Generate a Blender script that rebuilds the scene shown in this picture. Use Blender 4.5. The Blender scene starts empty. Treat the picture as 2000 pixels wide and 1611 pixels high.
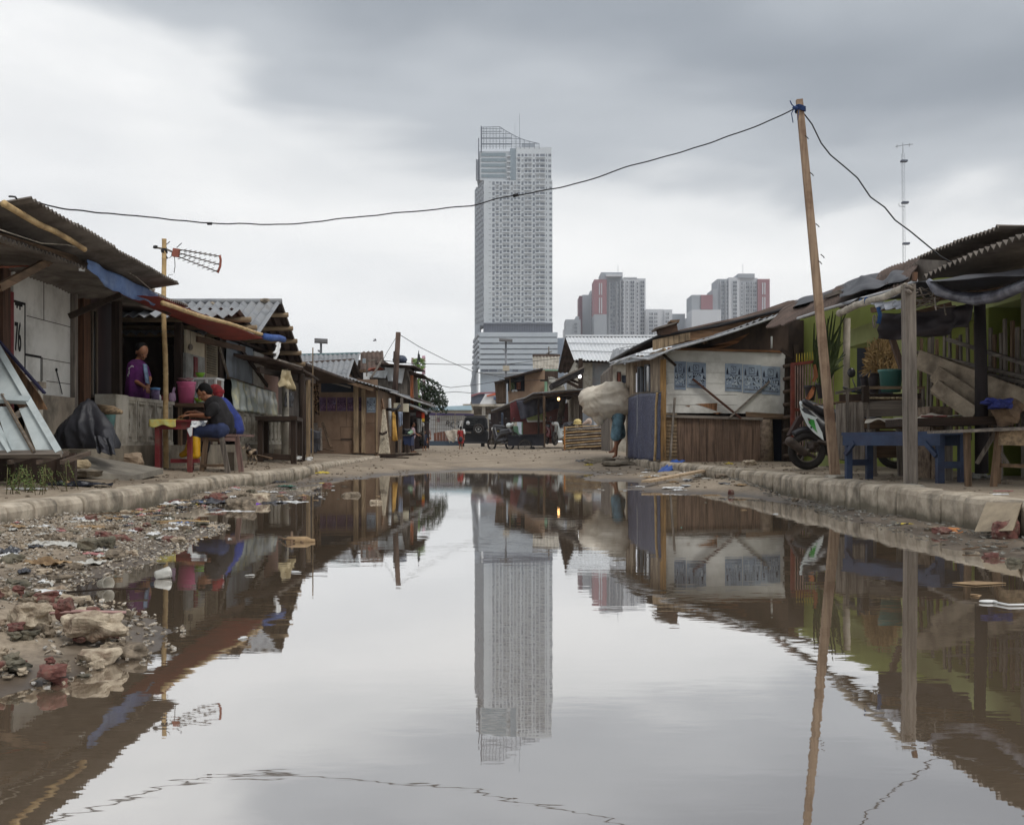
import bpy, bmesh, math, random
from mathutils import Vector, Matrix, noise
sc = bpy.context.scene
COL = sc.collection
R = random.Random(7)
V = Vector
F, HX, HY, CZ = 2000.0, 1000.0, 863.0, 0.6
def W(px, py, Y):            # a point of the frontal plane at distance Y
    return V(((px-HX)*Y/F, Y, CZ+(HY-py)*Y/F))
def S(px, py, X):            # a point of the street-parallel plane at x = X
    return W(px, py, F*X/(px-HX))
def lerp(a, b, t): return a+(b-a)*t
def smooth(a, b, x):
    t = min(1, max(0, (x-a)/(b-a))); return t*t*(3-2*t)
def interp(tab, x):
    if x <= tab[0][0]: return tab[0][1]
    for (a, b), (c, d) in zip(tab, tab[1:]):
        if x <= c: return b+(d-b)*(x-a)/(c-a)
    return tab[-1][1]
def nz(x, y, z=0.0): return noise.noise(V((x, y, z)))

# ---------- materials
def lin(c):
    return tuple((v/255/12.92 if v <= 10 else ((v/255+.055)/1.055)**2.4) for v in c)+(1,)
MATS = {}
def mat(name, c1, c2=None, scale=4, st=(1, 1, 1), rough=.85, bump=.25, metal=0, spec=.3, dirt=None, dsc=1.2, damt=.5, lo=.35, hi=.65, alpha=1, trans=0, emit=0, bscale=3):
    if name in MATS: return MATS[name]
    m = bpy.data.materials.new(name); m.use_nodes = True
    n = m.node_tree.nodes; l = m.node_tree.links; n.clear()
    out = n.new('ShaderNodeOutputMaterial'); b = n.new('ShaderNodeBsdfPrincipled')
    l.new(b.outputs[0], out.inputs[0])
    tc = n.new('ShaderNodeTexCoord'); oi = n.new('ShaderNodeObjectInfo')
    ad = n.new('ShaderNodeVectorMath'); ad.operation = 'ADD'
    sc_ = n.new('ShaderNodeVectorMath'); sc_.operation = 'SCALE'; sc_.inputs[3].default_value = 37
    cx = n.new('ShaderNodeCombineXYZ')
    for i in range(3): l.new(oi.outputs['Random'], cx.inputs[i])
    l.new(cx.outputs[0], sc_.inputs[0]); l.new(tc.outputs['Object'], ad.inputs[0]); l.new(sc_.outputs[0], ad.inputs[1])
    mp = n.new('ShaderNodeMapping'); mp.inputs['Scale'].default_value = st
    l.new(ad.outputs[0], mp.inputs[0])
    def nt(s, d=5, src=mp):
        t = n.new('ShaderNodeTexNoise'); t.inputs['Scale'].default_value = s; t.inputs['Detail'].default_value = d
        t.inputs['Roughness'].default_value = .65
        l.new(src.outputs[0], t.inputs['Vector']); return t
    c2 = c2 or tuple(v*.72 for v in c1)
    t1 = nt(scale)
    r1 = n.new('ShaderNodeValToRGB'); r1.color_ramp.elements[0].position = lo; r1.color_ramp.elements[1].position = hi
    r1.color_ramp.elements[0].color = lin(c2); r1.color_ramp.elements[1].color = lin(c1)
    l.new(t1.outputs['Fac'], r1.inputs[0]); col = r1.outputs[0]
    if dirt:
        t2 = nt(dsc, 6, ad); r2 = n.new('ShaderNodeValToRGB')
        r2.color_ramp.elements[0].position = .48; r2.color_ramp.elements[1].position = .68
        r2.color_ramp.elements[0].color = (0, 0, 0, 1); r2.color_ramp.elements[1].color = (damt, damt, damt, 1)
        l.new(t2.outputs['Fac'], r2.inputs[0])
        mx = n.new('ShaderNodeMix'); mx.data_type = 'RGBA'; l.new(r2.outputs[0], mx.inputs[0])
        l.new(col, mx.inputs[6]); mx.inputs[7].default_value = lin(dirt); col = mx.outputs[2]
    l.new(col, b.inputs['Base Color'])
    b.inputs['Roughness'].default_value = rough; b.inputs['Metallic'].default_value = metal
    b.inputs['Specular IOR Level'].default_value = spec
    if alpha < 1: b.inputs['Alpha'].default_value = alpha
    if trans: b.inputs['Transmission Weight'].default_value = trans
    if emit:
        b.inputs['Emission Color'].default_value = lin(c1); b.inputs['Emission Strength'].default_value = emit
    if bump:
        t3 = nt(scale*bscale, 4); bp = n.new('ShaderNodeBump'); bp.inputs['Strength'].default_value = bump; bp.inputs['Distance'].default_value = .008
        l.new(t3.outputs['Fac'], bp.inputs['Height']); l.new(bp.outputs[0], b.inputs['Normal'])
    MATS[name] = m; return m
ZS = (6, 6, .35)    # grain along z
XS = (.35, 6, 6)
YS = (6, .35, 6)
def wood(c1, c2=None, d='z', name=None, **k):
    nm = name or 'wood_%s_%02x%02x%02x' % ((d,)+tuple(int(v) for v in c1))
    return mat(nm, c1, c2 or tuple(v*.62 for v in c1), 5, {'z': ZS, 'x': XS, 'y': YS}[d], .9, .35, dirt=(45, 38, 32), **k)

# ---------- mesh builder
class MB:
    def __init__(s): s.v = []; s.f = []; s.sm = []
    def add(s, vs, fs, smooth=False):
        o = len(s.v); s.v += [V(p) for p in vs]; s.f += [tuple(i+o for i in f) for f in fs]; s.sm += [smooth]*len(fs); return s
    def box(s, x0, x1, y0, y1, z0, z1):
        return s.add([(x, y, z) for z in (z0, z1) for y in (y0, y1) for x in (x0, x1)],
                     [(0, 2, 3, 1), (4, 5, 7, 6), (0, 1, 5, 4), (2, 6, 7, 3), (0, 4, 6, 2), (1, 3, 7, 5)])
    def bar(s, p, q, w, h=None, up=(0, 0, 1), w2=None):
        p, q = V(p), V(q); h = h or w; d = (q-p).normalized(); up = V(up)
        if abs(d.dot(up)) > .98: up = V((0, 1, 0))
        a = d.cross(up).normalized(); b = a.cross(d).normalized(); k = (w2 or w)/w
        vs = []
        for c, m in ((p, 1), (q, k)):
            for i, j in ((-1, -1), (1, -1), (1, 1), (-1, 1)): vs.append(c+a*(i*w/2*m)+b*(j*h/2*m))
        return s.add(vs, [(3, 2, 1, 0), (4, 5, 6, 7), (0, 1, 5, 4), (1, 2, 6, 5), (2, 3, 7, 6), (3, 0, 4, 7)])
    def tube(s, pts, r, n=8, closed=False):
        pts = [V(p) for p in pts]; m = len(pts); rr = r if isinstance(r, (list, tuple)) else [r]*m
        vs = []; fs = []; a = None
        for i, p in enumerate(pts):
            d = (pts[min(i+1, m-1)]-pts[max(i-1, 0)])
            if closed: d = pts[(i+1) % m]-pts[i-1]
            d = d.normalized() if d.length > 1e-9 else V((0, 0, 1))
            if a is None:
                a = d.cross(V((0, 0, 1)));
                if a.length < .05: a = d.cross(V((0, 1, 0)))
            a = (a-d*a.dot(d)).normalized(); b = d.cross(a)
            for k in range(n):
                t = 2*math.pi*k/n; vs.append(p+(a*math.cos(t)+b*math.sin(t))*rr[i])
        for i in range(m if closed else m-1):
            j = (i+1) % m
            for k in range(n): fs.append((i*n+k, i*n+(k+1) % n, j*n+(k+1) % n, j*n+k))
        if not closed: fs += [tuple(range(n-1, -1, -1)), tuple((m-1)*n+k for k in range(n))]
        return s.add(vs, fs, True)
    def lathe(s, c, prof, n=20, axis='z'):
        vs = []; fs = []; m = len(prof); c = V(c)
        for r, z in prof:
            for k in range(n):
                t = 2*math.pi*k/n; x, y = r*math.cos(t), r*math.sin(t)
                vs.append(c+(V((x, y, z)) if axis == 'z' else V((z, x, y)) if axis == 'x' else V((x, z, y))))
        for i in range(m-1):
            for k in range(n): fs.append((i*n+k, i*n+(k+1) % n, (i+1)*n+(k+1) % n, (i+1)*n+k))
        fs += [tuple(range(n-1, -1, -1)), tuple((m-1)*n+k for k in range(n))]
        return s.add(vs, fs, True)
    def prism(s, pts, t):       # polygon pushed along the vector t
        pts = [V(p) for p in pts]; t = V(t); m = len(pts)
        return s.add(pts+[p+t for p in pts], [tuple(range(m)), tuple(range(2*m-1, m-1, -1))]+[(i, i+m, (i+1) % m+m, (i+1) % m) for i in range(m)])
    def grid(s, fn, nu, nv, th=.004, sm=True):   # a sheet with real thickness
        P = [[V(fn(i/nu, j/nv)) for j in range(nv+1)] for i in range(nu+1)]
        vs = []
        Nn = []
        for i in range(nu+1):
            for j in range(nv+1):
                a = P[min(i+1, nu)][j]-P[max(i-1, 0)][j]; b = P[i][min(j+1, nv)]-P[i][max(j-1, 0)]
                q = a.cross(b); Nn.append(q.normalized() if q.length > 1e-12 else V((0, 0, 1))); vs.append(P[i][j])
        m = len(vs); vs += [p-q*th for p, q in zip(vs[:m], Nn)]
        w = nv+1; fs = []
        for i in range(nu):
            for j in range(nv):
                a = i*w+j; fs.append((a, a+w, a+w+1, a+1)); fs.append((m+a, m+a+1, m+a+w+1, m+a+w))
        for i in range(nu):
            for a, b in ((i*w, (i+1)*w), ((i+1)*w+nv, i*w+nv)): fs.append((a, m+a, m+b, b))
        for j in range(nv):
            for a, b in ((j+1, j), (nu*w+j, nu*w+j+1)): fs.append((a, m+a, m+b, b))
        return s.add(vs, fs, sm)
    def corr(s, A, B, C, D, pitch=.08, amp=.018, th=.006, sag=.015, seed=0, nv=6):
        # corrugated sheet A-B across the waves, A-D along them
        A, B, C, D = V(A), V(B), V(C), V(D); L = ((B-A).length+(C-D).length)/2; n = max(2, int(round(L/pitch)))
        nr = (B-A).cross(D-A).normalized(); nu = n*4
        cut = max(4, int(.9/pitch))
        def fn(u, v):
            p = A.lerp(B, u).lerp(D.lerp(C, u), v)
            k = int(u*nu)//(cut*4)
            return p+nr*(amp*math.sin(u*nu*math.pi/2)+sag*nz(u*L*.9+seed, v*2, seed)+sag*.35*((k*7+seed) % 3-1))
        return s.grid(fn, nu, nv, th, False)
    def ell(s, c, r, n=12, m=8, rot=None):
        c = V(c); vs = []; fs = []
        for i in range(1, m):
            f = math.pi*i/m
            for k in range(n):
                t = 2*math.pi*k/n; p = V((r[0]*math.sin(f)*math.cos(t), r[1]*math.sin(f)*math.sin(t), r[2]*math.cos(f)))
                vs.append(c+(rot @ p if rot else p))
        tp = V((0, 0, r[2])); o = len(vs); vs += [c+(rot @ tp if rot else tp), c-(rot @ tp if rot else tp)]
        for i in range(m-2):
            for k in range(n): fs.append((i*n+k, (i+1)*n+k, (i+1)*n+(k+1) % n, i*n+(k+1) % n))
        for k in range(n): fs += [(o, k, (k+1) % n), (o+1, (m-2)*n+(k+1) % n, (m-2)*n+k)]
        return s.add(vs, fs, True)
    def cap(s, p, q, r1, r2=None, n=10):        # capsule limb
        p, q = V(p), V(q); r2 = r2 or r1; d = q-p; L = d.length; d = d/L if L > 1e-6 else V((0, 0, 1))
        pts = []; rr = []
        for a in (-90, -60, -30): t = math.radians(a); pts.append(p+d*r1*math.sin(t)); rr.append(max(.0005, r1*math.cos(t)))
        pts += [p, q]; rr += [r1, r2]
        for a in (30, 60, 90): t = math.radians(a); pts.append(q+d*r2*math.sin(t)); rr.append(max(.0005, r2*math.cos(t)))
        return s.tube(pts, rr, n)
    def rock(s, c, r, seed=0, n=9, m=7, rough=.35, flat=1):
        c = V(c); o = len(s.v); s.ell((0, 0, 0), (1, 1, 1), n, m)
        k = Matrix.Rotation(seed*1.7, 3, 'Z')
        for i in range(o, len(s.v)):
            p = s.v[i]; d = 1+rough*nz(p.x*1.3+seed, p.y*1.3, p.z*1.3+seed)*1.6+rough*.4*nz(p.x*4+seed, p.y*4, p.z*4)
            q = V((max(-.82, min(.82, p.x)), max(-.8, min(.8, p.y)), max(-.75, min(.72, p.z))))*d
            q = k @ V((q.x*r[0], q.y*r[1], q.z*r[2])); s.v[i] = c+q
        for i in range(len(s.sm)-1, -1, -1):
            if min(s.f[i]) < o: break
            s.sm[i] = False
        return s
    def xf(s, M, o=0):
        for i in range(o, len(s.v)): s.v[i] = M @ s.v[i]
        return s
    def mesh(s, name, org=V((0, 0, 0))):
        me = bpy.data.meshes.new(name); me.from_pydata([tuple(p-org) for p in s.v], [], s.f)
        bm = bmesh.new(); bm.from_mesh(me); bmesh.ops.recalc_face_normals(bm, faces=bm.faces)
        bm.to_mesh(me); bm.free()
        me.polygons.foreach_set('use_smooth', s.sm); me.update(); return me

def remesh(mb, voxel, it=2, fac=.5):     # one continuous skin over overlapping shapes
    me = mb.mesh('tmp'); o = bpy.data.objects.new('tmp', me); COL.objects.link(o)
    r = o.modifiers.new('r', 'REMESH'); r.mode = 'VOXEL'; r.voxel_size = voxel; r.use_smooth_shade = True
    if it:
        q = o.modifiers.new('s', 'SMOOTH'); q.iterations = it; q.factor = fac
    dg = bpy.context.evaluated_depsgraph_get(); m2 = bpy.data.meshes.new_from_object(o.evaluated_get(dg))
    out = MB(); out.v = [v.co.copy() for v in m2.vertices]; out.f = [tuple(p.vertices) for p in m2.polygons]; out.sm = [True]*len(out.f)
    bpy.data.objects.remove(o); bpy.data.meshes.remove(me); bpy.data.meshes.remove(m2); return out

def setp(o, label=None, cat=None, group=None, kind=None):
    for k, v in (('label', label), ('category', cat), ('group', group), ('kind', kind)):
        if v: o[k] = v
    return o
def one(name, mb, m, label=None, cat=None, group=None, kind=None, org=None):   # a thing that is one mesh
    if org is None:
        xs = [p.x for p in mb.v]; ys = [p.y for p in mb.v]; zs = [p.z for p in mb.v]
        org = V(((min(xs)+max(xs))/2, (min(ys)+max(ys))/2, min(zs)))
    me = mb.mesh(name, org); me.materials.append(m)
    o = bpy.data.objects.new(name, me); o.location = org; COL.objects.link(o); return setp(o, label, cat, group, kind)
class Thing:
    def __init__(s, name, label, cat, org, group=None, kind=None):
        s.org = V(org); s.o = bpy.data.objects.new(name, None); s.o.location = s.org; s.o.empty_display_size = .1
        COL.objects.link(s.o); setp(s.o, label, cat, group, kind)
    def part(s, name, mb, m, label=None, parent=None, kind=None):
        me = mb.mesh(name, s.org); me.materials.append(m); o = bpy.data.objects.new(name, me); COL.objects.link(o)
        o.parent = parent or s.o; setp(o, label, None, None, kind); return o
def copy_tree(o, loc, rz=None, label=None, scale=None):
    c = o.copy(); COL.objects.link(c); c.location = loc
    if rz is not None: c.rotation_euler[2] = rz
    if scale: c.scale = scale
    if label: c['label'] = label
    def rec(a, b):
        for ch in a.children:
            d = ch.copy(); COL.objects.link(d); d.parent = b; rec(ch, d)
    rec(o, c); return c
def text_mb(txt, size, th=.004):      # lettering as mesh, in the xz plane facing -y, origin at lower left
    cu = bpy.data.curves.new('t', 'FONT'); cu.body = txt; cu.size = size; cu.extrude = th
    o = bpy.data.objects.new('t', cu); COL.objects.link(o); dg = bpy.context.evaluated_depsgraph_get()
    m = bpy.data.meshes.new_from_object(o.evaluated_get(dg)); mb = MB()
    mb.v = [V((v.co.x, -v.co.z, v.co.y)) for v in m.vertices]; mb.f = [tuple(p.vertices) for p in m.polygons]; mb.sm = [False]*len(mb.f)
    bpy.data.objects.remove(o); bpy.data.curves.remove(cu); bpy.data.meshes.remove(m); return mb
# ---------- camera, world, sun
cam = bpy.data.cameras.new('camera'); co = bpy.data.objects.new('camera', cam); COL.objects.link(co); sc.camera = co
co.location = (0, 0, CZ); co.rotation_euler = (math.radians(90), 0, 0)
cam.sensor_width = 36; cam.lens = 36; cam.shift_y = 57.5/2000; cam.clip_end = 6000; cam.clip_start = .05
wd = bpy.data.worlds.new('World'); sc.world = wd; wd.use_nodes = True
n = wd.node_tree.nodes; l = wd.node_tree.links; n.clear()
SUN_EL, SUN_AZ = math.radians(52), math.radians(-40)
out = n.new('ShaderNodeOutputWorld'); bg = n.new('ShaderNodeBackground'); bg.inputs[1].default_value = .1; l.new(bg.outputs[0], out.inputs[0])
sky = n.new('ShaderNodeTexSky'); sky.sky_type = 'NISHITA'; sky.sun_disc = False; sky.sun_elevation = SUN_EL; sky.sun_rotation = SUN_AZ
tc = n.new('ShaderNodeTexCoord'); sp = n.new('ShaderNodeSeparateXYZ'); l.new(tc.outputs['Generated'], sp.inputs[0])
def mth(op, a, b=None, c=None):
    q = n.new('ShaderNodeMath'); q.operation = op
    for i, x in enumerate((a, b, c)):
        if x is None: continue
        if isinstance(x, (int, float)): q.inputs[i].default_value = x
        else: l.new(x, q.inputs[i])
    return q.outputs[0]
mpn = n.new('ShaderNodeMapping'); mpn.inputs['Scale'].default_value = (1.1, 1.1, 3.2); l.new(tc.outputs['Generated'], mpn.inputs[0])
n1 = n.new('ShaderNodeTexNoise'); n1.inputs['Scale'].default_value = 1.9; n1.inputs['Detail'].default_value = 4; n1.inputs['Roughness'].default_value = .5; n1.inputs['Distortion'].default_value = .35
l.new(mpn.outputs[0], n1.inputs['Vector'])
mp2 = n.new('ShaderNodeMapping'); mp2.inputs['Scale'].default_value = (1.6, 1.6, 6); mp2.inputs['Location'].default_value = (3.1, 1.7, .4); l.new(tc.outputs['Generated'], mp2.inputs[0])
n2 = n.new('ShaderNodeTexNoise'); n2.inputs['Scale'].default_value = 2.4; n2.inputs['Detail'].default_value = 5; n2.inputs['Roughness'].default_value = .5
l.new(mp2.outputs[0], n2.inputs['Vector'])
X, Z = sp.outputs[0], sp.outputs[2]
# the lower rim of the dark cloud deck
rim = mth('ADD', mth('MULTIPLY', X, .2), Z)
rim = mth('ADD', rim, mth('MULTIPLY', mth('SUBTRACT', n1.outputs['Fac'], .5), .3))
r = n.new('ShaderNodeValToRGB'); cr = r.color_ramp; l.new(rim, r.inputs[0])
cr.interpolation = 'EASE'
stops = [(0.0, (238, 240, 241)), (.10, (240, 241, 242)), (.2, (250, 250, 249)), (.26, (240, 241, 241)), (.31, (188, 193, 198)), (.39, (152, 159, 167)), (.5, (184, 190, 196)), (.7, (248, 249, 250)), (1, (255, 255, 255))]
while len(cr.elements) < len(stops): cr.elements.new(.5)
for e, (p, c) in zip(cr.elements, stops): e.position = p; e.color = lin(c)
mul = n.new('ShaderNodeMix'); mul.data_type = 'RGBA'; mul.blend_type = 'MULTIPLY'; mul.inputs[0].default_value = 1
r2 = n.new('ShaderNodeValToRGB'); r2.color_ramp.elements[0].position = .3; r2.color_ramp.elements[1].position = .62
r2.color_ramp.elements[0].color = (.88, .89, .90, 1); r2.color_ramp.elements[1].color = (1.03, 1.03, 1.03, 1)
l.new(n2.outputs['Fac'], r2.inputs[0]); l.new(r.outputs[0], mul.inputs[6]); l.new(r2.outputs[0], mul.inputs[7])
sc10 = n.new('ShaderNodeVectorMath'); sc10.operation = 'SCALE'; sc10.inputs[3].default_value = 10; l.new(mul.outputs[2], sc10.inputs[0])
mx = n.new('ShaderNodeMix'); mx.data_type = 'RGBA'; mx.inputs[0].default_value = .96
l.new(sky.outputs[0], mx.inputs[6]); l.new(sc10.outputs[0], mx.inputs[7]); l.new(mx.outputs[2], bg.inputs[0])
sl = bpy.data.lights.new('sun', 'SUN'); sl.energy = 1.1; sl.angle = math.radians(18); sl.color = (1, .97, .92)
so = bpy.data.objects.new('sun', sl); COL.objects.link(so); so.location = (0, 0, 50)
so.rotation_euler = (math.radians(90)-SUN_EL, 0, math.radians(180)-SUN_AZ+math.radians(180))
sc.view_settings.view_transform = 'Standard'; sc.view_settings.look = 'None'; sc.view_settings.exposure = .14; sc.view_settings.gamma = 1
sc.cycles.max_bounces = 6; sc.cycles.volume_bounces = 0; sc.cycles.transparent_max_bounces = 8

# ---------- terrain
KL = [(-6, -3.2), (8, -3.2), (10, -3.25), (12.5, -3.35), (15, -3.25), (17, -3.3), (20, -3.45), (26, -3.65), (30, -3.75)]   # x of the kerbs by distance
KR = [(-6, 3.15), (4, 3.15), (8, 3.05), (11, 2.98), (14, 2.95), (17, 2.8), (19, 2.62), (21, 2.62), (25, 2.7)]
SL = [(-6, -1.25), (1.5, -1.3), (2.4, -1.2), (2.8, -1.12), (3.2, -1.22), (3.6, -1.6), (4.2, -1.95), (4.8, -2.0), (5.4, -2.0), (6.4, -2.05), (7.4, -2.15), (8.2, -2.8), (9, -3.05), (10, -2.75), (11, -2.2), (12, -2.25), (13, -2.9), (15, -2.85), (17, -2.4), (19, -1.9), (21, -1.3), (22.5, -.6)]
SR = [(-6, 2.3), (2, 2.3), (4.4, 2.35), (5.7, 2.5), (7.6, 2.72), (9.6, 2.75), (11.2, 2.5), (12.2, 1.7), (13, 1.35), (13.6, 1.5), (15, 2.1), (16, 1.3), (17, 1.1), (18.2, 1.7), (20, 1.5), (21.5, 1.0), (22.5, .5)]
def road(x, y):
    far = 22.2+.5*nz(x*.5, 3.3)
    d = min(x-interp(SL, y), interp(SR, y)-x, (far-y)*.6)      # > 0 inside the water
    d += .22*nz(x*1.1, y*.7, 5)+.5*nz(x*1.7, y*.9, 8)*smooth(11, 15, y)+.07*nz(x*5, y*4, 3)
    land = -d
    z = (.05*land+.03*max(0, land-.3)) if land > 0 else .09*land
    z = max(-.1, min(z, .13))
    z += .010*nz(x*2.5, y*2.5, 1)+.006*nz(x*8, y*8, 2)+.004*nz(x*19, y*19, 4)
    if y > 22: z = max(-.01, z)*1+(y-22)*.0066*(1-smooth(60, 90, y)*.2)
    z += .09*math.exp(-((x+1.75)/.42)**2-((y-3.0)/.5)**2)+.05*math.exp(-((x+2.5)/.5)**2-((y-5)/1.5)**2)
    return z
def ground(x, y):
    kl, kr = interp(KL, y), interp(KR, y)
    zr = min(road(x, y), .32)
    if kl-.18 < x < kl+.02 or kr-.02 < x < kr+.18: zr = min(zr, -.02) if y < 24 else zr
    m = .14*math.exp(-((x-2.3)/2)**2-((y-30)/7)**2)+.12*math.exp(-((x-4.5)/2.5)**2-((y-42)/8)**2)
    zr += m
    if x < kl-.17:
        k = 1-smooth(29, 31, y); p = .185+.06*smooth(0, 1.6, kl-x)+.012*nz(x*1.5, y*1.5, 7)+.006*nz(x*7, y*7, 8)+.03*max(0, nz(x*.8, y*.8, 9))
        return lerp(zr, p+.03*smooth(12, 24, y), k)
    if x > kr+.17:
        k = 1-smooth(25, 28, y); p = .225+.02*smooth(0, 1.6, x-kr)+.010*nz(x*1.5, y*1.5, 7)+.005*nz(x*7, y*7, 8)
        return lerp(zr, p, k)
    return zr
xs = []; x = 0
while x < 5.2: xs.append(x); x += .055
st_ = .08
while x < 2500: xs.append(x); st_ *= 1.22; x += st_
xs = sorted(set([-a for a in xs]+xs))
ys = []; y = -6
while y < 1: ys.append(y); y += .5
while y < 30: ys.append(y); y += max(.035, y*.0085)
st_ = .3
while y < 3500: ys.append(y); st_ *= 1.12; y += st_
g = MB(); nx = len(xs)
g.v = [V((a, b, ground(a, b) if b < 400 and abs(a) < 60 else ground(max(-60, min(60, a)), min(b, 400)))) for b in ys for a in xs]
g.f = [(j*nx+i, j*nx+i+1, (j+1)*nx+i+1, (j+1)*nx+i) for j in range(len(ys)-1) for i in range(nx-1)]; g.sm = [True]*len(g.f)

def ground_mat():
    m = bpy.data.materials.new('dirt_ground'); m.use_nodes = True; n = m.node_tree.nodes; l = m.node_tree.links
    b = n['Principled BSDF']; tc = n.new('ShaderNodeTexCoord')
    def nt(s, d=6, ro=.6):
        t = n.new('ShaderNodeTexNoise'); t.inputs['Scale'].default_value = s; t.inputs['Detail'].default_value = d; t.inputs['Roughness'].default_value = ro
        l.new(tc.outputs['Object'], t.inputs['Vector']); return t
    def ramp(src, els):
        r = n.new('ShaderNodeValToRGB'); cr = r.color_ramp
        while len(cr.elements) < len(els): cr.elements.new(.5)
        for e, (p, c) in zip(cr.elements, els): e.position = p; e.color = lin(c) if max(c) > 2 else tuple(c)+(1,)
        l.new(src, r.inputs[0]); return r
    a = ramp(nt(.9).outputs[0], [(.3, (122, 109, 93)), (.5, (146, 132, 114)), (.7, (166, 152, 133))])
    f = ramp(nt(26, 4, .8).outputs[0], [(.35, (.62, .6, .58)), (.6, (1.05, 1.05, 1.05))])
    mx = n.new('ShaderNodeMix'); mx.data_type = 'RGBA'; mx.blend_type = 'MULTIPLY'; mx.inputs[0].default_value = 1
    l.new(a.outputs[0], mx.inputs[6]); l.new(f.outputs[0], mx.inputs[7])
    # mud kept damp by the puddle
    sp = n.new('ShaderNodeSeparateXYZ'); l.new(tc.outputs['Object'], sp.inputs[0])
    q = n.new('ShaderNodeMath'); q.operation = 'MULTIPLY_ADD'; l.new(nt(3).outputs[0], q.inputs[0]); q.inputs[1].default_value = .05; l.new(sp.outputs[2], q.inputs[2])
    w = ramp(q.outputs[0], [(.02, (1, 1, 1)), (.075, (0, 0, 0))])
    m2 = n.new('ShaderNodeMix'); m2.data_type = 'RGBA'; l.new(w.outputs[0], m2.inputs[0]); l.new(mx.outputs[2], m2.inputs[6]); m2.inputs[7].default_value = lin((66, 55, 45))
    l.new(m2.outputs[2], b.inputs['Base Color'])
    rr = n.new('ShaderNodeMapRange'); l.new(w.outputs[0], rr.inputs[0]); rr.inputs[3].default_value = .92; rr.inputs[4].default_value = .35; l.new(rr.outputs[0], b.inputs['Roughness'])
    bp = n.new('ShaderNodeBump'); bp.inputs['Strength'].default_value = .25; bp.inputs['Distance'].default_value = .006
    l.new(nt(45, 5, .75).outputs[0], bp.inputs['Height']); l.new(bp.outputs[0], b.inputs['Normal']); return m
one('ground', g, ground_mat(), kind='structure', org=V((0, 0, 0)))

# ---------- the puddle
wm = bpy.data.materials.new('muddy_water'); wm.use_nodes = True; n = wm.node_tree.nodes; l = wm.node_tree.links; n.clear()
out = n.new('ShaderNodeOutputMaterial'); gl = n.new('ShaderNodeBsdfGlossy'); df = n.new('ShaderNodeBsdfDiffuse'); ms = n.new('ShaderNodeMixShader')
gl.inputs['Roughness'].default_value = .015; gl.inputs['Color'].default_value = (.93, .935, .94, 1); df.inputs['Color'].default_value = lin((126, 110, 92))
lw = n.new('ShaderNodeFresnel'); lw.inputs['IOR'].default_value = 1.45
mr = n.new('ShaderNodeMapRange'); mr.inputs[1].default_value = .0; mr.inputs[2].default_value = .55; mr.inputs[3].default_value = .56; mr.inputs[4].default_value = .88
l.new(lw.outputs[0], mr.inputs[0]); l.new(mr.outputs[0], ms.inputs[0]); l.new(df.outputs[0], ms.inputs[1]); l.new(gl.outputs[0], ms.inputs[2]); l.new(ms.outputs[0], out.inputs[0])
tc = n.new('ShaderNodeTexCoord'); mp = n.new('ShaderNodeMapping'); mp.inputs['Scale'].default_value = (1.0, 2.6, 1); l.new(tc.outputs['Object'], mp.inputs[0])
na = n.new('ShaderNodeTexNoise'); na.inputs['Scale'].default_value = 3.2; na.inputs['Detail'].default_value = 3; l.new(mp.outputs[0], na.inputs['Vector'])
nb = n.new('ShaderNodeTexNoise'); nb.inputs['Scale'].default_value = 11; nb.inputs['Detail'].default_value = 2; l.new(mp.outputs[0], nb.inputs['Vector'])
nc = n.new('ShaderNodeTexNoise'); nc.inputs['Scale'].default_value = .35; nc.inputs['Detail'].default_value = 2; l.new(tc.outputs['Object'], nc.inputs['Vector'])
s1 = n.new('ShaderNodeMath'); s1.operation = 'MULTIPLY'; l.new(nb.outputs[0], s1.inputs[0]); s1.inputs[1].default_value = .1
s2 = n.new('ShaderNodeMath'); s2.operation = 'ADD'; l.new(na.outputs[0], s2.inputs[0]); l.new(s1.outputs[0], s2.inputs[1])
s3 = n.new('ShaderNodeMath'); s3.operation = 'MULTIPLY'; l.new(s2.outputs[0], s3.inputs[0]); l.new(nc.outputs[0], s3.inputs[1])
bp = n.new('ShaderNodeBump'); bp.inputs['Strength'].default_value = 1; bp.inputs['Distance'].default_value = .00075; l.new(s3.outputs[0], bp.inputs['Height'])
for q in (gl, df): l.new(bp.outputs[0], q.inputs['Normal'])
wmb = MB(); wmb.add([(-3.9, -6, 0), (3.9, -6, 0), (3.9, 23.4, 0), (-3.9, 23.4, 0)], [(0, 1, 2, 3)])
one('water', wmb, wm, kind='structure', org=V((0, 0, 0)))

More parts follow.
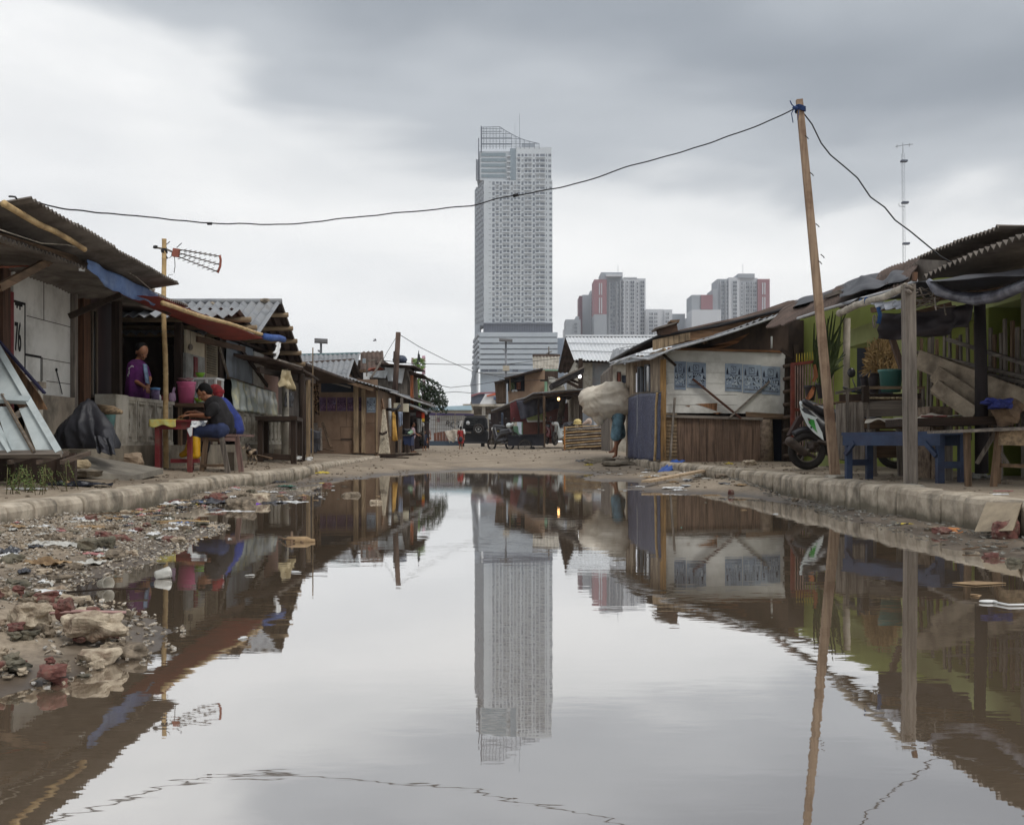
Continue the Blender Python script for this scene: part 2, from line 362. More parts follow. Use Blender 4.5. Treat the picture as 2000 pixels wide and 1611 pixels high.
# ---------- kerbs
CONC = mat('kerb_concrete', (196, 184, 166), (150, 138, 122), 5, (1, 1, 1), .92, .5, dirt=(72, 68, 60), dsc=3, damt=.75)
def kerb(tab, y0, y1, side, H, seed):
    out = []; y = y0; rr = random.Random(seed)
    while y < y1:
        L = .38+rr.uniform(-.03, .05); g_ = rr.uniform(.01, .026); zt = H+rr.uniform(-.012, .012); dx = rr.uniform(-.015, .015)
        a, b = interp(tab, y)+dx, interp(tab, y+L)+dx+rr.uniform(-.008, .008); c = .035
        def sec(x, yy, k):      # section across the kerb, face towards the street
            s = side
            return [(x+s*.02*0, yy, -.12), (x-s*0+s*.0, yy, zt-.05), (x+s*.015, yy, zt-.018), (x+s*.05, yy, zt-.002), (x+s*.2, yy, zt), (x+s*.21, yy, zt-.1), (x+s*.21, yy, -.12)]
        A = sec(a, y+g_*.55+.006, 0); B = sec(b, y+L-g_*.55-.006, 0); m = len(A)
        A0 = [(p[0]+side*.008, p[1]-.006, p[2]-.008 if p[2] > 0 else p[2]) for p in A]
        B0 = [(p[0]+side*.008, p[1]+.006, p[2]-.008 if p[2] > 0 else p[2]) for p in B]
        vs = A0+A+B+B0; fs = []
        for k in range(3):
            for i in range(m): fs.append((k*m+i, k*m+(i+1) % m, (k+1)*m+(i+1) % m, (k+1)*m+i))
        fs += [tuple(range(m)), tuple(3*m+i for i in range(m-1, -1, -1))]
        out.append(MB().add(vs, fs)); y += L
    return out
def damp(m, z0, z1, col):      # water stain up to a ragged height
    n = m.node_tree.nodes; l = m.node_tree.links; b = [q for q in n if q.type == 'BSDF_PRINCIPLED'][0]; src = b.inputs['Base Color'].links[0].from_socket
    tc = n.new('ShaderNodeTexCoord'); sp = n.new('ShaderNodeSeparateXYZ'); l.new(tc.outputs['Object'], sp.inputs[0]); t = n.new('ShaderNodeTexNoise'); t.inputs['Scale'].default_value = 7; t.inputs['Detail'].default_value = 6; l.new(tc.outputs['Object'], t.inputs['Vector'])
    q = n.new('ShaderNodeMath'); q.operation = 'MULTIPLY_ADD'; l.new(t.outputs[0], q.inputs[0]); q.inputs[1].default_value = -(z1-z0)*2.5; l.new(sp.outputs[2], q.inputs[2]); mr = n.new('ShaderNodeMapRange'); l.new(q.outputs[0], mr.inputs[0]); mr.inputs[1].default_value = z0-(z1-z0)*1.25; mr.inputs[2].default_value = z1-(z1-z0)*1.25; mr.inputs[3].default_value = .85; mr.inputs[4].default_value = 0
    mx = n.new('ShaderNodeMix'); mx.data_type = 'RGBA'; l.new(mr.outputs[0], mx.inputs[0]); l.new(src, mx.inputs[6]); mx.inputs[7].default_value = lin(col); l.new(mx.outputs[2], b.inputs['Base Color'])
damp(CONC, .16, .24, (92, 86, 72))
for tab, ya, yb, sd_, H_, lab in ((KL, 4.2, 28.8, -1, .205, 'left'), (KR, 4.3, 25.0, 1, .245, 'right')):
    T = Thing('kerb', 'row of worn concrete kerb stones along the '+lab+' side of the flooded street', None, (interp(tab, 6), 6, -.12), None, 'structure')
    for q in kerb(tab, ya, yb, sd_, H_, 1): T.part('kerb_stone', q, CONC)
# ---------- far towers
def window_set(T, rects, Y, mt, fm, th=.35, name='window', split=100):
    # rects are picture boxes on the front plane; the largest ones are parts of their own
    rects = sorted(rects, key=lambda r: -(r[2]-r[0])*(r[3]-r[1]))
    rest = [MB(), MB()]; mt2 = mat('curtained_glass', (150, 154, 158), (130, 135, 142), .5, bump=0, rough=.5); rq = random.Random(len(rects))
    for i, (a, b, c, d) in enumerate(rects):
        p, q = W(a, d, Y), W(c, b, Y); lt = rq.random() < .22; mb = MB() if i < split else rest[lt]
        mb.box(p.x, q.x, Y-th*.2, Y+.1, p.z, q.z)
        if i < split: T.part(name, mb, mt2 if lt else mt)
    for q_, m_ in zip(rest, (mt, mt2)):
        if q_.v: T.part(name, q_, m_, kind='stuff')
def pbox(mb, a, b, c, d, Y, Y2):
    p, q = W(a, d, Y), W(c, b, Y); mb.box(p.x, q.x, Y, Y2, p.z, q.z); return mb
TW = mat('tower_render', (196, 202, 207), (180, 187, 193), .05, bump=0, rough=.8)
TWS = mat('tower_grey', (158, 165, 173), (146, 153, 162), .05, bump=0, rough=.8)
TWD = mat('tower_dark_glass', (104, 112, 122), (88, 96, 108), .3, bump=0, rough=.35, spec=.6)
TWT = mat('tower_teal_glass', (124, 146, 156), (100, 124, 135), .4, bump=0, rough=.3, spec=.6)
TWB = mat('tower_louvre', (92, 98, 112), (78, 84, 98), .4, bump=0, rough=.7)
Y = 600.0
T = Thing('skyscraper', 'tall pale grey apartment skyscraper with a curved lattice crown and stacked podium', 'skyscraper', (0, Y, 0))
mb = MB(); pbox(mb, 945, 352, 1079, 634, Y, Y+30); pbox(mb, 938, 296, 1012, 352, Y+1.5, Y+30); pbox(mb, 1008, 288, 1077, 352, Y, Y+30); pbox(mb, 1003, 290, 1010, 352, Y+.5, Y+28)
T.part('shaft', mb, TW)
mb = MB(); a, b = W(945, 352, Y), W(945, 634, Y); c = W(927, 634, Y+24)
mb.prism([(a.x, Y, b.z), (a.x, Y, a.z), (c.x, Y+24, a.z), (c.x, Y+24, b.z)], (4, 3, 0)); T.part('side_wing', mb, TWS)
mb = MB(); rr = random.Random(3)     # staggered balconies on the oblique side
zt, zb = a.z, b.z; k = 0; z = zb+2
while z < zt-1:
    for j in range(4):
        t = (j+.2+.5*(k % 2))/4.6; t2 = t+.11; p = V((lerp(a.x, c.x, t), lerp(Y, Y+24, t), 0)); q = V((lerp(a.x, c.x, t2), lerp(Y, Y+24, t2), 0))
        mb.prism([(p.x-.4, p.y-.5, z), (q.x-.4, q.y-.5, z), (q.x-.4, q.y-.5, z+1.5), (p.x-.4, p.y-.5, z+1.5)], (.6, .4, 0))
    z += 3.12; k += 1
T.part('side_balcony', mb, TWD, kind='stuff')
fl = [352+10.3*i for i in range(27)]; rects = []; sl_ = MB(); tiny = []
for y in fl:
    for x0, w, h0, h1 in ((961.5, 4.5, 3, 9.5), (976, 4, 3.5, 9.6), (997.5, 4, 3.5, 9.6), (1018.5, 4, 3, 9.6), (1040.5, 4, 3, 9.5)):
        rects.append((x0, y+h0, x0+w, y+h1))
    for x0, w in ((969, 5), (983, 5), (990, 5), (1004, 4), (1011, 5), (1025, 5), (1032, 6), (1047, 5.5), (1055, 9), (1066, 2), (1073, 5)):
        rects.append((x0, y+3, x0+w, y+7.2))
        if x0 not in (1066, 1073): pbox(sl_, x0-.7, y+7.4, x0+w+.7, y+9.3, Y-1.1, Y)
    tiny.append((954.5, y+3.6, 959, y+4.6))
for i in range(5):
    y = 299+10.4*i
    for x0, w in ((1011, 5), (1018.5, 4), (1025, 5), (1032, 6), (1040.5, 4), (1047, 5.5), (1055, 9), (1066, 2), (1071, 5.5)):
        rects.append((x0, y+2, x0+w, y+7)); 
        if x0 not in (1018.5, 1040.5, 1066, 1071): pbox(sl_, x0-.7, y+7.2, x0+w+.7, y+9.0, Y-1.1, Y)
    pbox(sl_, 990, y+5, 997.5, y+7, Y-.6, Y+1.5)
window_set(T, rects+tiny, Y, TWD, None)
T.part('balcony_parapet', sl_, mat('tower_white', (204, 209, 213), (190, 196, 201), .1, bump=0), kind='stuff')
for i in range(5):
    y = 299+10.4*i; mb = MB(); pbox(mb, 940, y, 988, y+6.3, Y+1.2, Y+1.7); T.part('glass_band', mb, TWT)
    mb = MB(); pbox(mb, 998.5, y, 1003, y+6.3, Y+.9, Y+1.7)
mb = MB(); pbox(mb, 996, 290, 1007.5, 352, Y-.2, Y+2); T.part('glass_column', mb, mat('tower_grey_glass', (132, 146, 156), (118, 132, 142), .2, bump=0, rough=.4))
# mullions over the glass bands
mb = MB()
for i in range(5):
    for k in range(24): pbox(mb, 941+k*2, 299+10.4*i, 941.35+k*2, 305.3+10.4*i, Y+.95, Y+1.2)
T.part('mullion', mb, TW, kind='stuff')
# crown: curved lattice of beams
G = mat('crown_steel', (120, 128, 138), (98, 106, 118), 1, bump=0, rough=.6)
mb = MB(); top = [(940, 249), (976, 248), (988, 256), (1008, 267), (1022, 273), (1040, 278), (1053, 281)]
def ytop(x): return interp(top, x)
for x in (941, 945, 950, 957, 963, 969, 976, 983, 988, 999, 1008, 1016, 1024, 1034, 1044, 1053):
    for dy in (0, 7): mb.bar(W(x, 291, Y+dy), W(x, ytop(x), Y+dy), .27)
for yy in [252+3.2*k for k in range(12)]:
    xe = max([x for x in range(941, 1054) if ytop(x) <= yy] or [941])
    if xe > 945: mb.bar(W(941, yy, Y), W(xe, yy, Y), .14 if int(yy*10) % 3 else .3)
for a, b in zip(top, top[1:]):
    for dy in (0, 7): mb.bar(W(a[0], a[1], Y+dy), W(b[0], b[1], Y+dy), .33)
for yy in (258, 270, 282): mb.bar(W(941, yy, Y+7), W(1000 if yy > 260 else 980, yy, Y+7), .4)
T.part('crown_frame', mb, G)
mb = MB(); pbox(mb, 938.8, 246, 940.6, 296, Y-1, Y+2); pbox(mb, 934, 270, 935.6, 352, Y+10, Y+12); pbox(mb, 929.5, 311, 931, 352, Y+18, Y+20); T.part('fin', mb, TWB)
mb = MB(); pbox(mb, 1019, 280, 1044, 290, Y+4, Y+14); T.part('plant_room', mb, TWS)
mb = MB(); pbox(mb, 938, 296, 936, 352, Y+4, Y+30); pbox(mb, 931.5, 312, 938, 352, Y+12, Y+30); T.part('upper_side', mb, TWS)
mb = MB(); mb.tube([W(1015, 290, Y+8), W(1014.6, 222, Y+8)], .12, 5); mb.tube([W(1006, 290, Y+8), W(1005.8, 240, Y+8)], .07, 5); T.part('mast', mb, G)
# podium
mb = MB(); pbox(mb, 944, 632.5, 1079.4, 649, Y-1, Y+34); T.part('louvre_storey', mb, TWB)
mb = MB(); pbox(mb, 944, 630.5, 1080, 632.5, Y-2, Y+34)
for k in range(28): pbox(mb, 945+k*4.8, 633, 945.8+k*4.8, 649, Y-1.4, Y-1)
T.part('louvre_trim', mb, mat('tower_trim', (120, 126, 138), (104, 110, 122), .3, bump=0))
mb = MB(); pbox(mb, 938, 657, 1088, 870, Y-6, Y+40); T.part('podium', mb, mat('podium_panel', (158, 170, 182), (148, 160, 172), .06, bump=0, rough=.6))
mb = MB()
for y0, y1 in ((649, 658), (660, 669), (672.5, 680.5), (683, 690.5), (693.5, 700.5), (703.5, 710.5), (714, 721)): pbox(mb, 936, y0, 1089, y1, Y-8, Y-6)
T.part('podium_band', mb, mat('podium_band', (178, 187, 195), (168, 177, 186), .06, bump=0, rough=.6))
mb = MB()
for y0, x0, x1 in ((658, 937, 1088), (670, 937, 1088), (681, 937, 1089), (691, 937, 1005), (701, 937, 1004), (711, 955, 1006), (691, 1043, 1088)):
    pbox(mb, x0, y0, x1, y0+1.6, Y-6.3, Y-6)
T.part('podium_gap_shade', mb, TWB)  # dark strips stand in for shade in the gaps between the podium bands
window_set(T, [(963, 669, 970, 672.3), (972.5, 669, 991, 672.3), (994, 669, 1006, 672.3), (1049, 669, 1071, 672.3), (940, 721.5, 953.5, 726), (955.5, 721.5, 970.5, 726), (973, 721.5, 984, 726), (1001, 721.5, 1012, 726)], Y-7.0, TWB, None)
mb = MB(); pbox(mb, 932, 727, 1060, 728.5, Y-9, Y-6); pbox(mb, 931, 728, 933, 870, Y-9, Y-6); T.part('podium_frame', mb, mat('tower_white', (1, 1, 1)))
mb = MB()
for k in range(7): mb.bar(W(936, 652+k*10.3, Y-8), W(926-k*.4, 668+k*10.3, Y+6), 1.6)
for k in range(3): mb.bar(W(931+k*1.5, 700, Y-6), W(921-k*.0, 752+k*2, Y-2), 1.1)
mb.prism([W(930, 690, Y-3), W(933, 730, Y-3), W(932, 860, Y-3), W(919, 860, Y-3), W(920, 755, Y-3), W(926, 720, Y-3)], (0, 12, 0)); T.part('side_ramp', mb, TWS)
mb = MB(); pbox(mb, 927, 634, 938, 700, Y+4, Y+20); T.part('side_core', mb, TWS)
mb = MB(); pbox(mb, 1088, 660, 1101, 860, Y+5, Y+40); T.part('rear_block', mb, mat('rear_block', (126, 139, 154), (118, 130, 146), .1, bump=0))

RW = mat('flat_white', (202, 205, 210), (190, 194, 200), .03, bump=0)
RG = mat('flat_grey', (160, 166, 173), (150, 156, 163), .03, bump=0)
RR = mat('flat_red', (148, 106, 112), (140, 98, 104), .03, bump=0)
RD = mat('flat_darkred', (104, 66, 78), (96, 60, 72), .03, bump=0)
RDW = mat('flat_window', (104, 112, 122), (88, 95, 106), .3, bump=0, rough=.4)
def block(label, segs, wins, Y, extra=()):
    T = Thing('apartment_tower', label, 'apartment tower', (W(segs[0][1], 863, Y).x, Y, 0), 'red and white apartment towers behind the shacks')
    for nm, x0, y0, x1, y1, dy, m in segs:
        mb = MB(); pbox(mb, x0, y0, x1, y1, Y+dy, Y+dy+22); T.part(nm, mb, m)
    rects = []; stripe = MB()
    for x0, x1, y0, y1, w, h in wins:      # column of windows
        pbox(stripe, x0-1.1, y0-1, x0-.5, y1, Y-.9, Y+.2); y = y0
        while y < y1: rects.append((x0, y, x0+w, y+h, )); rects.append((x0+w+1.1, y, x0+2*w+1.1, y+h)) if x1 else None; y += 7.6
    window_set(T, [(a, b, c, d) for a, b, c, d in rects], Y-.4, RDW, None, .6)
    if wins: T.part('pilaster', stripe, RW, kind='stuff')
    for p, q, r in extra:
        mb = MB(); mb.tube([p, q], r, 5); T.part('mast', mb, G)
    return T
Yr = 740.0
block('left one of the two tallest apartment blocks, with a long red end panel',
      [('wing', 1174, 532, 1216, 870, 3, RG), ('stair_core', 1186, 535, 1214, 560, 6, RG), ('wing', 1216, 544, 1261, 870, 0, RW), ('red_panel', 1160.5, 546, 1185, 614, -1, RR), ('end_wall', 1160.5, 614, 1185, 870, -1, RG), ('roof_house', 1184, 535, 1215, 540, -2, RW), ('roof_house', 1218, 541.5, 1244, 545, 0, RW)],
      [(1192, 1, 553, 700, 4, 4.5), (1206, 0, 551, 700, 2.5, 5), (1213, 1, 549, 700, 2, 5), (1224, 0, 549, 700, 2, 4), (1231.5, 1, 549, 700, 3, 5), (1244, 0, 552, 700, 2, 4), (1251, 1, 549, 700, 3, 5)], Yr,
      [(W(1207, 536, Yr), W(1207, 517, Yr), .12)])
block('dark red edged apartment block peeking out left of the red panelled tower',
      [('red_panel', 1131.5, 578, 1137.5, 870, 8, RD), ('wing', 1137.5, 576, 1153, 870, 8, RG), ('stair_core', 1153, 568, 1161, 870, 10, RG)], [(1155, 0, 575, 700, 1.5, 4)], Yr+25)
block('low pale apartment block at the far left end of the apartment towers',
      [('wing', 1104.5, 624, 1134, 870, 0, RG), ('stair_core', 1125, 618, 1131, 640, 3, RG), ('wing', 1102, 640, 1112, 870, 4, RW)], [(1122, 1, 631, 700, 2, 3.5)], Yr+5)
block('short white block between the two tall red ended towers',
      [('wing', 1261, 604, 1297, 870, 2, RW), ('wing', 1297, 604.5, 1313, 870, 1, RW)], [(1268, 1, 611, 700, 3, 4.5), (1278, 1, 611, 700, 2.4, 4.5), (1300, 1, 611, 700, 2.6, 4.5)], Yr-8)
block('lowest grey block with small roof steps in the gap of the apartment towers',
      [('wing', 1313, 613, 1338, 870, 6, RG), ('wing', 1338, 622, 1353, 870, 4, RW)], [(1341, 1, 626, 700, 2, 4)], Yr+18)
block('apartment block with a small red panel of windows standing lower beside the right tower',
      [('wing', 1351, 576, 1369, 870, 0, RG), ('red_panel', 1369, 576, 1392, 604, -1, RR), ('wing', 1351, 605, 1382, 870, -3, RW), ('wing', 1382, 605, 1408, 870, -3, RW), ('stair_core', 1392, 565, 1402, 610, 4, RG)],
      [(1362, 1, 612, 700, 3, 4.5), (1392, 1, 611, 700, 3, 4.5), (1377, 1, 582, 604, 3, 4)], Yr-5)
block('right one of the two tallest apartment blocks, its red panel at the right edge',
      [('wing', 1401, 545, 1425, 870, 1, RG), ('wing', 1423, 542, 1445, 870, 0, RW), ('wing', 1445, 543, 1480, 870, 1, RW), ('roof_house', 1442, 534.5, 1474, 543, -1, RG), ('red_panel', 1480, 545, 1503.5, 612, -1, RR), ('end_wall', 1480, 612, 1503.5, 870, -1, RW)],
      [(1409, 1, 549, 640, 2, 5), (1419, 0, 549, 640, 2, 5), (1432, 1, 549, 640, 3, 5), (1448, 0, 552, 640, 2, 5), (1457, 1, 551, 640, 2.2, 5), (1466, 0, 551, 640, 2, 5), (1471, 1, 551, 640, 2.6, 5)], Yr,
      [(W(1451, 535, Yr), W(1451, 515, Yr), .12)])
# white slots on the red panels
for o in [o for o in bpy.data.objects if o.name.startswith('red_panel')]: pass
for nm, x0, y0, x1 in (('left', 1170, 552, 1176), ('right', 1489, 551, 1496)):
    mb = MB()
    for k in range(2): pbox(mb, x0+k*4.2, y0+1, x0+1.8+k*4.2, y0+24, Yr-1.6, Yr-1); pbox(mb, x0+k*4.2, y0+29, x0+1.8+k*4.2, y0+60, Yr-1.6, Yr-1)
    tw = [o for o in bpy.data.objects if o.get('category') == 'apartment tower' and nm+' one of' in o['label']][0]
    me = mb.mesh('window_strip', tw.location); me.materials.append(RW); o = bpy.data.objects.new('window_strip', me); COL.objects.link(o); o.parent = tw
# guyed radio mast, right
Y = 170.0; T = Thing('radio_mast', 'thin lattice radio mast with a small aerial cross on top against the sky', 'radio mast', (W(1768, 863, Y).x, Y, 0))
MS = mat('mast_steel', (150, 154, 160), (110, 112, 118), 1, bump=0, rough=.5)
mb = MB(); b0, t0 = W(1769, 870, Y), W(1763.5, 300, Y); wv = .26
for k in range(3):
    a = k*2.1; d = V((math.cos(a)*wv, math.sin(a)*wv, 0)); mb.tube([b0+d, t0+d], .022, 4)
for i in range(70):
    p, q = b0.lerp(t0, i/70), b0.lerp(t0, (i+1)/70)
    for k in range(3):
        a, b = k*2.1, (k+1)*2.1; mb.tube([p+V((math.cos(a)*wv, math.sin(a)*wv, 0)), q+V((math.cos(b)*wv, math.sin(b)*wv, 0))], .011, 3)
T.part('lattice', mb, MS)
mb = MB(); mb.tube([t0, W(1763.3, 279, Y)], .05, 5); mb.tube([W(1749, 287, Y), W(1763, 284, Y), W(1783, 282, Y)], .05, 5)
mb.tube([W(1752, 283, Y-2), W(1752, 289, Y+2)], .04, 4); mb.tube([W(1776, 280, Y-2), W(1776, 287, Y+2)], .04, 4)
mb.tube([W(1768, 404, Y), W(1756, 403, Y), W(1755.5, 398, Y)], .05, 4); T.part('aerial', mb, MS)
mb = MB()
for yy in (315, 396, 476): mb.box(W(1764, yy, Y).x-.4+(yy-300)*.0022, W(1764, yy, Y).x+.6+(yy-300)*.0022, Y-.4, Y+.4, W(0, yy, Y).z-.15, W(0, yy, Y).z+.15)
T.part('clamp', mb, TWB)
# striped chimneys
PK = mat('chimney_pink', (190, 150, 166), (178, 138, 154), .2, bump=0); PW = mat('chimney_pale', (206, 208, 214), (196, 198, 205), .2, bump=0)
for x, y0, w, lab in ((827.5, 695, 6.5, 'nearer tall pink and white striped factory chimney above the dark tree'), (806, 699, 5.5, 'short pink and white striped chimney half hidden beside the rooftop basin')):
    Y = 420.0; T = Thing('factory_chimney', lab, 'chimney', (W(x, 863, Y).x, Y, 0), 'striped chimneys far behind the left shacks')
    y = y0; k = 0; mm = {0: MB(), 1: MB()}
    while y < 865:
        h = 12; p = W(x, y, Y); q = W(x, y+h, Y); r = w/2*Y/F; mb = MB().lathe((p.x, Y, q.z), [(r*1.02, 0), (r, p.z-q.z)], 12)
        T.part(('pink_ring', 'white_ring')[k % 2], mb, (PK, PW)[k % 2]); y += h; k += 1
# ---------- shared materials
CORR = mat('weathered_corrugated', (128, 120, 112), (84, 78, 72), 2.5, (1, 1, 1), .85, .1, dirt=(60, 48, 40), dsc=1.5, damt=.6)
CORL = mat('pale_corrugated', (196, 198, 200), (150, 152, 155), 1.5, (1, 1, 1), .7, .08, dirt=(110, 104, 98), dsc=1.2, damt=.5)
CORG = mat('grey_corrugated', (160, 163, 166), (112, 114, 118), 2, (1, 1, 1), .75, .08, dirt=(86, 78, 72), dsc=2, damt=.7)
CORB = mat('brown_corrugated', (104, 88, 80), (70, 58, 52), 2.5, (1, 1, 1), .85, .1, dirt=(44, 36, 32), dsc=1.5, damt=.6)
WDK = wood((66, 52, 43)); WDKY = wood((66, 52, 43), d='y'); WDKX = wood((66, 52, 43), d='x')
WM = wood((128, 104, 82)); WMY = wood((128, 104, 82), d='y'); WMX = wood((128, 104, 82), d='x')
WL = wood((176, 152, 122)); WLY = wood((176, 152, 122), d='y'); WLX = wood((176, 152, 122), d='x')
GW = wood((142, 132, 122)); GWY = wood((142, 132, 122), d='y'); GWX = wood((142, 132, 122), d='x')
BAM = mat('bamboo', (208, 180, 132), (168, 138, 96), 7, (1, 1, 1), .6, .15, dirt=(110, 86, 60), dsc=5, damt=.6)
BAMG = mat('grey_bamboo', (190, 182, 168), (140, 132, 120), 6, (1, 1, 1), .7, .15, dirt=(80, 72, 64), dsc=4, damt=.6)
PANEL = mat('painted_panel', (214, 212, 206), (188, 186, 180), 1.2, (1, 1, 1), .8, .1, dirt=(120, 114, 104), dsc=2.2, damt=.45)
CEM = mat('dirty_cement', (164, 152, 136), (112, 102, 90), 2.2, (1, 1, .6), .92, .3, dirt=(70, 66, 58), dsc=2.4, damt=.8)
CEML = mat('pale_cement', (186, 180, 168), (146, 140, 128), 2.2, (1, 1, .6), .92, .3, dirt=(96, 88, 76), dsc=2.4, damt=.8)
DARKW = mat('dark_board', (82, 67, 58), (50, 41, 37), 3, (1, 1, .4), .9, .2)  # dark brown board colour for interiors, seams and slots
REDP = mat('old_red_paint', (126, 44, 48), (96, 34, 38), 4, (1, 1, 1), .7, .15, dirt=(90, 78, 68), dsc=4, damt=.7)
REDT = mat('red_tarp', (150, 62, 50), (118, 46, 40), 3, (1, 1, 1), .6, .2, dirt=(100, 60, 50), dsc=2)
BLUT = mat('blue_tarp', (102, 126, 168), (74, 96, 138), 6, (1, 1, 1), .6, .3, dirt=(120, 136, 160), dsc=5)
BLKT = mat('black_tarp', (54, 54, 60), (34, 34, 40), 4, (1, 1, 1), .5, .35, spec=.4)
WIRE = mat('wire_black', (34, 32, 34), (26, 24, 26), 3, bump=0, rough=.5)
WHT = mat('white_plastic', (226, 226, 224), (200, 200, 198), 5, bump=.1, rough=.45, spec=.5)
ZN = V((0, 0, 1))
def fold_cloth(c00, c10, c11, c01, nu=24, nv=16, amp=.03, f=3, seed=0, sag=0, th=.003, ragged=0):
    c00, c10, c11, c01 = map(V, (c00, c10, c11, c01)); nr = (c10-c00).cross(c01-c00).normalized(); mb = MB()
    def fn(u, v):
        vv = v*(1-ragged*(.5+.5*nz(u*9+seed, seed)) ) if ragged else v
        p = c00.lerp(c10, u).lerp(c01.lerp(c11, u), vv)
        return p+nr*(amp*math.sin(u*f*6.28+seed+2*nz(u*2, v, seed))*(0.3+.7*v)+amp*nz(u*5, v*3, seed))-ZN*(sag*math.sin(u*math.pi))
    return mb.grid(fn, nu, nv, th)
def pole(p, q, r, m=None, bend=.01, node=.28, seed=0, r2=None):     # bamboo: rings at the nodes
    p, q = V(p), V(q); L = (q-p).length; n = max(3, int(L/node)); pts = []; rr = []
    for i in range(n+1):
        t = i/n; c = p.lerp(q, t)+V((nz(t*2, seed), nz(seed, t*2), nz(t*2, seed, 3)))*bend*math.sin(math.pi*t)*4
        rad = lerp(r, r2 or r*.85, t)
        if i: pts.append(c-(q-p).normalized()*.012); rr.append(rad)
        pts.append(c); rr.append(rad*1.13)
        if i < n: pts.append(c+(q-p).normalized()*.012); rr.append(rad)
    return MB().tube(pts, rr, 9)
# ---------- near left shack with the white board wall
T = Thing('shack', 'near left shack with white board wall, dark doorway and big corrugated eave', 'shack', (-5, 10.8, .2))
T.part('wall', MB().box(-5.06, -5.0, 10.27, 11.59, 1.1, 2.42), PANEL)
mb = MB()
for z, y0, y1 in ((1.895, 10.55, 11.59), (1.485, 10.86, 11.59), (1.25, 11.0, 11.59)): mb.box(-5.001, -4.996, y0, y1, z, z+.007)
for y, z0, z1 in ((10.93, 1.9, 2.42), (10.9, 1.25, 1.5)): mb.box(-5.001, -4.996, y, y+.006, z0, z1)
T.part('board_seam', mb, DARKW)
mb = MB(); mb.box(-5, -4.994, 10.27, 10.5, 2.0, 2.025).box(-5, -4.994, 10.5, 10.515, 1.1, 2.025).box(-5, -4.994, 10.5, 10.87, 1.485, 1.51).box(-5, -4.994, 10.86, 10.875, 1.15, 1.5)
mb.box(-5, -4.994, 10.3, 10.45, 1.975, 2.0).box(-5, -4.994, 10.33, 10.35, 1.95, 2.0).box(-5, -4.994, 10.39, 10.41, 1.94, 2.0)
T.part('painted_line', mb, mat('black_paint', (34, 32, 32), (24, 22, 22), 8, bump=.1))
t = text_mb('76', .42, .003); t.xf(Matrix.Translation((-4.995, 10.285, 1.52)) @ Matrix.Rotation(math.radians(90), 4, 'Z') @ Matrix.Scale(.33, 4, (1, 0, 0)))
T.part('painted_number', t, MATS['black_paint'], 'hand painted black number 76')
mb = MB(); mb.tube([(-4.99, 11.22, 1.38), (-4.98, 11.3, 1.2), (-4.985, 11.35, 1.13)], .006, 5); mb.ell((-4.99, 11.22, 1.39), (.01, .02, .02)); T.part('hook', mb, MATS['black_paint'])
T.part('wainscot', MB().box(-5.04, -4.95, 10.62, 11.6, .2, 1.1), CEM)
T.part('red_post', MB().box(-5.03, -4.995, 10.21, 10.27, .3, 2.1), REDP)
mb = MB()
for k in range(13): mb.box(-5.06-.02*(k % 2), -4.99-.015*(k % 3), 8.0+k*.17, 8.155+k*.17, .25, 2.4)
T.part('plank_wall', mb, wood((96, 70, 56)))
T.part('door_post', MB().box(-5.04, -4.95, 11.6, 11.68, .4, 2.4), GW)
T.part('door_post', MB().box(-5.06, -4.96, 11.86, 12.06, .4, 2.4), wood((104, 72, 52)))
T.part('door_leaf', MB().box(-5.14, -5.07, 12.06, 13.2, .55, 2.35), mat('dark_door', (64, 48, 48), (44, 32, 34), 3, (1, 1, .3), .7))
mb = MB()
for y in (12.28, 12.42): mb.box(-5.07, -5.03, y, y+.025, 1.15, 2.2)
mb.box(-5.07, -5.03, 12.28, 12.445, 1.13, 1.16).box(-5.07, -5.03, 12.28, 12.445, 2.18, 2.21)
T.part('window_frame', mb, wood((110, 98, 84)))
T.part('window_pane', MB().box(-5.085, -5.05, 12.305, 12.42, 1.16, 2.18), mat('black_glass', (22, 24, 26), (16, 18, 20), 3, bump=0, rough=.2))
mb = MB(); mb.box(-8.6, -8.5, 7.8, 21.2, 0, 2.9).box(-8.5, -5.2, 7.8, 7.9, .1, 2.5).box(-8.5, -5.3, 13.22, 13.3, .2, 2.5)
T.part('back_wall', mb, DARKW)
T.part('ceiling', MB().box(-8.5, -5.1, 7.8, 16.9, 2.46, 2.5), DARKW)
a, b = S(60, 386, -3.9), S(350, 555, -3.9); T.part('upper_roof', MB().corr(a, b, b+V((-1.9, 0, -.3)), a+V((-1.9, 0, -.3)), .075, .018, .006, .03, 1), CORR)
a, b = S(-130, 412, -4.2), S(368, 598, -4.2); T.part('lower_roof', MB().corr(a, b, b+V((-4.3, 0, .16)), a+V((-4.3, 0, .16)), .075, .018, .006, .02, 2), CORR)
T.part('ridge_pole', pole(S(8, 398, -4.02), S(165, 487, -4.02), .028, seed=3), BAM)
T.part('eave_beam', MB().bar(S(-60, 449, -4.32), S(168, 515, -4.32), .05, .085), WMY)
T.part('eave_beam', MB().bar(S(-60, 420, -4.6), S(50, 430, -4.6), .06, .1), WMY)
T.part('brace', MB().bar(S(-2, 562, -4.45), S(108, 502, -4.36), .04, .07), WMY)
T.part('brace', MB().bar(S(135, 618, -4.9), S(236, 576, -4.35), .045, .06), WDKY)
T.part('eave_beam', MB().bar(S(168, 516, -4.36), S(330, 606, -4.36), .06, .1), WDKY)
T.part('eave_pole', pole(S(-20, 522, -4.5), S(120, 518, -4.5), .009, seed=5), wood((150, 84, 60), d='y'))
T.part('bamboo_end', pole(S(150, 494, -4.3), S(300, 566, -4.3), .022, seed=7), BAMG)
T.part('rag', fold_cloth(S(153, 519, -4.22), S(166, 521, -4.22), S(165, 531, -4.22), S(154, 529, -4.22), 6, 5, .01, 1), WHT)
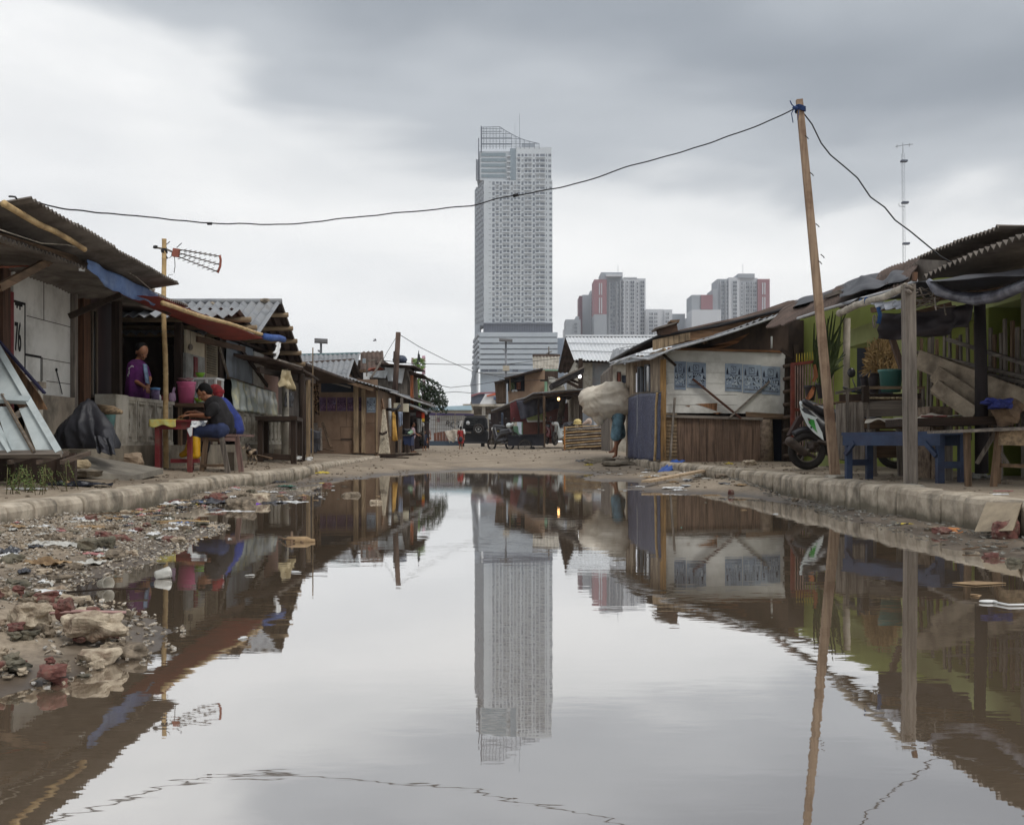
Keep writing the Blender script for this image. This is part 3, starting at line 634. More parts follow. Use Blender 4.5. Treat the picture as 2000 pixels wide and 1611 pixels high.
mb = MB(); a = S(170, 507, -4.16); b = S(309, 575, -4.16)
def fn(u, v):
    p = a.lerp(b, u); d = .72*(.12+.30*math.sin(min(1, u*1.3)*2.6)**.8*.5+.03*nz(u*14, 3))*(1-smooth(.96, 1, u)*.5); return p+V((.015*math.sin(u*18)+.02*nz(u*6, v*3), 0, -d*v))
T.part('blue_tarp', mb.grid(fn, 40, 8, .003), BLUT)
mb = MB(); mb.tube([S(0, 449, -4.17), S(40, 462, -4.17), S(80, 475, -4.16), S(130, 478, -4.16), S(182, 491, -4.17)], .006, 5); mb.tube([S(210, 510, -4.17), S(265, 540, -4.14), S(300, 570, -4.14), S(322, 579, -4.1)], .006, 5); T.part('cable', mb, BAMG)
mb = MB(); mb.tube([S(18, 389, -3.95)+V((0, 0, .02)), S(22, 384, -3.95), S(30, 385, -3.95), S(33, 389, -3.95)], .008, 5); T.part('wire_loop', mb, WIRE)
# stepping block and plinth
CST = mat('plinth_cement', (150, 140, 124), (104, 96, 84), 2.2, (1, 1, .6), .92, .3, dirt=(66, 60, 52), dsc=2.4, damt=.8)
one('step', MB().box(-5.2, -4.6, 10.3, 12.15, 0, .52), CST, 'low cement step under the black covered motorbike', 'step')
# ---------- food stall with carved balustrade, red awning
T = Thing('food_stall', 'open front food stall behind a carved cement balustrade under a long red awning', 'food stall', (-4.8, 15, .2))
mb = MB(); mb.box(-5.9, -4.72, 12.18, 21.3, 0, .555); T.part('plinth', mb, CST)
T.part('pillar', MB().box(-4.97, -4.72, 12.2, 12.6, .555, 1.17), CEML)
mb = MB()
for q0, q1 in ((12.6, 14.45), (18.05, 21.3)): mb.box(-4.9, -4.76, q0, q1, 1.12, 1.165).box(-4.88, -4.78, q0, q1, .555, .6).box(-4.88, -4.81, q0, q1, .6, 1.12)
T.part('balustrade', mb, CEML)
T.part('paint_strip', MB().box(-4.8, -4.75, 12.6, 12.66, .6, 1.12), mat('teal_paint', (92, 128, 122), (80, 110, 104), 6))
for k in range(25):
    y = 12.7+k*.343; mb = MB()
    if 14.4 < y < 17.9: continue
    x0, x1 = -4.81, -4.775
    mb.box(x0, x1+.01, y, y+.03, .6, 1.12).box(x0, x1+.01, y+.28, y+.31, .6, 1.12).box(x0, x1, y+.03, y+.28, 1.085, 1.12).box(x0, x1, y+.03, y+.28, .6, .625)
    c = y+.155
    for zc, sg in ((1.0, 1), (.72, -1)):
        mb.prism([(x0, c-.085, zc+sg*.05), (x0, c+.085, zc+sg*.05), (x0, c+.03, zc-sg*.07), (x0, c-.03, zc-sg*.07)], (.03, 0, 0))
    mb.prism([(x0, c-.02, .92), (x0, c+.02, .92), (x0, c+.055, .86), (x0, c+.02, .80), (x0, c-.02, .80), (x0, c-.055, .86)], (.028, 0, 0))
    T.part('carved_panel', mb, CEML)
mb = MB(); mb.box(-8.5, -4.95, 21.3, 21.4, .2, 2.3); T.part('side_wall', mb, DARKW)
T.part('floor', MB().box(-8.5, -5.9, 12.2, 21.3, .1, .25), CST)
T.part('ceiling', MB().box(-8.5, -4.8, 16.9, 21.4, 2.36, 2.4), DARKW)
for y, w, m in ((12.78, .1, WDK), (15.15, .12, WDK), (16.3, .08, WM), (17.18, .22, WDK)): T.part('post', MB().box(-5.0, -4.9, y, y+w, .55, 2.36), m)
T.part('sign_board', MB().box(-4.9, -4.87, 15.3, 16.22, 1.93, 2.28), mat('cream_board', (190, 180, 158), (160, 150, 130), 2, dirt=(110, 96, 80), dsc=3))
mb = MB(); mb.box(-4.98, -4.93, 16.4, 17.15, .56, 2.3); d = T.part('shutter_door', mb, mat('cream_door', (158, 148, 128), (130, 120, 102), 3, (1, 1, .3)))
for z0, z1 in ((.66, 1.16),): T.part('door_panel', MB().box(-4.93, -4.915, 16.52, 17.03, z0, z1), MATS['cream_door'])
for k in range(13): T.part('louvre', MB().bar((-4.92, 16.52, 1.72+k*.04), (-4.92, 17.03, 1.72+k*.04), .025, .012), wood((120, 110, 94), d='y'))
T.part('corrugated_panel', MB().corr((-4.86, 17.42, 1.68), (-4.86, 19.2, 1.68), (-4.86, 19.2, 2.34), (-4.86, 17.42, 2.34), .09, .012, .005, .01, 4), mat('grey_sheet', (140, 148, 156), (112, 118, 126), 2, (1, 1, .3), .6, dirt=(90, 84, 80), dsc=2))
T.part('board', MB().box(-4.86, -4.83, 19.2, 19.95, 1.62, 2.3), PANEL)
T.part('pink_wall', MB().box(-4.93, -4.86, 19.3, 21.3, 1.1, 2.3), mat('pink_plaster', (176, 146, 134), (140, 116, 108), 2, dirt=(96, 70, 64), dsc=2))
T.part('diagonal_batten', MB().bar((-4.8, 18.0, 2.28), (-4.8, 20.1, 1.7), .03, .07), WDKY); T.part('rail', MB().bar((-4.83, 17.4, 1.69), (-4.83, 20.6, 1.60), .04, .04), WMY)
pm = mat('cloudy_plastic_sheet', (176, 182, 172), (116, 128, 122), 2.2, (1, 1, .25), .25, .3, spec=.8, dirt=(214, 206, 150), dsc=2.3, damt=.9)
T.part('plastic_sheet', fold_cloth((-4.78, 17.42, 1.68), (-4.78, 20.7, 1.60), (-4.76, 20.9, 1.12), (-4.72, 17.42, 1.14), 60, 14, .022, 7, 2), pm)
# red awning
a, b = S(308, 579, -3.9), S(514, 660, -3.9); mb = MB(); c = V((-4.5, 11.5, 2.3)); d = V((-4.5, 16.0, 2.2))
def fn(u, v):
    p = a.lerp(b, u).lerp(c.lerp(d, u), v); return p+ZN*(-.035*math.sin(math.pi*v)*(.6+.4*nz(u*3, 1))+.012*nz(u*9, v*5))
aw = T.part('awning', mb.grid(fn, 40, 12, .004), REDT)
T.part('awning_pole', pole(S(318, 592, -3.88), S(511, 653, -3.86), .027, seed=9), BAM)
T.part('tarp_roll', MB().tube([S(516, 657, -3.95), S(530, 660, -4.0), S(545, 660, -4.02), S(553, 663, -4.05)], [.05, .06, .055, .06], 8), mat('blue_bundle', (76, 104, 164), (54, 76, 130), 8))
T.part('eave_rag', fold_cloth(S(541, 668, -3.95), S(549, 670, -3.95), S(540, 702, -3.9), S(533, 690, -3.9), 8, 12, .05, 1, 3), WHT)
T.part('fascia', MB().bar(S(384, 662, -4.7), S(478, 682, -4.6), .03, .09), wood((96, 74, 58), d='y'))
T.part('hanging_bundle', MB().tube([S(372, 640, -4.8), S(372, 672, -4.8)], .004, 4).ell(S(372, 678, -4.8), (.04, .04, .05)), GW)
T.part('leaning_stick', MB().bar(S(427, 672, -4.7), S(446, 735, -4.74), .03), GW)
T.part('ceiling_board', MB().prism([S(330, 600, -4.5), S(366, 612, -4.5), S(378, 632, -4.5), S(340, 618, -4.5)], (-.03, 0, 0)), PANEL)
# lower little roof with purlin ends over the stall
def gable(T, R0, R1, E0, E1, m, mu, seed=0, logs=4, ext=.12, lr=.045, nm='roof'):
    T.part(nm, MB().corr(R0, R1, E1, E0, .16, .028, .008, .01, seed), m)
    for k in range(logs):
        t = (k+.5)/logs; p = R0.lerp(E0, t)-ZN*.09; q = R1.lerp(E1, t)-ZN*.09; T.part('purlin', MB().tube([p, q+(q-p).normalized()*ext], lr*.9, 7), WLX)
T = Thing('small_roof', 'small corrugated lean-to roof with log purlins just above the end of the red awning', 'roof', W(468, 604, 15))
r1 = W(468, 604, 15); e1 = W(503, 650, 17); gable(T, r1+V((-2.5, 0, 0)), r1, e1+V((-2.5, 0, 0)), e1, CORB, None, 3, 3)
T.part('front_slope', MB().corr(r1+V((-2.5, 0, 0)), r1, W(452, 618, 14.2), W(452, 618, 14.2)+V((-2.5, 0, 0)), .16, .028, .008, .01, 5), CORG)
T.part('wall', MB().box(-6.6, -6.4, 14, 17, 2.2, 2.6), DARKW)
# ---------- gabled house
T = Thing('gabled_house', 'house with the highest grey corrugated gable roof, its open end over the left walkway', 'house', (-6.5, 18.5, .2))
r1 = W(547, 591, 18); r0 = r1+V((-3.0, 0, .0)); e1 = W(590, 713, 21.2); n1 = W(506, 652, 15.9)
gable(T, r0, r1, e1+V((-3.2, 0, 0)), e1, CORB, None, 6, 5, .1, .05)
T.part('front_slope', MB().corr(r0, r1, n1, n1+V((-3, 0, 0)), .15, .03, .008, .01, 8), CORG)
mb = MB().tube([r0+ZN*.02, r1+ZN*.02+V((.03, 0, 0))], .05, 8); T.part('ridge_cap', mb, CORG)
T.part('ridge_stone', MB().rock(W(519, 588, 18), (.1, .1, .05), 2), CEM); T.part('ridge_stone', MB().rock(W(413, 594, 18), (.06, .1, .05), 4), CEM)
T.part('barge_board', MB().bar(r1-ZN*.03+V((.02, 0, 0)), e1-ZN*.03+V((.02, 0, 0)), .03, .07), WDKY)
T.part('wall', MB().box(-8.5, -5.6, 16.9, 21.2, .3, 2.4), DARKW); T.part('gable_wall', MB().prism([(-5.6, 16.5, 2.2), (-5.6, 21, 2.15), (-5.6, 18, 3.0)], (-.1, 0, 0)), wood((98, 78, 64)))
# lean-to beyond the balustrade: posts, hanging cloths
T = Thing('lean_to', 'dark timber lean-to with hanging cloths between the balustrade and the brown plywood shack', 'lean-to', (-4.3, 22, .25))
a, b = S(541, 702, -4.05), S(614, 733, -4.05); T.part('roof', MB().corr(a, b, b+V((-1.5, 0, .2)), a+V((-.75, 0, .1)), .12, .02, .006, .02, 3), CORB)
T.part('eave_batten', MB().bar(S(543, 703, -4.02), S(590, 717, -4.02), .035, .03), GWY)
T.part('beam', MB().bar(S(505, 722, -4.3), S(614, 745, -4.3), .06, .1), WDKY); T.part('beam', MB().bar(S(590, 722, -4.0), S(622, 742, -4.0), .03, .03), WDKY)
T.part('back_wall', MB().box(-5.5, -5.42, 19.5, 28, .3, 1.25), wood((104, 86, 74))); T.part('back_wall', MB().box(-5.5, -5.44, 21.5, 28, 1.25, 2.1), wood((140, 134, 130)))
T.part('end_wall', MB().box(-6.8, -5.5, 27.9, 28, .3, 2.4), DARKW); T.part('inner_roof', MB().box(-6.8, -4.3, 21.5, 28, 2.2, 2.25), DARKW)
for x, t0, rr_, m, X_ in ((556, 722, .07, CEML, -4.35), (589, 735, .075, WDK, -4.1)):
    p = S(x, t0, X_); T.part('post', MB().tube([(X_, p.y, ground(X_, p.y)-.02), (X_+.02, p.y, 1.2), (X_, p.y, p.z+.05)], [rr_, rr_*.95, rr_*.9], 8), m)
for x in (604, 600): p = S(x, 742, -4.2); T.part('pole', MB().bar((-4.2, p.y, .25), (-4.2, p.y, p.z), .04), WL)
p = S(611, 679, -4.0); T.part('stick', MB().bar((-4.0, p.y, .25), p, .02), WL)
hc = lambda n_, l_, a, b, c, d, m, c_='cloth', g_=None, **k: one(n_, fold_cloth(a, b, c, d, **k), m, l_, c_, g_)
hc('hanging_cloth', 'cream cloth hanging from the lean-to eave beside the whitish post', S(552, 722, -4.12), S(567, 724, -4.12), S(575, 768, -4.15), S(548, 760, -4.15), mat('cream_cloth', (216, 200, 164), (180, 164, 128), 5), amp=.05, f=3, seed=1, ragged=.3)
hc('hanging_cloth', 'black shirt hanging behind the cream cloth', S(558, 765, -4.3), S(574, 766, -4.3), S(573, 796, -4.3), S(557, 794, -4.3), BLKT, amp=.02, f=2, seed=2)
hc('hanging_cloth', 'long leopard patterned cloth hanging at the edge of the brown plywood shack', W(611, 745, 26), W(622, 745, 26), W(626, 812, 26), W(614, 806, 26), mat('leopard_cloth', (172, 142, 112), (52, 38, 34), 16, (1, 1, 1), .8, .1, lo=.47, hi=.53), amp=.05, f=2, seed=5)
# ---------- brown plywood shack with poster row
Y = 29.0; PLY = mat('old_plywood', (142, 118, 98), (108, 88, 72), 1.6, (1, 1, .35), .85, .15, dirt=(84, 60, 46), dsc=1.2, damt=.7)
T = Thing('plywood_shack', 'brown plywood shack with a row of purple posters and a sloping roof', 'shack', (W(680, 0, Y).x, Y, .25))
def fb(x0, y0, x1, y1, Y, t=.04): return pbox(MB(), x0, y0, x1, y1, Y, Y+t)
T.part('wall', fb(618, 741, 737, 886, Y, .1), PLY); T.part('wall', MB().prism([W(618, 742, Y), W(737, 742+14, Y), W(737, 753, Y), W(618, 722, Y)], (0, .1, 0)), DARKW)
mb = MB().box(W(737, 0, Y).x-.05, W(737, 0, Y).x, Y, Y+4.5, .1, 2.1); T.part('side_wall', mb, WM)
T.part('back_board', fb(627, 745, 690, 766, Y-.01, .01), mat('blue_black', (38, 44, 56), (28, 32, 42), 2, bump=0))
mb = MB()
for x0, y0, x1, y1 in ((665, 833, 690, 833.5), (629, 859, 665, 859.5), (676, 806, 676.6, 832), (665, 833, 665.6, 853), (713, 826, 736, 826.6)): pbox(mb, x0, y0, x1, y1, Y-.006, Y)
T.part('seam', mb, DARKW); T.part('vent_slot', fb(665, 856, 687, 860, Y-.012, .012), DARKW)
for x, w, y0 in ((690.5, 9.5, 753), (706, 7, 757)): T.part('post', fb(x, y0, x+w, 884, Y-.14, .1), WL)
T.part('corner_batten', fb(734, 762, 737.5, 884, Y-.03, .03), WL)
a, b = W(586, 711, Y-1), W(743, 757, Y-.5); T.part('roof', MB().corr(a, b, b+V((0, 5, .1)), a+V((0, 5, .1)), .1, .02, .006, .015, 5), CORG)
T.part('fascia', MB().bar(a-ZN*.08+V((0, .04, 0)), b-ZN*.06+V((-.2, .04, 0)), .04, .1), WMX); T.part('under_batten', MB().bar(W(610, 738, 28.5), W(685, 757, 28.5), .04, .04), GWX)
def poster(x0, y0, x1, y1, Y, m_bg, m_dk, m_lt, seed, label, tilt=0, cat='poster', group=None, strip=True):
    P = Thing('poster', label, cat, W((x0+x1)/2, y1, Y), group); w = x1-x0; h = y1-y0
    def q(u, v, dy=0): return W(x0+u*w, y0+v*h+tilt*u*w, Y-dy)
    def pr(mb, us, dy, t=.002): return mb.prism([q(u, v, dy) for u, v in us], (0, t, 0))
    rr = random.Random(seed)
    P.part('sheet', pr(MB(), [(0, .01), (1, 0), (.99, 1), (.5, .985), (.01, 1)], .004, .004), m_bg)
    mb = MB()
    fr = .02; a, b, c, d = .34, .1, .62, .32        # square emblem with an arrow stroke
    for us in ([(a, b), (c, b), (c, b+fr), (a, b+fr)], [(a, d), (c, d), (c, d+fr), (a, d+fr)], [(a, b), (a+fr, b), (a+fr, d), (a, d)], [(c, b), (c+fr, b), (c+fr, d+fr), (c, d+fr)],
               [(.42, .15), (.45, .14), (.55, .21), (.53, .23)], [(.55, .21), (.53, .23), (.43, .28), (.42, .27)]): pr(mb, us, .006)
    for cx in (.14, .82):                           # two small dark standing shapes
        pr(mb, [(cx-.06, .38), (cx+.06, .38), (cx+.04, .24), (cx+.01, .14), (cx-.02, .22), (cx-.05, .28)], .006)
    for k in range(26):                             # band of cramped lettering
        u = .06+.88*rr.random(); v = .42+.15*rr.random()-.04*math.cos((u-.5)*5); s_ = .03+.03*rr.random(); pr(mb, [(u, v), (u+s_, v+.01), (u+s_*.5, v+.07), (u-.01, v+.05)], .006)
    pr(mb, [(.08, .385), (.92, .385), (.92, .4), (.08, .4)], .006)
    for k in range(9):
        u = .4+.5*rr.random(); v = .62+.16*rr.random(); pr(mb, [(u, v), (u+.07, v+.02), (u+.03, v+.08)], .006)
    if strip: pr(mb, [(.1, .86), (.9, .86), (.9, .9), (.1, .9)], .006)
    P.part('dark_print', mb, m_dk)
    mb = MB()
    for k in range(16):
        u = .08+.8*rr.random(); v = .6+.18*rr.random(); pr(mb, [(u, v), (u+.09, v+.01), (u+.06, v+.035), (u, v+.03)], .008, .001)
    for k in range(12):
        u = .1+.75*rr.random(); v = .44+.12*rr.random(); pr(mb, [(u, v), (u+.03, v), (u+.03, v+.04), (u, v+.03)], .008, .001)
    for k in range(14): pr(mb, [(.13+k*.053, .872), (.155+k*.053, .872), (.155+k*.053, .886), (.13+k*.053, .886)], .008, .001)
    P.part('pale_print', mb, m_lt); return P
PB = mat('poster_blue', (152, 164, 176), (122, 134, 150), 5, bump=.1, dirt=(92, 104, 128), dsc=3); PD = mat('poster_ink', (46, 50, 64), (36, 40, 52), 8, bump=0); PL = mat('poster_pale', (200, 208, 214), (180, 190, 198), 8, bump=0)
PP = mat('poster_purple', (98, 66, 92), (70, 50, 72), 5, bump=.1, dirt=(110, 120, 150), dsc=5); PPL = mat('poster_pink_print', (160, 124, 148), (140, 104, 128), 6, bump=0)
PPD = mat('poster_plum', (56, 36, 54), (44, 28, 44), 6, bump=0)
for k, (x0, x1) in enumerate(((624, 637), (639, 656), (658, 676), (678, 691), (700.5, 706))):
    poster(x0, 776, x1, 803, Y, PP, PPD, PPL, 20+k, ('leftmost narrow', 'second from left', 'widest middle', 'fourth, beside the post', 'thin sliver between the two posts')[k]+' of the purple posters on the brown plywood wall', group='purple posters on the plywood shack')
poster(716, 776, 734, 806, Y, PB, PD, PL, 30, 'pale blue poster at the right end of the brown plywood wall')
# pale corrugated roofs behind the plywood shack
T = Thing('tin_roof_house', 'low house with pale grey corrugated roof and small gable just behind the plywood shack', 'house', W(640, 720, 32))
r0, r1, e0, e1 = W(540, 712, 33), W(692, 702, 33), W(540, 748, 30.6), W(680, 740, 30.6)
T.part('roof', MB().corr(r0, r1, e1, e0, .17, .03, .008, .01, 2), CORG); T.part('ridge_cap', MB().bar(r0, r1, .16, .05), CORB)
b1 = W(708, 738, 35.2); T.part('rear_slope', MB().corr(r0, r1, b1, b1+V((-3, 0, 0)), .17, .03, .008, .01, 2), CORB)
T.part('wall', MB().prism([r1+V((-.35, 0, -.1)), W(682, 740, 31)+V((-.1, 0, 0)), V((-5.3, 31, .2)), V((-5.3, 35, .2)), b1+V((-.3, 0, 0))], (-2.5, 0, 0)), wood((120, 96, 74)))
T = Thing('tin_roof_house', 'taller grey corrugated roof with a teal ridge cap left of the brown corrugated wall', 'house', W(650, 700, 37))
r0, r1, e0, e1 = W(500, 695, 38), W(703, 690, 38), W(500, 724, 35.6), W(696, 724, 35.6)
T.part('roof', MB().corr(r0, r1, e1, e0, .17, .03, .008, .01, 7), CORG); T.part('ridge_cap', MB().bar(r0, r1, .2, .06), mat('teal_cap', (110, 136, 140), (92, 116, 120), 3))
T.part('wall', MB().box(-9, -5.9, 36, 40, .2, 3.2), DARKW)
T = Thing('brown_sheet_house', 'brown corrugated upper storey beside the teal ridged roof', 'house', W(725, 700, 40))
a, b, c, d = W(704, 688, 41), W(748, 686, 41), W(751, 722, 40), W(704, 722, 40); T.part('corrugated_wall', MB().corr(a, b, c, d, .2, .03, .01, .01, 1), CORB)
T.part('wall', MB().box(a.x-.5, b.x, 41.1, 45, .2, a.z-.3), DARKW); T.part('window', fb(708, 700, 714, 709, 39.8, .1), mat('pane_pale', (170, 180, 184), (140, 150, 156), 2, bump=0, rough=.3))
T.part('beam', MB().bar(W(698, 725, 39.7), W(752, 722, 39.7), .1), WM)
# upper shack with white tarps
Y = 36.0; T = Thing('upper_shack', 'raised shack of weathered slats wrapped in torn white tarps, behind the tall brown pole', 'shack', W(765, 772, Y))
mb = MB()
for k in range(22): x = 732+k*2.9; mb.prism([W(x, 741, Y), W(x+2.6, 741, Y), W(x+2.6, 764+k*.5, Y), W(x, 763.5+k*.5, Y)], (0, .05+.02*(k % 2), 0))
T.part('slat_wall', mb, GW); T.part('body', MB().prism([W(733, 716, Y+.15), W(798, 718, Y+.15), W(802, 785, Y+.15), W(733, 785, Y+.15)], (0, 3.2, 0)), GW)
T.part('roof', MB().prism([W(733, 708.5, Y-.5), W(811, 714, Y-.5), W(811, 717, Y-.5), W(733, 711.5, Y-.5)], (0, 4, .1)), WDKX); T.part('side_eave', MB().prism([W(796, 725, Y), W(827, 731, Y), W(827, 733, Y), W(796, 727.5, Y)], (0, 3, 0)), WDKX)
T.part('corner_post', fb(801.5, 733, 807, 800, Y, .15), wood((186, 110, 72)))
WT = mat('white_tarp', (214, 216, 216), (182, 186, 188), 3, (1, 1, 1), .55, .3, dirt=(130, 134, 136), dsc=3)
T.part('tarp', fold_cloth(W(751, 717, Y-.1), W(791, 719, Y-.1), W(785, 750, Y-.15), W(758, 744, Y-.15), 20, 14, .05, 2, 1), WT)
T.part('tarp', fold_cloth(W(719, 726, Y-.1), W(759, 722, Y-.12), W(753, 741, Y-.15), W(722, 738, Y-.1), 20, 10, .06, 2, 4, ragged=.25), WT)
T.part('water_box', fb(709.5, 728, 718, 745, Y-1, .5), WHT); T.part('torn_strip', fold_cloth(W(793, 722, Y-.1), W(797, 722, Y-.1), W(801, 745, Y-.1), W(797, 740, Y-.1), 6, 8, .04, 1), GW)
T.part('brick_heap', MB().rock(W(735, 722, Y+.2), (.5, .3, .1), 3), mat('brick_red', (156, 84, 62), (120, 62, 48), 6))
one('basin', MB().lathe(W(781, 709, Y+.5), [(.22, 0), (.27, .12), (.2, .24), (.12, .27)], 14), mat('slate_blue', (74, 84, 104), (54, 62, 78), 4, rough=.4), 'slate blue basin upturned on the roof of the tarp wrapped shack', 'basin')
one('rooftop_chair', MB().bar(W(769, 708, Y), W(770, 686, Y), .05).bar(W(769, 700, Y+.2), W(774, 698, Y+.2), .3, .06).bar(W(773, 708, Y), W(774, 696, Y), .05), WDK, 'broken dark chair on the shack roof beside the blue basin', 'chair')
one('pole', MB().tube([W(771, 775, Y-1), W(778, 649, Y-1)], [.1, .085], 9), wood((112, 92, 82)), 'tall brown timber pole rising in front of the white tarps', 'pole')
mb = MB(); mb.bar(W(725, 738, 34), W(746, 703, 34.4), .05); mb.bar(W(716, 735, 34), W(718, 702, 34), .04); mb.bar(W(718, 705, 34), W(735, 702, 34), .04)
one('roof_frame', mb, GW, 'loose crossed battens sticking up left of the tarp wrapped shack', 'timber frame')
mb = MB(); mb.bar(W(815, 712, 40), W(818, 685, 40), .03); mb.add(fold_cloth(W(816, 690, 40), W(820, 692, 40), W(821, 704, 40), W(815, 705, 40), 6, 6, .04, 1).v, fold_cloth(W(816, 690, 40), W(820, 692, 40), W(821, 704, 40), W(815, 705, 40), 6, 6, .04, 1).f)
one('flag', mb, BLKT, 'tattered black flag on a thin stick above the dark tree', 'flag')
ALUM = mat('dull_alloy', (130, 122, 112), (90, 84, 78), 8, rough=.45, metal=.5)
# ---------- left walkway: leaning panels, stall things
PB2 = mat('pale_blue_board', (196, 204, 204), (166, 176, 178), 2, (1, 1, .4), .7, .15, dirt=(120, 122, 120), dsc=2.4, damt=.5)
T = Thing('window_shutter', 'pale blue framed shutter leaning at the left edge on timber legs', 'shutter', W(60, 900, 8.8))
c0 = W(123, 889, 8.55); c1 = W(-190, 893, 8.55); nback = V((0, 1.25, 1.35)); 
def pp(px, py):      # on the leaning plane through the bottom edge, tilted back
    z0 = .6+(863-889)*8.55/2000; k = 1.25/1.35; zz = (863-py)/2000; Yv = (8.55+k*(CZ-z0)*1)/(1-k*zz) if False else None
    # solve Y = 8.55 + k*(z - z0), z = CZ + zz*Y
    Yv = (8.55+k*(CZ-z0))/(1-k*zz); return W(px, py, Yv)
nrm = V((0, -.73, .68))
def pan(pts, t=.012, off=0): return MB().prism([pp(x, y)+nrm*off for x, y in pts], nrm*t)
T.part('board', pan([(-190, 893), (30, 893), (-60, 700), (-190, 700)]), PB2); T.part('board', pan([(24, 893), (69, 893), (16, 796), (-8, 796)]), PB2); T.part('board', pan([(76, 893), (112, 893), (58, 796), (38, 800)]), PB2); T.part('board', pan([(-120, 783), (48, 783), (0, 686), (-120, 600)]), PB2)
def rail(nm, a, b, w, off=.03, m=PB2): return T.part(nm, MB().bar(pp(*a)+nrm*off, pp(*b)+nrm*off, w, .045, nrm), m)
rail('right_rail', (118, 889), (-6, 676), .055); rail('bottom_rail', (-190, 893), (122, 890), .05, .025, GWX); rail('middle_rail', (-190, 778), (62, 788), .06, .04); rail('mullion', (70, 890), (8, 778), .03, .03, WLX); rail('mullion', (22, 890), (-40, 790), .03, .03)
rail('thin_batten', (8, 780), (72, 892), .018, .05, GWX)
T.part('brace', MB().bar(pp(28, 810)-nrm*.02, pp(58, 790)-nrm*.02, .05), GWX)
for x in (24, 80, 126): p = pp(x, 893); T.part('leg_end', MB().bar(p+V((0, -.05, -.04)), p+V((.0, .5, .03)), .035), wood((112, 96, 84), d='y'))
for x, y in ((24, 8.9), (120, 9.2), (-100, 8.9)): T.part('leg', MB().bar(V(((x-HX)*y/F, y, .15)), V(((x-HX)*y/F, y, .5)), .06), WDK)
T.part('shade_sheet', MB().box(-5.6, -3.95, 9.25, 9.3, .12, .5), DARKW)  # dark sheet added as the shade under the leaning shutter
T = Thing('tarp_board', 'brown board edged with navy tarp leaning behind the pale blue panel', 'board', W(60, 800, 9.9))
T.part('board', MB().prism([W(-30, 640, 9.9), W(2, 672, 9.9), W(76, 770, 9.9), W(92, 800, 9.9), W(40, 800, 9.9), W(-30, 700, 9.9)], (0, .02, 0)), wood((150, 116, 88), name='browntri')); T.part('tarp_edge', MB().bar(W(-4, 664, 9.85), W(87, 768, 9.85), .05, .02), mat('navy_edge', (52, 50, 78), (40, 38, 60), 6))
T = Thing('balustrade_piece', 'short broken cement balustrade behind the leaning panel', 'balustrade', W(60, 850, 10.2)); Y = 10.1
T.part('coping', pbox(MB(), 45, 745, 77, 757, Y, Y+.15), CEM)
for x, w in ((48, 12), (63, 12)): T.part('panel', pbox(MB(), x, 757, x+w, 860, Y+.02, Y+.12), CEML)
# motorbike under a black cover
mb = MB(); Y = 10.75; cc = lambda x, y, dy=0: W(x, y, Y+dy)
mb.cap(cc(173, 782), cc(170, 805), .035, .1).cap(cc(170, 805), cc(160, 840), .11, .2).cap(cc(160, 840), cc(140, 862, .05), .2, .2).cap(cc(175, 830), cc(200, 865), .15, .15).cap(cc(135, 868, .1), cc(205, 870, -.05), .12, .14).cap(cc(183, 790), cc(206, 855, -.1), .05, .1).cap(cc(205, 850, -.15), cc(216, 880, -.25), .08, .06)
cv = remesh(mb, .022, 6, .6)
for i, p in enumerate(cv.v):
    a = math.atan2(p.y-Y, p.x-cc(165, 0).x); k = 1-smooth(1.0, 1.12, p.z)
    f = .034*(1-abs(math.sin(a*4.5+2.2*nz(p.z*1.6, a*.8, 4))))**2*k*smooth(.0, .25, 1.12-p.z)+.035*nz(p.x*7, p.y*7, p.z*4)-.03*abs(nz(p.x*12+p.z*6, p.y*12, 7)); cv.v[i] = p+V((math.cos(a)*f, math.sin(a)*f, 0))
    if cv.v[i].z < .53 and cv.v[i].y > 10.45: cv.v[i].z = .53
T = Thing('covered_motorbike', 'motorbike draped in a black waterproof cover before the dark doorway', 'motorbike', W(165, 880, Y)); T.part('cover', cv, BLKT)
T.part('hanging_tail', fold_cloth(W(183, 850, 10.36), W(216, 856, 10.36), W(226, 889, 10.3), W(190, 884, 10.3), 16, 12, .03, 2), BLKT)
T = Thing('bucket', 'faded teal bucket under the split logs beside the cement pillar', 'bucket', W(212, 845, 11.9)); p = W(212, 846, 11.9); T.part('bucket', MB().lathe(p, [(.05, 0), (.09, .28), (.095, .3), (.08, .3), (.01, .27)], 16), mat('faded_teal', (104, 140, 138), (86, 118, 118), 5))
for k in range(6): one('log', MB().tube([W(186+k*2, 793+k*2.4, 11.9-k*.03), W(222+k*3, 797+k*1.6, 11.7-k*.04)], .025, 7), WLX, 'split log lying across the teal bucket', 'log', 'split logs on the teal bucket')
# ground things
one('boulder', MB().rock(W(258, 898, 12.3), (.2, .16, .11), 3, 16, 10, .2), mat('tan_rock', (168, 148, 126), (120, 104, 88), 4, bump=.5), 'large tan boulder against the plinth left of the antenna pole', 'boulder')
mb = MB().prism([(-4.72, 11.0, .42), (-3.95, 11.6, .24), (-3.85, 10.4, .2), (-4.5, 9.7, .3)], (0, 0, .06)); one('ramp_slab', mb, mat('grey_slab', (146, 140, 128), (108, 102, 94), 3, bump=.5), 'sloping grey concrete ramp slab between the step and the walkway', 'slab')
one('stone_block', MB().rock(W(156, 906, 9.9), (.11, .09, .06), 6, 12, 8, .12), mat('yellow_stone', (184, 166, 134), (146, 130, 104), 5, bump=.4), 'squared yellowish stone block in front of the covered motorbike', 'stone')
one('stone_block', MB().rock(W(170, 924, 9.7), (.16, .1, .05), 9, 12, 8, .2), CST, 'flat grey stone lying below the yellowish block', 'stone')
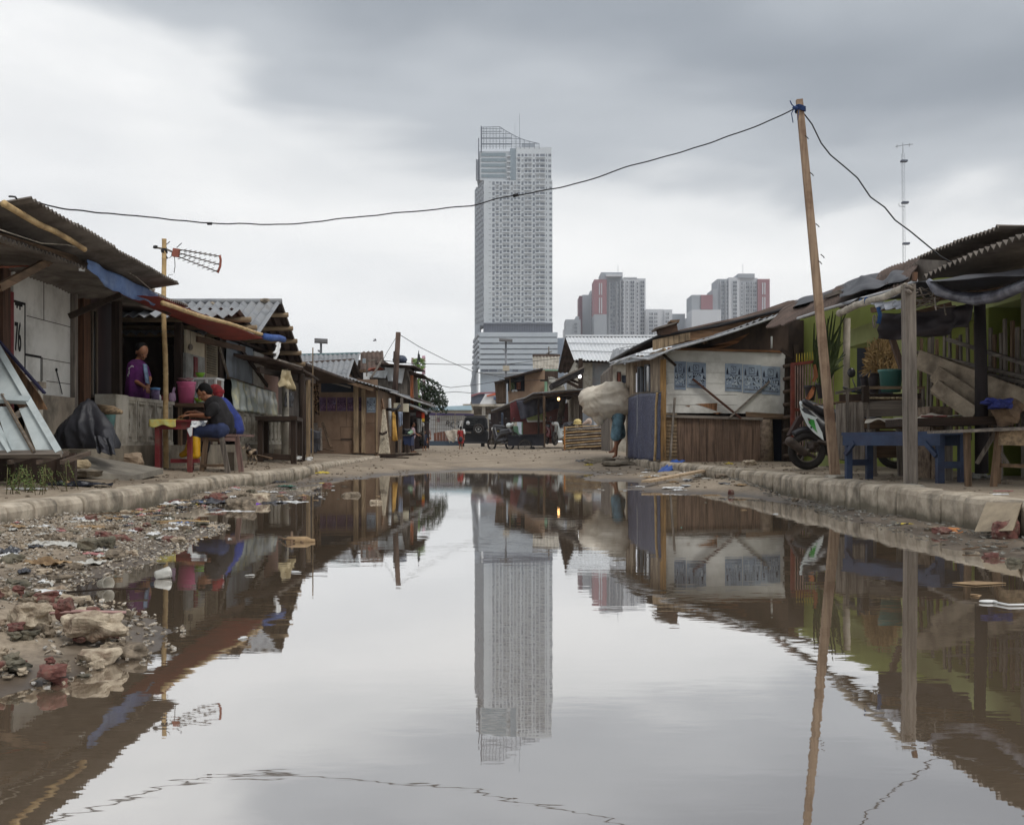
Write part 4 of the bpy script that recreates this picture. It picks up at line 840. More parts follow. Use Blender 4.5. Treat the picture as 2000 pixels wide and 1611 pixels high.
rr = random.Random(21); T = Thing('weed_clump', 'low green weeds growing under the leaning panel', 'plant', W(70, 940, 8.2)); mb = MB(); st = MB()
for k in range(34):
    bx, by = W(rr.uniform(15, 128), 0, 8.2).x, rr.uniform(7.7, 8.6); bz = ground(bx, by); h = rr.uniform(.06, .24); tip = V((bx+rr.uniform(-.08, .08), by+rr.uniform(-.08, .08), bz+h)); st.tube([(bx, by, bz), tip], .003, 4)
    for j in range(26):
        t = rr.uniform(.2, 1.05); p = V((bx, by, bz)).lerp(tip, t)+V((rr.uniform(-.03, .03), rr.uniform(-.03, .03), rr.uniform(-.01, .02))); d = V((rr.uniform(-1, 1), rr.uniform(-1, 1), rr.uniform(-.2, .8))).normalized()*rr.uniform(.009, .018); n_ = d.cross(V((rr.uniform(-1, 1), rr.uniform(-1, 1), 1))).normalized()*.006
        mb.add([p, p+d*.5+n_, p+d, p+d*.5-n_], [(0, 1, 2, 3)])
T.part('leaves', mb, mat('weed_leaf', (116, 134, 76), (72, 92, 50), 20, bump=0)); T.part('stems', st, mat('weed_stem', (110, 104, 70), (80, 78, 50), 20, bump=0))
# antenna on its bamboo pole
T = Thing('tv_antenna', 'bamboo pole carrying a long cone shaped television antenna with red end plates', 'antenna', W(323, 915, 13.5)); Y = 13.5; zg = ground(-4.57, 13.5); c = lambda x, y, dy=0: W(x, y, Y+dy)
T.part('pole', pole(V((-4.56, Y, zg-.02)), c(320.5, 467), .036, BAM, .012, .24, 4, .03), BAM)
RED2 = mat('faded_red_plastic', (158, 98, 84), (128, 78, 66), 6, bump=.05)
T.part('boom', MB().tube([c(300, 483), c(325, 487), c(341, 494)], .013, 7), GW); T.part('clamp', MB().rock(c(321, 489), (.045, .05, .05), 3, 8, 6), WIRE); T.part('clamp', MB().rock(c(303, 483), (.04, .03, .025), 5, 8, 6), WIRE)
T.part('bracket', MB().bar(c(317, 494), c(327, 505), .012).bar(c(322, 480), c(332, 472), .008).bar(c(345, 484), c(355, 475), .008), WIRE); T.part('feed_box', MB().bar(c(345, 486), c(343, 502), .085, .05, (0, 1, 0)), RED2)
ends = [(430, 501), (428.5, 517), (425, 531)]; sts = [(352, 488), (352, 495), (350, 502)]
for (a, b), (x, y) in zip(ends, sts):
    p, q = c(x, y), c(a, b); T.part('element_rod', MB().tube([p, q], .008, 6), ALUM)
    for k in range(8): t = (k+.5)/8; m_ = p.lerp(q, t); T.part('cross_rod', MB().tube([m_+V((-.01, -.12, -.035)), m_+V((.012, .12, .035))], .0045, 5), WDK)
T.part('end_plate', MB().tube([c(429, 499), c(431, 508), c(430, 520), c(425, 533)], .016, 7), RED2)
T.part('cable', MB().tube([c(341, 502), c(342, 520), c(340, 533)], .005, 5).tube([c(338, 536), c(330, 537), c(326, 545)], .003, 5).tube([c(336, 494), c(334, 502), c(328, 505), c(320, 492)], .005, 5), WIRE)
# red table with yellow cloth
T = Thing('table', 'old red painted table where the two men sit, half hidden by the pole', 'table', W(340, 917, 13.0)); Y = 12.9; c = lambda x, y, dy=0: W(x, y, Y+dy)
zt = c(0, 820).z; xa, xb = c(302, 0).x, c(380, 0).x
T.part('table_top', MB().box(xa, xb, Y-.1, Y+.75, zt-.025, zt), REDP); T.part('apron', MB().box(xa+.04, xb-.04, Y-.07, Y-.045, zt-.12, zt-.025), REDP)
for x, dy in ((308, -.05), (371, -.05), (374, .65), (312, .65)):
    p = c(x, 0, dy); T.part('leg', MB().bar((p.x, p.y, zt-.02), (p.x, p.y, ground(p.x, p.y)), .055), REDP)
T.part('foot_rail', MB().bar((c(330, 0).x, Y+.1, .36), (c(384, 0).x, Y+.1, .36), .09, .05), REDP)
one('yellow_cloth', fold_cloth(V((xa-.02, Y+.3, zt+.008)), V((c(349, 0).x, Y+.3, zt+.008)), V((c(349, 0).x, Y-.11, zt+.004)), V((xa-.03, Y-.11, zt+.004)), 10, 8, .002, 1).grid(lambda u, v: V((lerp(xa-.03, c(349, 0).x, u), Y-.115-.01*math.sin(u*12)*v, zt+.004-.085*v*(1+.2*math.sin(u*9)))), 16, 6, .003), mat('yellow_floral', (206, 190, 92), (190, 196, 140), 9, bump=.1, dirt=(214, 160, 60), dsc=12), 'yellow patterned oilcloth hanging over the left end of the red table', 'tablecloth')
one('newspaper', fold_cloth(c(374, 822, -.12), c(405, 822, -.12), c(401, 830, -.16), c(371, 836, -.2), 14, 8, .01, 2, 3).prism([c(364, 836, -.21), c(376, 834, -.21), c(375, 850, -.22), c(371, 853, -.22)], (0, .004, 0)), mat('newsprint', (214, 216, 216), (92, 96, 104), 16, bump=0, lo=.42, hi=.5), 'crumpled newspaper hanging off the red table over the seated man\'s lap', 'newspaper')
# shelf with bucket, bowls, cabinet
T = Thing('serving_shelf', 'narrow timber serving shelf under the pink bucket', 'shelf', W(375, 870, 14.7)); Y = 14.7; c = lambda x, y, dy=0: W(x, y, Y+dy)
T.part('shelf_board', MB().box(c(347, 0).x, c(412, 0).x, Y-.15, Y+.35, c(0, 795).z, c(0, 788).z), WMX); T.part('dark_front', MB().box(c(349, 0).x, c(410, 0).x, Y+.1, Y+.15, .56, c(0, 795).z), DARKW); T.part('leg', MB().bar(c(352, 795, -.1), c(352, 870, -.1), .05), WM)
PK2 = mat('pink_plastic', (226, 118, 160), (212, 104, 146), 3, bump=.03, rough=.4, spec=.5)
T = Thing('pink_bucket', 'tall pink plastic bucket on the serving shelf', 'bucket', c(364, 788)); p = c(364, 788); u = Y/F
T.part('bucket', MB().lathe(p, [(14*u, 0), (17*u, 38*u), (18.3*u, 39*u), (18.3*u, 42*u), (16.5*u, 42*u), (15*u, 34*u), (.01, 33*u)], 26), PK2); T.part('handle', MB().tube([p+V((16*u*math.cos(a), -17*u*abs(math.sin(a))-.004, (37-6*abs(math.sin(a)))*u)) for a in [math.pi+i*math.pi/10 for i in range(11)]], .005, 5), PK2)
one('plastic_bag', MB().rock(c(365, 742), (.1, .1, .035), 4, 14, 8, .5), mat('clear_bag', (206, 170, 170), (160, 120, 124), 8, rough=.3), 'crumpled pinkish plastic bag on top of the pink bucket', 'bag')
GB = mat('lime_plastic', (146, 196, 62), (120, 172, 46), 4, bump=.03, rough=.4)
def bowl(p, r, h): return MB().lathe(p, [(r*.5, 0), (r*.9, h*.7), (r*1.05, h), (r*.95, h), (r*.8, h*.7), (.01, h*.3)], 20)
T = Thing('glass_cabinet', 'small white framed glass food cabinet behind the seated men', 'cabinet', W(405, 790, 15.1)); Y = 15.1; c = lambda x, y, dy=0: W(x, y, Y+dy)
xa, xb, za, zb = c(381, 0).x, c(425, 0).x, c(0, 787).z, c(0, 742).z
for x in (xa, xb-.13, xb):
    for y in (Y-.1, Y+.25): T.part('frame_post', MB().bar((x, y, za), (x, y, zb), .03), WHT)
T.part('top', MB().box(xa-.02, xb+.02, Y-.13, Y+.28, zb, zb+.03), WHT); T.part('base', MB().box(xa-.02, xb+.02, Y-.13, Y+.28, za-.03, za), WHT); T.part('glass', MB().box(xa, xb, Y-.1, Y-.094, za, zb), mat('cabinet_glass', (190, 200, 200), (180, 190, 190), 2, bump=0, rough=.1, alpha=.35)); T.part('back', MB().box(xa, xb, Y+.24, Y+.25, za, zb), mat('pinkish_board', (176, 150, 140), (150, 126, 116), 3))
one('green_bowl', bowl(W(391, 742, 15.1)+ZN*.035, .07, .07), GB, 'lime green bowl on top of the glass cabinet', 'bowl'); one('green_bowl', bowl(W(389, 787, 14.75), .075, .07), GB, 'lime green bowl beside the pink bucket at shelf height', 'bowl'); one('plate', MB().lathe(W(400, 787, 14.7), [(.04, 0), (.09, .012), (.09, .018), (.01, .01)], 18), WHT, 'white plate on the serving shelf in front of the seated man', 'plate')
one('stall_post_board', MB().box(-4.9, -4.86, 15.25, 16.2, 1.2, 1.93), mat('tiled_back', (150, 152, 148), (110, 108, 104), 4), 'pale tiled board behind the glass cabinet', 'board'); one('red_cloth', MB().box(-4.86, -4.84, 15.62, 15.78, 1.35, 1.9), REDP, 'narrow dark red cloth hanging on the tiled board', 'cloth')
# counter items by the woman
u = 13.8/F; zc = 1.165; cx = lambda x: V((-4.83, S(x, 0, -4.83).y, zc)); c = lambda x, y: W(x, y, 13.8)
T = Thing('food_container', 'clear food container with a blue lid on the balustrade counter', 'container', c(303, 776)); p = V((-4.83, S(303, 0, -4.83).y, zc)); T.part('container', MB().lathe(p, [(7.5*u, 0), (9*u, 20*u), (.01, 20*u)], 18), mat('milky_violet', (150, 140, 170), (96, 76, 112), 8, bump=0, rough=.3)); T.part('lid', MB().lathe(p+ZN*20*u, [(9.6*u, 0), (9.6*u, 4*u), (.01, 5*u)], 18), mat('sky_blue_lid', (110, 158, 206), (96, 142, 192), 4, bump=0, rough=.4))
one('pink_packet', MB().rock(cx(337)+ZN*.075, (.04, .055, .08), 3, 12, 8, .15).bar(cx(338)+ZN*.14, cx(341)+ZN*.21, .03, .02), mat('lilac_packet', (206, 176, 200), (180, 150, 180), 6), 'lilac plastic bottle pack standing on the counter right of the pole', 'packet')
rr = random.Random(4)
for k, (nm, m, lab) in enumerate((('glass_jar', WHT, 'small white jar beside the blue lidded container'), ('sauce_bottle', REDP, 'short red sauce bottle beside the pole on the counter'), ('spice_jar', BLKT, 'small dark jar on the counter behind the pole'), ('cup', REDP, 'low red cup next to the lilac pack on the counter'))):
    p = cx(312+k*5); one(nm, MB().lathe(p, [(.018, 0), (.022, .05), (.012, .065), (.012, .08), (.001, .08)], 12), m, lab, 'jar')
# bench of the two men
T = Thing('bench', 'worn wooden trestle bench under the two seated men', 'bench', W(435, 917, 13.4)); Y = 13.35; c = lambda x, y, dy=0: W(x, y, Y+dy); zs = c(0, 848).z
PW2 = wood((140, 112, 104), name='pinkish_wood'); PW2X = wood((140, 112, 104), d='x', name='pinkish_wood_x')
T.part('seat', MB().box(c(400, 0).x, c(468, 0).x, Y-.18, Y+.75, zs-.03, zs), PW2X); T.part('apron', MB().box(c(402, 0).x, c(466, 0).x, Y-.17, Y-.145, zs-.09, zs-.03), PW2X)
for tx, bx, dy, m in ((404, 394, -.17, WM), (432, 446, -.19, GW), (462, 476, -.1, PW2), (406, 398, .65, WM), (462, 472, .65, WDK)):
    q = c(bx, 0, dy); T.part('leg', MB().bar(c(tx, 850, dy), V((q.x, q.y, ground(q.x, q.y)-.01)), .06, .035), m)
T.part('stretcher', MB().bar(c(394, 909, -.17), c(444, 909, -.17), .05, .035), WMX); T.part('stretcher', MB().bar(c(402, 860, -.15), c(432, 860, -.15), .04, .03), WMX)
one('stone_block', MB().box(c(411, 0).x, c(427, 0).x, 14.1, 14.3, .15, .46), CEM, 'cement block standing behind the trestle bench legs', 'block')
# dark table further along
T = Thing('table', 'long dark brown timber table standing before the far balustrade', 'table', W(560, 890, 19.5)); Y = 19.5; c = lambda x, y, dy=0: W(x, y, Y+dy); zt = c(0, 817).z
T.part('table_top', MB().prism([(c(514, 0).x, Y, zt), (c(592, 0).x, Y, zt), (c(607, 0, -1.6).x+.0, Y-1.7, zt-.0), (c(600, 0).x, Y-1.7, zt)][:2]+[(c(592, 0).x+.22, Y-1.6, zt), (c(514, 0).x+.25, Y-1.6, zt)], (0, 0, -.07)), WDKX)
for x, y in ((c(520, 0).x+.02, Y-.08), (c(590, 0).x-.02, Y-.08), (c(592, 0).x+.14, Y-1.5), (c(514, 0).x+.32, Y-1.5)): T.part('leg', MB().bar((x, y, zt-.07), (x, y, ground(x, y)-.01), .09), WDK)
T.part('foot_rail', MB().bar((c(514, 0).x+.32, Y-1.5, .36), (c(592, 0).x+.14, Y-1.5, .32), .05, .1), WDKX)
for nm, (x, y, Yq), r_, m, lab in (('junk_pile', (606, 862, 23), (.12, .2, .3), BLKT, 'black junk heap leaning beside the dark brown table'), ('white_stone', (583, 894, 18.5), (.05, .05, .035), WHT, 'small white stone under the dark brown table'), ('white_stone', (604, 896, 18.3), (.06, .05, .04), WHT, 'white stone at the right leg of the dark brown table')): one(nm, MB().rock(W(x, y, Yq), r_, 5, 12, 9, .5), m, lab, 'junk' if 'junk' in nm else 'stone')
for x, l_ in ((616, 'wide grey board leaning on the brown plywood shack'), (626, 'narrow grey board leaning next to the wide one')): one('board', MB().bar(W(x, 880, 26.5), W(x-1, 826 if x == 616 else 836, 27), .14 if x == 616 else .1, .02), GW, l_, 'board')
one('leaning_stick', MB().bar(W(647, 874, 28), W(629, 824, 28.6), .07, .04), WM, 'brown batten leaning against the plywood wall below the posters', 'batten')
one('cement_block', MB().box(W(530, 0, 19.8).x, W(565, 0, 19.8).x, 20.0, 20.4, .25, .46), CEM, 'low cement block on the walkway behind the dark brown table', 'block')
for k, (x, y, Yq, l_) in enumerate(((455, 890, 16.5, 'first'), (515, 893, 16, 'second'), (640, 879, 27, 'third'))):
    one('plank', MB().bar(W(x-12, y-4, Yq+.6), W(x+14, y+2, Yq), .06, .02), WMY, ('loose brown plank on the walkway behind the bench', 'loose plank on the dirt right of the dog', 'short plank lying before the plywood shack')[k], 'plank')
# ---------- right: poster house
K = Y = 18.7
def fq(px, py, dy=0): return W(px, py, K+dy)
T = Thing('poster_house', 'white board house with torn blue posters and crossed battens, brown planks below', 'house', (3.9, 18.7, .22))
T.part('white_wall', MB().prism([fq(1291, 684), fq(1534, 687), fq(1532, 808), fq(1291, 806)], (0, .06, 0)), PANEL)
mb = MB()
for y in (707, 727, 748, 770, 790): mb.bar(fq(1296+nz(y, 1)*4, y, -.002), fq(1440+nz(y, 3)*60, y+1, -.002), .006, .003)
T.part('plank_seam', mb, GWX)
T.part('top_batten', MB().bar(fq(1304, 681, -.03), fq(1528, 687, -.03), .04, .04), wood((158, 112, 76), d='x'))
T.part('lower_wall', MB().prism([fq(1291, 806, .005), fq(1322, 808, .005), fq(1322, 908, .005), fq(1291, 910, .005)], (0, .05, 0)), WLX)
mb = MB()
for k in range(13): mb.bar(fq(1293, 812+k*7.2, -.003), fq(1325+nz(k, 1)*5, 813+k*7.2+nz(k, 2)*3, -.003), .006, .01)
T.part('torn_lath', mb, WMX)
mb = MB()
for k in range(11):
    x = 1322+k*14.8; mb.prism([fq(x, 816, .01*(k % 2)), fq(x+14.3, 816.3, .01*(k % 2)), fq(x+14.3, 908, .01*(k % 2)), fq(x, 908, .01*(k % 2))], (0, .04, 0))
T.part('plank_skirt', mb, wood((132, 108, 92), name='skirt_wood'))
T.part('skirt_rail', MB().bar(fq(1300, 812, -.04), fq(1490, 818, -.04), .035, .05), GWX)
T.part('short_plank', MB().prism([fq(1457, 804, -.03), fq(1536, 809, -.03), fq(1536, 819, -.03), fq(1457, 817, -.03)], (0, .03, 0)), WMX)
T.part('stone_pillar', MB().tube([fq(1497, 908, .05), fq(1496, 850, .05), fq(1495, 819, .05)], [.14, .13, .13], 10), mat('pebbled_pillar', (150, 132, 114), (92, 78, 66), 14, bump=.8))
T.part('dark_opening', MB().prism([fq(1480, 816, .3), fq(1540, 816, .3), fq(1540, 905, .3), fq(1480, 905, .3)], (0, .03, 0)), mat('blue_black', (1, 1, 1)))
T.part('cross_batten', MB().bar(fq(1293, 690, -.05), fq(1320, 714, -.05), .05, .04), WDKX)
T.part('cross_batten', MB().bar(fq(1353, 740, -.06), fq(1447, 817, -.06), .052, .035), wood((96, 62, 50), d='x'))
T.part('cross_batten', MB().bar(fq(1425, 815, -.08), fq(1503, 745, -.05), .035, .03), GWX)
T.part('leaning_batten', MB().bar(fq(1308, 903, -.15), fq(1318, 777, -.08), .04, .03), GW)
mb = MB(); mb.prism([fq(1358, 789, -.006), fq(1401, 787, -.006), fq(1400, 803, -.006), fq(1378, 795, -.006)], (0, .004, 0)).prism([fq(1338, 792, -.006), fq(1348, 792, -.006), fq(1346, 795, -.006)], (0, .004, 0)).prism([fq(1392, 806, -.006), fq(1412, 805, -.006), fq(1400, 809, -.006)], (0, .004, 0))
T.part('broken_patch', mb, wood((150, 108, 76), name='raw_patch'))
# street side wall
def sq(px, py, dx=0): return S(px, py, 2.72-dx)
Xs = 2.72; sp_ = lambda px: F*Xs/(px-HX)
bs = [1222, 1229, 1237, 1244, 1252, 1268, 1275, 1292]
for k, (a, b) in enumerate(zip(bs, bs[1:])):
    if k in (2, 4): continue
    T.part('side_plank', MB().prism([sq(a+.3, 705-(a-1222)*.3), sq(b-.3, 703-(b-1222)*.3), sq(b-.3, 912), sq(a+.3, 905)], (.05+.01*(k % 2), 0, 0)), mat('stained_side_planks', (176, 160, 138), (104, 88, 74), 3, (1, 1, .35), .9, .2, dirt=(70, 56, 48), dsc=2.4))
mb = MB()
for a, b in ((1237, 1244), (1252, 1268)): mb.prism([sq(a, 700), sq(b, 694), sq(b, 712), sq(a, 716)], (.05, 0, 0)).prism([sq(a, 766), sq(b, 766), sq(b, 910), sq(a, 910)], (.05, 0, 0))
T.part('side_board', mb, wood((150, 124, 98), name='sideboard'))
for a, b, y0, y1 in ((1244.5, 1251, 716, 766), (1258, 1268, 712, 764)):
    mb = MB(); 
    for (c, d) in ((a, a+1.3), (b-1.3, b)): mb.prism([sq(c, y0, .02), sq(d, y0, .02), sq(d, y1, .02), sq(c, y1, .02)], (.05, 0, 0))
    mb.prism([sq(a, y0, .02), sq(b, y0, .02), sq(b, y0+3, .02), sq(a, y0+3, .02)], (.05, 0, 0))
    w_ = T.part('window', mb, mat('window_grey', (120, 124, 130), (96, 100, 106), 4)); T.part('pane', MB().prism([sq(a+1, y0+2), sq(b-1, y0+2), sq(b-1, y1), sq(a+1, y1)], (.02, 0, 0)), MATS['black_glass'], parent=w_)
T.part('end_wall', MB().box(5.0, 5.46, 18.95, 19.0, .2, 2.85), DARKW)
T.part('corner_post', MB().box(2.70, 2.80, 18.6, 18.7, .2, 2.1), wood((178, 140, 92), name='cornerpost'))
T.part('inner_wall', MB().box(3.0, 5.2, 23.5, 23.6, .2, 2.3).box(5.2, 5.3, 18.9, 23.6, .2, 2.4), DARKW)
# low eave roof, mono-pitch rising to the right
a, b = fq(1268, 699, -.5), fq(1545, 606, -.5); c, d = W(1300, 620, 24), W(1190, 712, 24.5)
T.part('roof', MB().corr(a, b, W(1480, 640, 24.0), W(1194, 713, 24.5), .14, .025, .008, .03, 6), CORG)
mb = MB(); pts = [W(1192, 714, 24.5), W(1215, 703, 22.5), W(1232, 698, 21), W(1268, 701, 18.2), fq(1310, 683, -.5), fq(1380, 664, -.5), fq(1440, 645, -.5), fq(1495, 626, -.5), fq(1545, 607, -.5)]
T.part('eave_edge', mb.tube(pts, .022, 6), CORL)
T.part('gable_board', MB().prism([fq(1300, 694, .02), fq(1420, 668, .02), fq(1465, 650, .02), fq(1440, 670, .02), fq(1412, 680, .02), fq(1303, 682, .02)], (0, .03, 0)), wood((140, 96, 66), d='x', name='gableboard'))
T.part('gable_shade', MB().prism([fq(1300, 690, .1), fq(1540, 612, .1), fq(1540, 690, .1), fq(1300, 686, .1)], (0, .03, 0)), DARKW)  # dark sheet stands for the shade within the gable
T.part('log_end', MB().tube([fq(1376, 666, -.12), fq(1376, 666, .3)], .055, 9), WM); T.part('log_end', MB().tube([fq(1297, 684, -.12), fq(1297, 684, .3)], .045, 9), WL)
T.part('insulator', MB().tube([fq(1507, 657, -.1), fq(1507, 680, -.1)], .018, 7), WHT); T.part('strut', MB().bar(fq(1525, 682, -.2), fq(1545, 697, -.2), .06), WDKX)
T.part('stone_stack', MB().rock(fq(1392, 648, .2), (.01, .01, .01), 1), CEM)
# upper roof line behind with plank face and the little ventilation box
a, b = fq(1292, 668, 1.2), fq(1560, 596, 1.2)
T.part('upper_face', MB().prism([fq(1283, 682, 1.3), fq(1283, 664, 1.3), fq(1560, 598, 1.3), fq(1560, 618, 1.3)], (0, .05, 0)), wood((158, 122, 92), d='x', name='upperface'))
T.part('upper_roof', MB().corr(W(1192, 704, 25), W(1286, 657, 20), W(1600, 586, 19.7), W(1540, 588, 25), .14, .02, .008, .03, 9), CORB)
T.part('upper_edge', MB().tube([W(1192, 705, 24.9), W(1240, 678, 22), W(1286, 657, 19.95), W(1400, 637, 19.8), W(1560, 597, 19.7), W(1650, 570, 19.5)], .03, 6), WIRE)
mb = MB()
for k in range(7): x = 1275+k*10.5; mb.prism([fq(x, 664-k*2.2, 1.25), fq(x+10, 662-k*2.2, 1.25), fq(x+10, 682-k*3, 1.25), fq(x, 684-k*3, 1.25)], (0, .03, 0))
T.part('dormer_planks', mb, WL)
v = T.part('vent_box', MB().prism([fq(1291, 655, 1.2), fq(1287, 641, 1.2), fq(1322, 633, 1.2), fq(1325, 650, 1.2)], (0, .4, 0)), wood((92, 70, 56), d='x', name='ventwood'))
T.part('vent_lid', MB().prism([fq(1280, 640, 1.1), fq(1322, 628, 1.1), fq(1322, 631, 1.1), fq(1282, 643, 1.1)], (0, .6, 0)), GWX, parent=v); T.part('vent_cap', MB().prism([fq(1309, 629, 1.15), fq(1310, 625, 1.15), fq(1328, 624, 1.15), fq(1326, 630, 1.15)], (0, .4, 0)), WM, parent=v)
# blue woven tarps on the street side
T = Thing('woven_tarp', 'dark blue woven tarp panels fixed to the street side of the poster house', 'tarp', (2.6, 21, .3))
NB = mat('navy_woven', (54, 60, 92), (36, 40, 66), 5, (1, 1, 1), .6, .2, dirt=(150, 156, 176), dsc=30, damt=.5)
def sp2(px, py): return S(px, py, 2.66)
T.part('panel', fold_cloth(sp2(1227, 778), sp2(1246, 770), sp2(1246, 898), sp2(1224, 894), 16, 20, .02, 2, 1), NB); T.part('panel', fold_cloth(sp2(1246, 768), sp2(1291, 766), sp2(1290, 900), sp2(1246, 899), 20, 20, .02, 2, 3), NB)
T.part('rope_edge', MB().tube([sp2(1226, 778), sp2(1237, 771), sp2(1252, 767), sp2(1291, 766)], .015, 6), GW); T.part('rope_edge', MB().tube([sp2(1221, 893), sp2(1240, 898), sp2(1262, 902), sp2(1288, 899)], .015, 6), GW)
T.part('bamboo', pole(sp2(1282, 899)+V((-.03, 0, 0)), sp2(1287, 767)+V((-.03, 0, 0)), .026, seed=3), BAM); T.part('seam', MB().tube([sp2(1245, 770), sp2(1244, 898)], .008, 5), PANEL)
one('blue_sheet', fold_cloth(V((2.86, 18.3, .285)), V((2.98, 17.6, .28)), V((2.56, 17.3, .06)), V((2.5, 18.2, .04)), 20, 14, .03, 2, 7), mat('bright_blue_tarp', (52, 92, 168), (38, 70, 136), 4, rough=.45), 'crumpled bright blue sheet draped over the kerb at the corner of the poster house', 'tarp')
# posters
g_ = 'blue posters on the white wall'
poster(1317, 705, 1340, 761, K-.005, PB, PD, PL, 1, 'leftmost blue poster on the white wall, half covered by the brown batten end', .04, group=g_)
poster(1341, 706, 1379, 757, K-.005, PB, PD, PL, 2, 'torn blue poster second from left, ripped at its upper right corner', .08, group=g_)
poster(1416, 709, 1450, 764, K-.005, PB, PD, PL, 3, 'middle blue poster of the white wall, torn at its lower left', .05, group=g_)
poster(1451, 711, 1486, 767, K-.005, PB, PD, PL, 4, 'blue poster second from the right on the white wall', .06, group=g_)
poster(1487, 714, 1524, 770, K-.005, PB, PD, PL, 5, 'rightmost blue poster on the white wall, crossed by the grey batten', .07, group=g_)
T = Thing('graffiti', 'scribbled marks at the left end of the white board wall', 'graffiti', fq(1297, 745))
mb = MB()
for k in range(9): y = 726+k*3.4; mb.bar(fq(1292+R.random()*3, y, -.004), fq(1299+R.random()*6, y+R.random()*2-1, -.004), .012, .004)
T.part('stroke', mb, PD)
T = Thing('rope_ladder', 'rope bound timber ladder strip at the right edge of the white board wall', 'ladder', fq(1538, 900))
mb = MB(); mb.bar(fq(1533, 902, -.1), fq(1536, 700, -.1), .05); mb.bar(fq(1545, 902, -.1), fq(1546, 700, -.1), .05); T.part('rail', mb, WDK)
for k in range(8): T.part('rung', MB().tube([fq(1530, 716+k*25, -.15), fq(1549, 712+k*25, -.13)], .035, 7), wood((110, 92, 80), d='x'))

# ---------- green house
GRN = mat('lime_plaster', (150, 160, 82), (130, 138, 68), 1.2, (1, 1, 1), .85, .1, dirt=(96, 104, 50), dsc=1.2, damt=.5)
GRL = mat('pale_lime', (186, 196, 136), (168, 178, 120), 2, (1, 1, 1), .85, .1)
X5 = 5.4
def gq(px, py, dx=0): return S(px, py, X5-dx)
T = Thing('green_house', 'lime green plastered house under dark corrugated roofs at the right edge', 'house', (X5, 14, .24))
T.part('wall', MB().prism([(X5, 9.5, .2), (X5, 19.6, .2), (X5, 19.6, 3.02), (X5, 13, 2.72), (X5, 9.5, 2.7)], (.15, 0, 0)), GRN)
T.part('beam', MB().box(X5-.35, X5, 9.6, 15.5, 2.02, 2.28), GRL); T.part('column', MB().box(X5-.35, X5, 10.85, 11.0, .2, 2.02), GRN); T.part('column', MB().box(X5-.4, X5-.02, 9.2, 10.06, .2, 2.7), CEML)
T.part('column', MB().box(X5-.3, X5, 13.35, 13.7, .2, 2.02), GRL)
y0, y1 = gq(1956, 0).y, gq(1921, 0).y; d_ = T.part('door', MB().box(X5-.02, X5+.01, y0, y1, .25, 1.75), MATS['blue_black'])
mb = MB().box(X5-.06, X5, y0-.07, y0, .25, 1.85).box(X5-.06, X5, y0-.07, y1+.05, 1.76, 1.85); T.part('door_frame', mb, CEML, parent=d_)
T.part('dark_window', MB().box(X5-.01, X5+.01, 14.2, 15.1, 1.0, 1.9), MATS['blue_black']); T.part('dark_doorway', MB().box(X5-.01, X5+.01, 15.35, 16.0, .25, 2.1), MATS['blue_black'])
for i, (tx, zz, s_) in enumerate((('ADA', 2.0, .07), ('DIJUAL', 1.93, .075), ('RUMAH', 1.86, .075))):
    t = text_mb(('001', '012 004', '006 004')[i], .085, .002); t.xf(Matrix.Translation((X5-.012, y1-.05+.02*i, 1.99-.085*i-.02)) @ Matrix.Rotation(math.radians(-90), 4, 'Z'))
    T.part('house_number', t, MATS['black_paint'])
T.part('far_wall', MB().box(5.35, X5+3, 19.6, 19.75, .2, 2.5), GRN); T.part('back_wall', MB().box(X5+.2, X5+4, 9.5, 9.6, .2, 2.9), GRN)
a, b = S(1791, 502, 4.3), S(1952, 440, 4.3)
T.part('upper_roof', MB().corr(a, b, b+V((4.5, 0, -.15)), a+V((4.5, 0, -.15)), .08, .02, .006, .03, 3), CORR)
T.part('upper_fascia', MB().prism([S(1795, 508, 4.6), S(2090, 420, 4.6), S(2090, 470, 4.6), S(1760, 560, 4.6), S(1700, 570, 4.6)], (.05, 0, 0)), CORR)
a, b = S(1803, 541, 3.75), S(2110, 408, 3.75)
T.part('middle_roof', MB().corr(a, b, b+V((2.0, 0, .1)), a+V((2.0, 0, .1)), .1, .024, .006, .02, 4), CORR)
T.part('lower_roof', MB().corr(S(1497, 642, 3.9), S(1772, 560, 3.9), S(1800, 503, 4.9), S(1538, 599, 4.9), .09, .018, .006, .05, 5), CORB)
T.part('roof_sheet', fold_cloth(S(1540, 606, 4.5)+ZN*.02, S(1700, 556, 4.4)+ZN*.02, S(1745, 524, 4.85)+ZN*.03, S(1545, 596, 4.9)+ZN*.03, 24, 8, .03, 2, 5), BLKT)
T.part('roof_weight', MB().bar(S(1612, 587, 4.3)+ZN*.05, S(1640, 578, 4.3)+ZN*.05, .05), GWY)
T.part('eave_edge', MB().tube([S(1558, 622, 3.85), S(1610, 605, 3.85), S(1680, 584, 3.85), S(1762, 562, 3.85), S(1790, 548, 3.85)], .018, 6), CORL)
T.part('roof_tarp', fold_cloth(S(1640, 585, 3.95)+ZN*.02, S(1775, 550, 3.95)+ZN*.03, S(1770, 540, 4.4)+ZN*.05, S(1652, 556, 4.5)+ZN*.02, 24, 10, .05, 2, 3), BLKT)
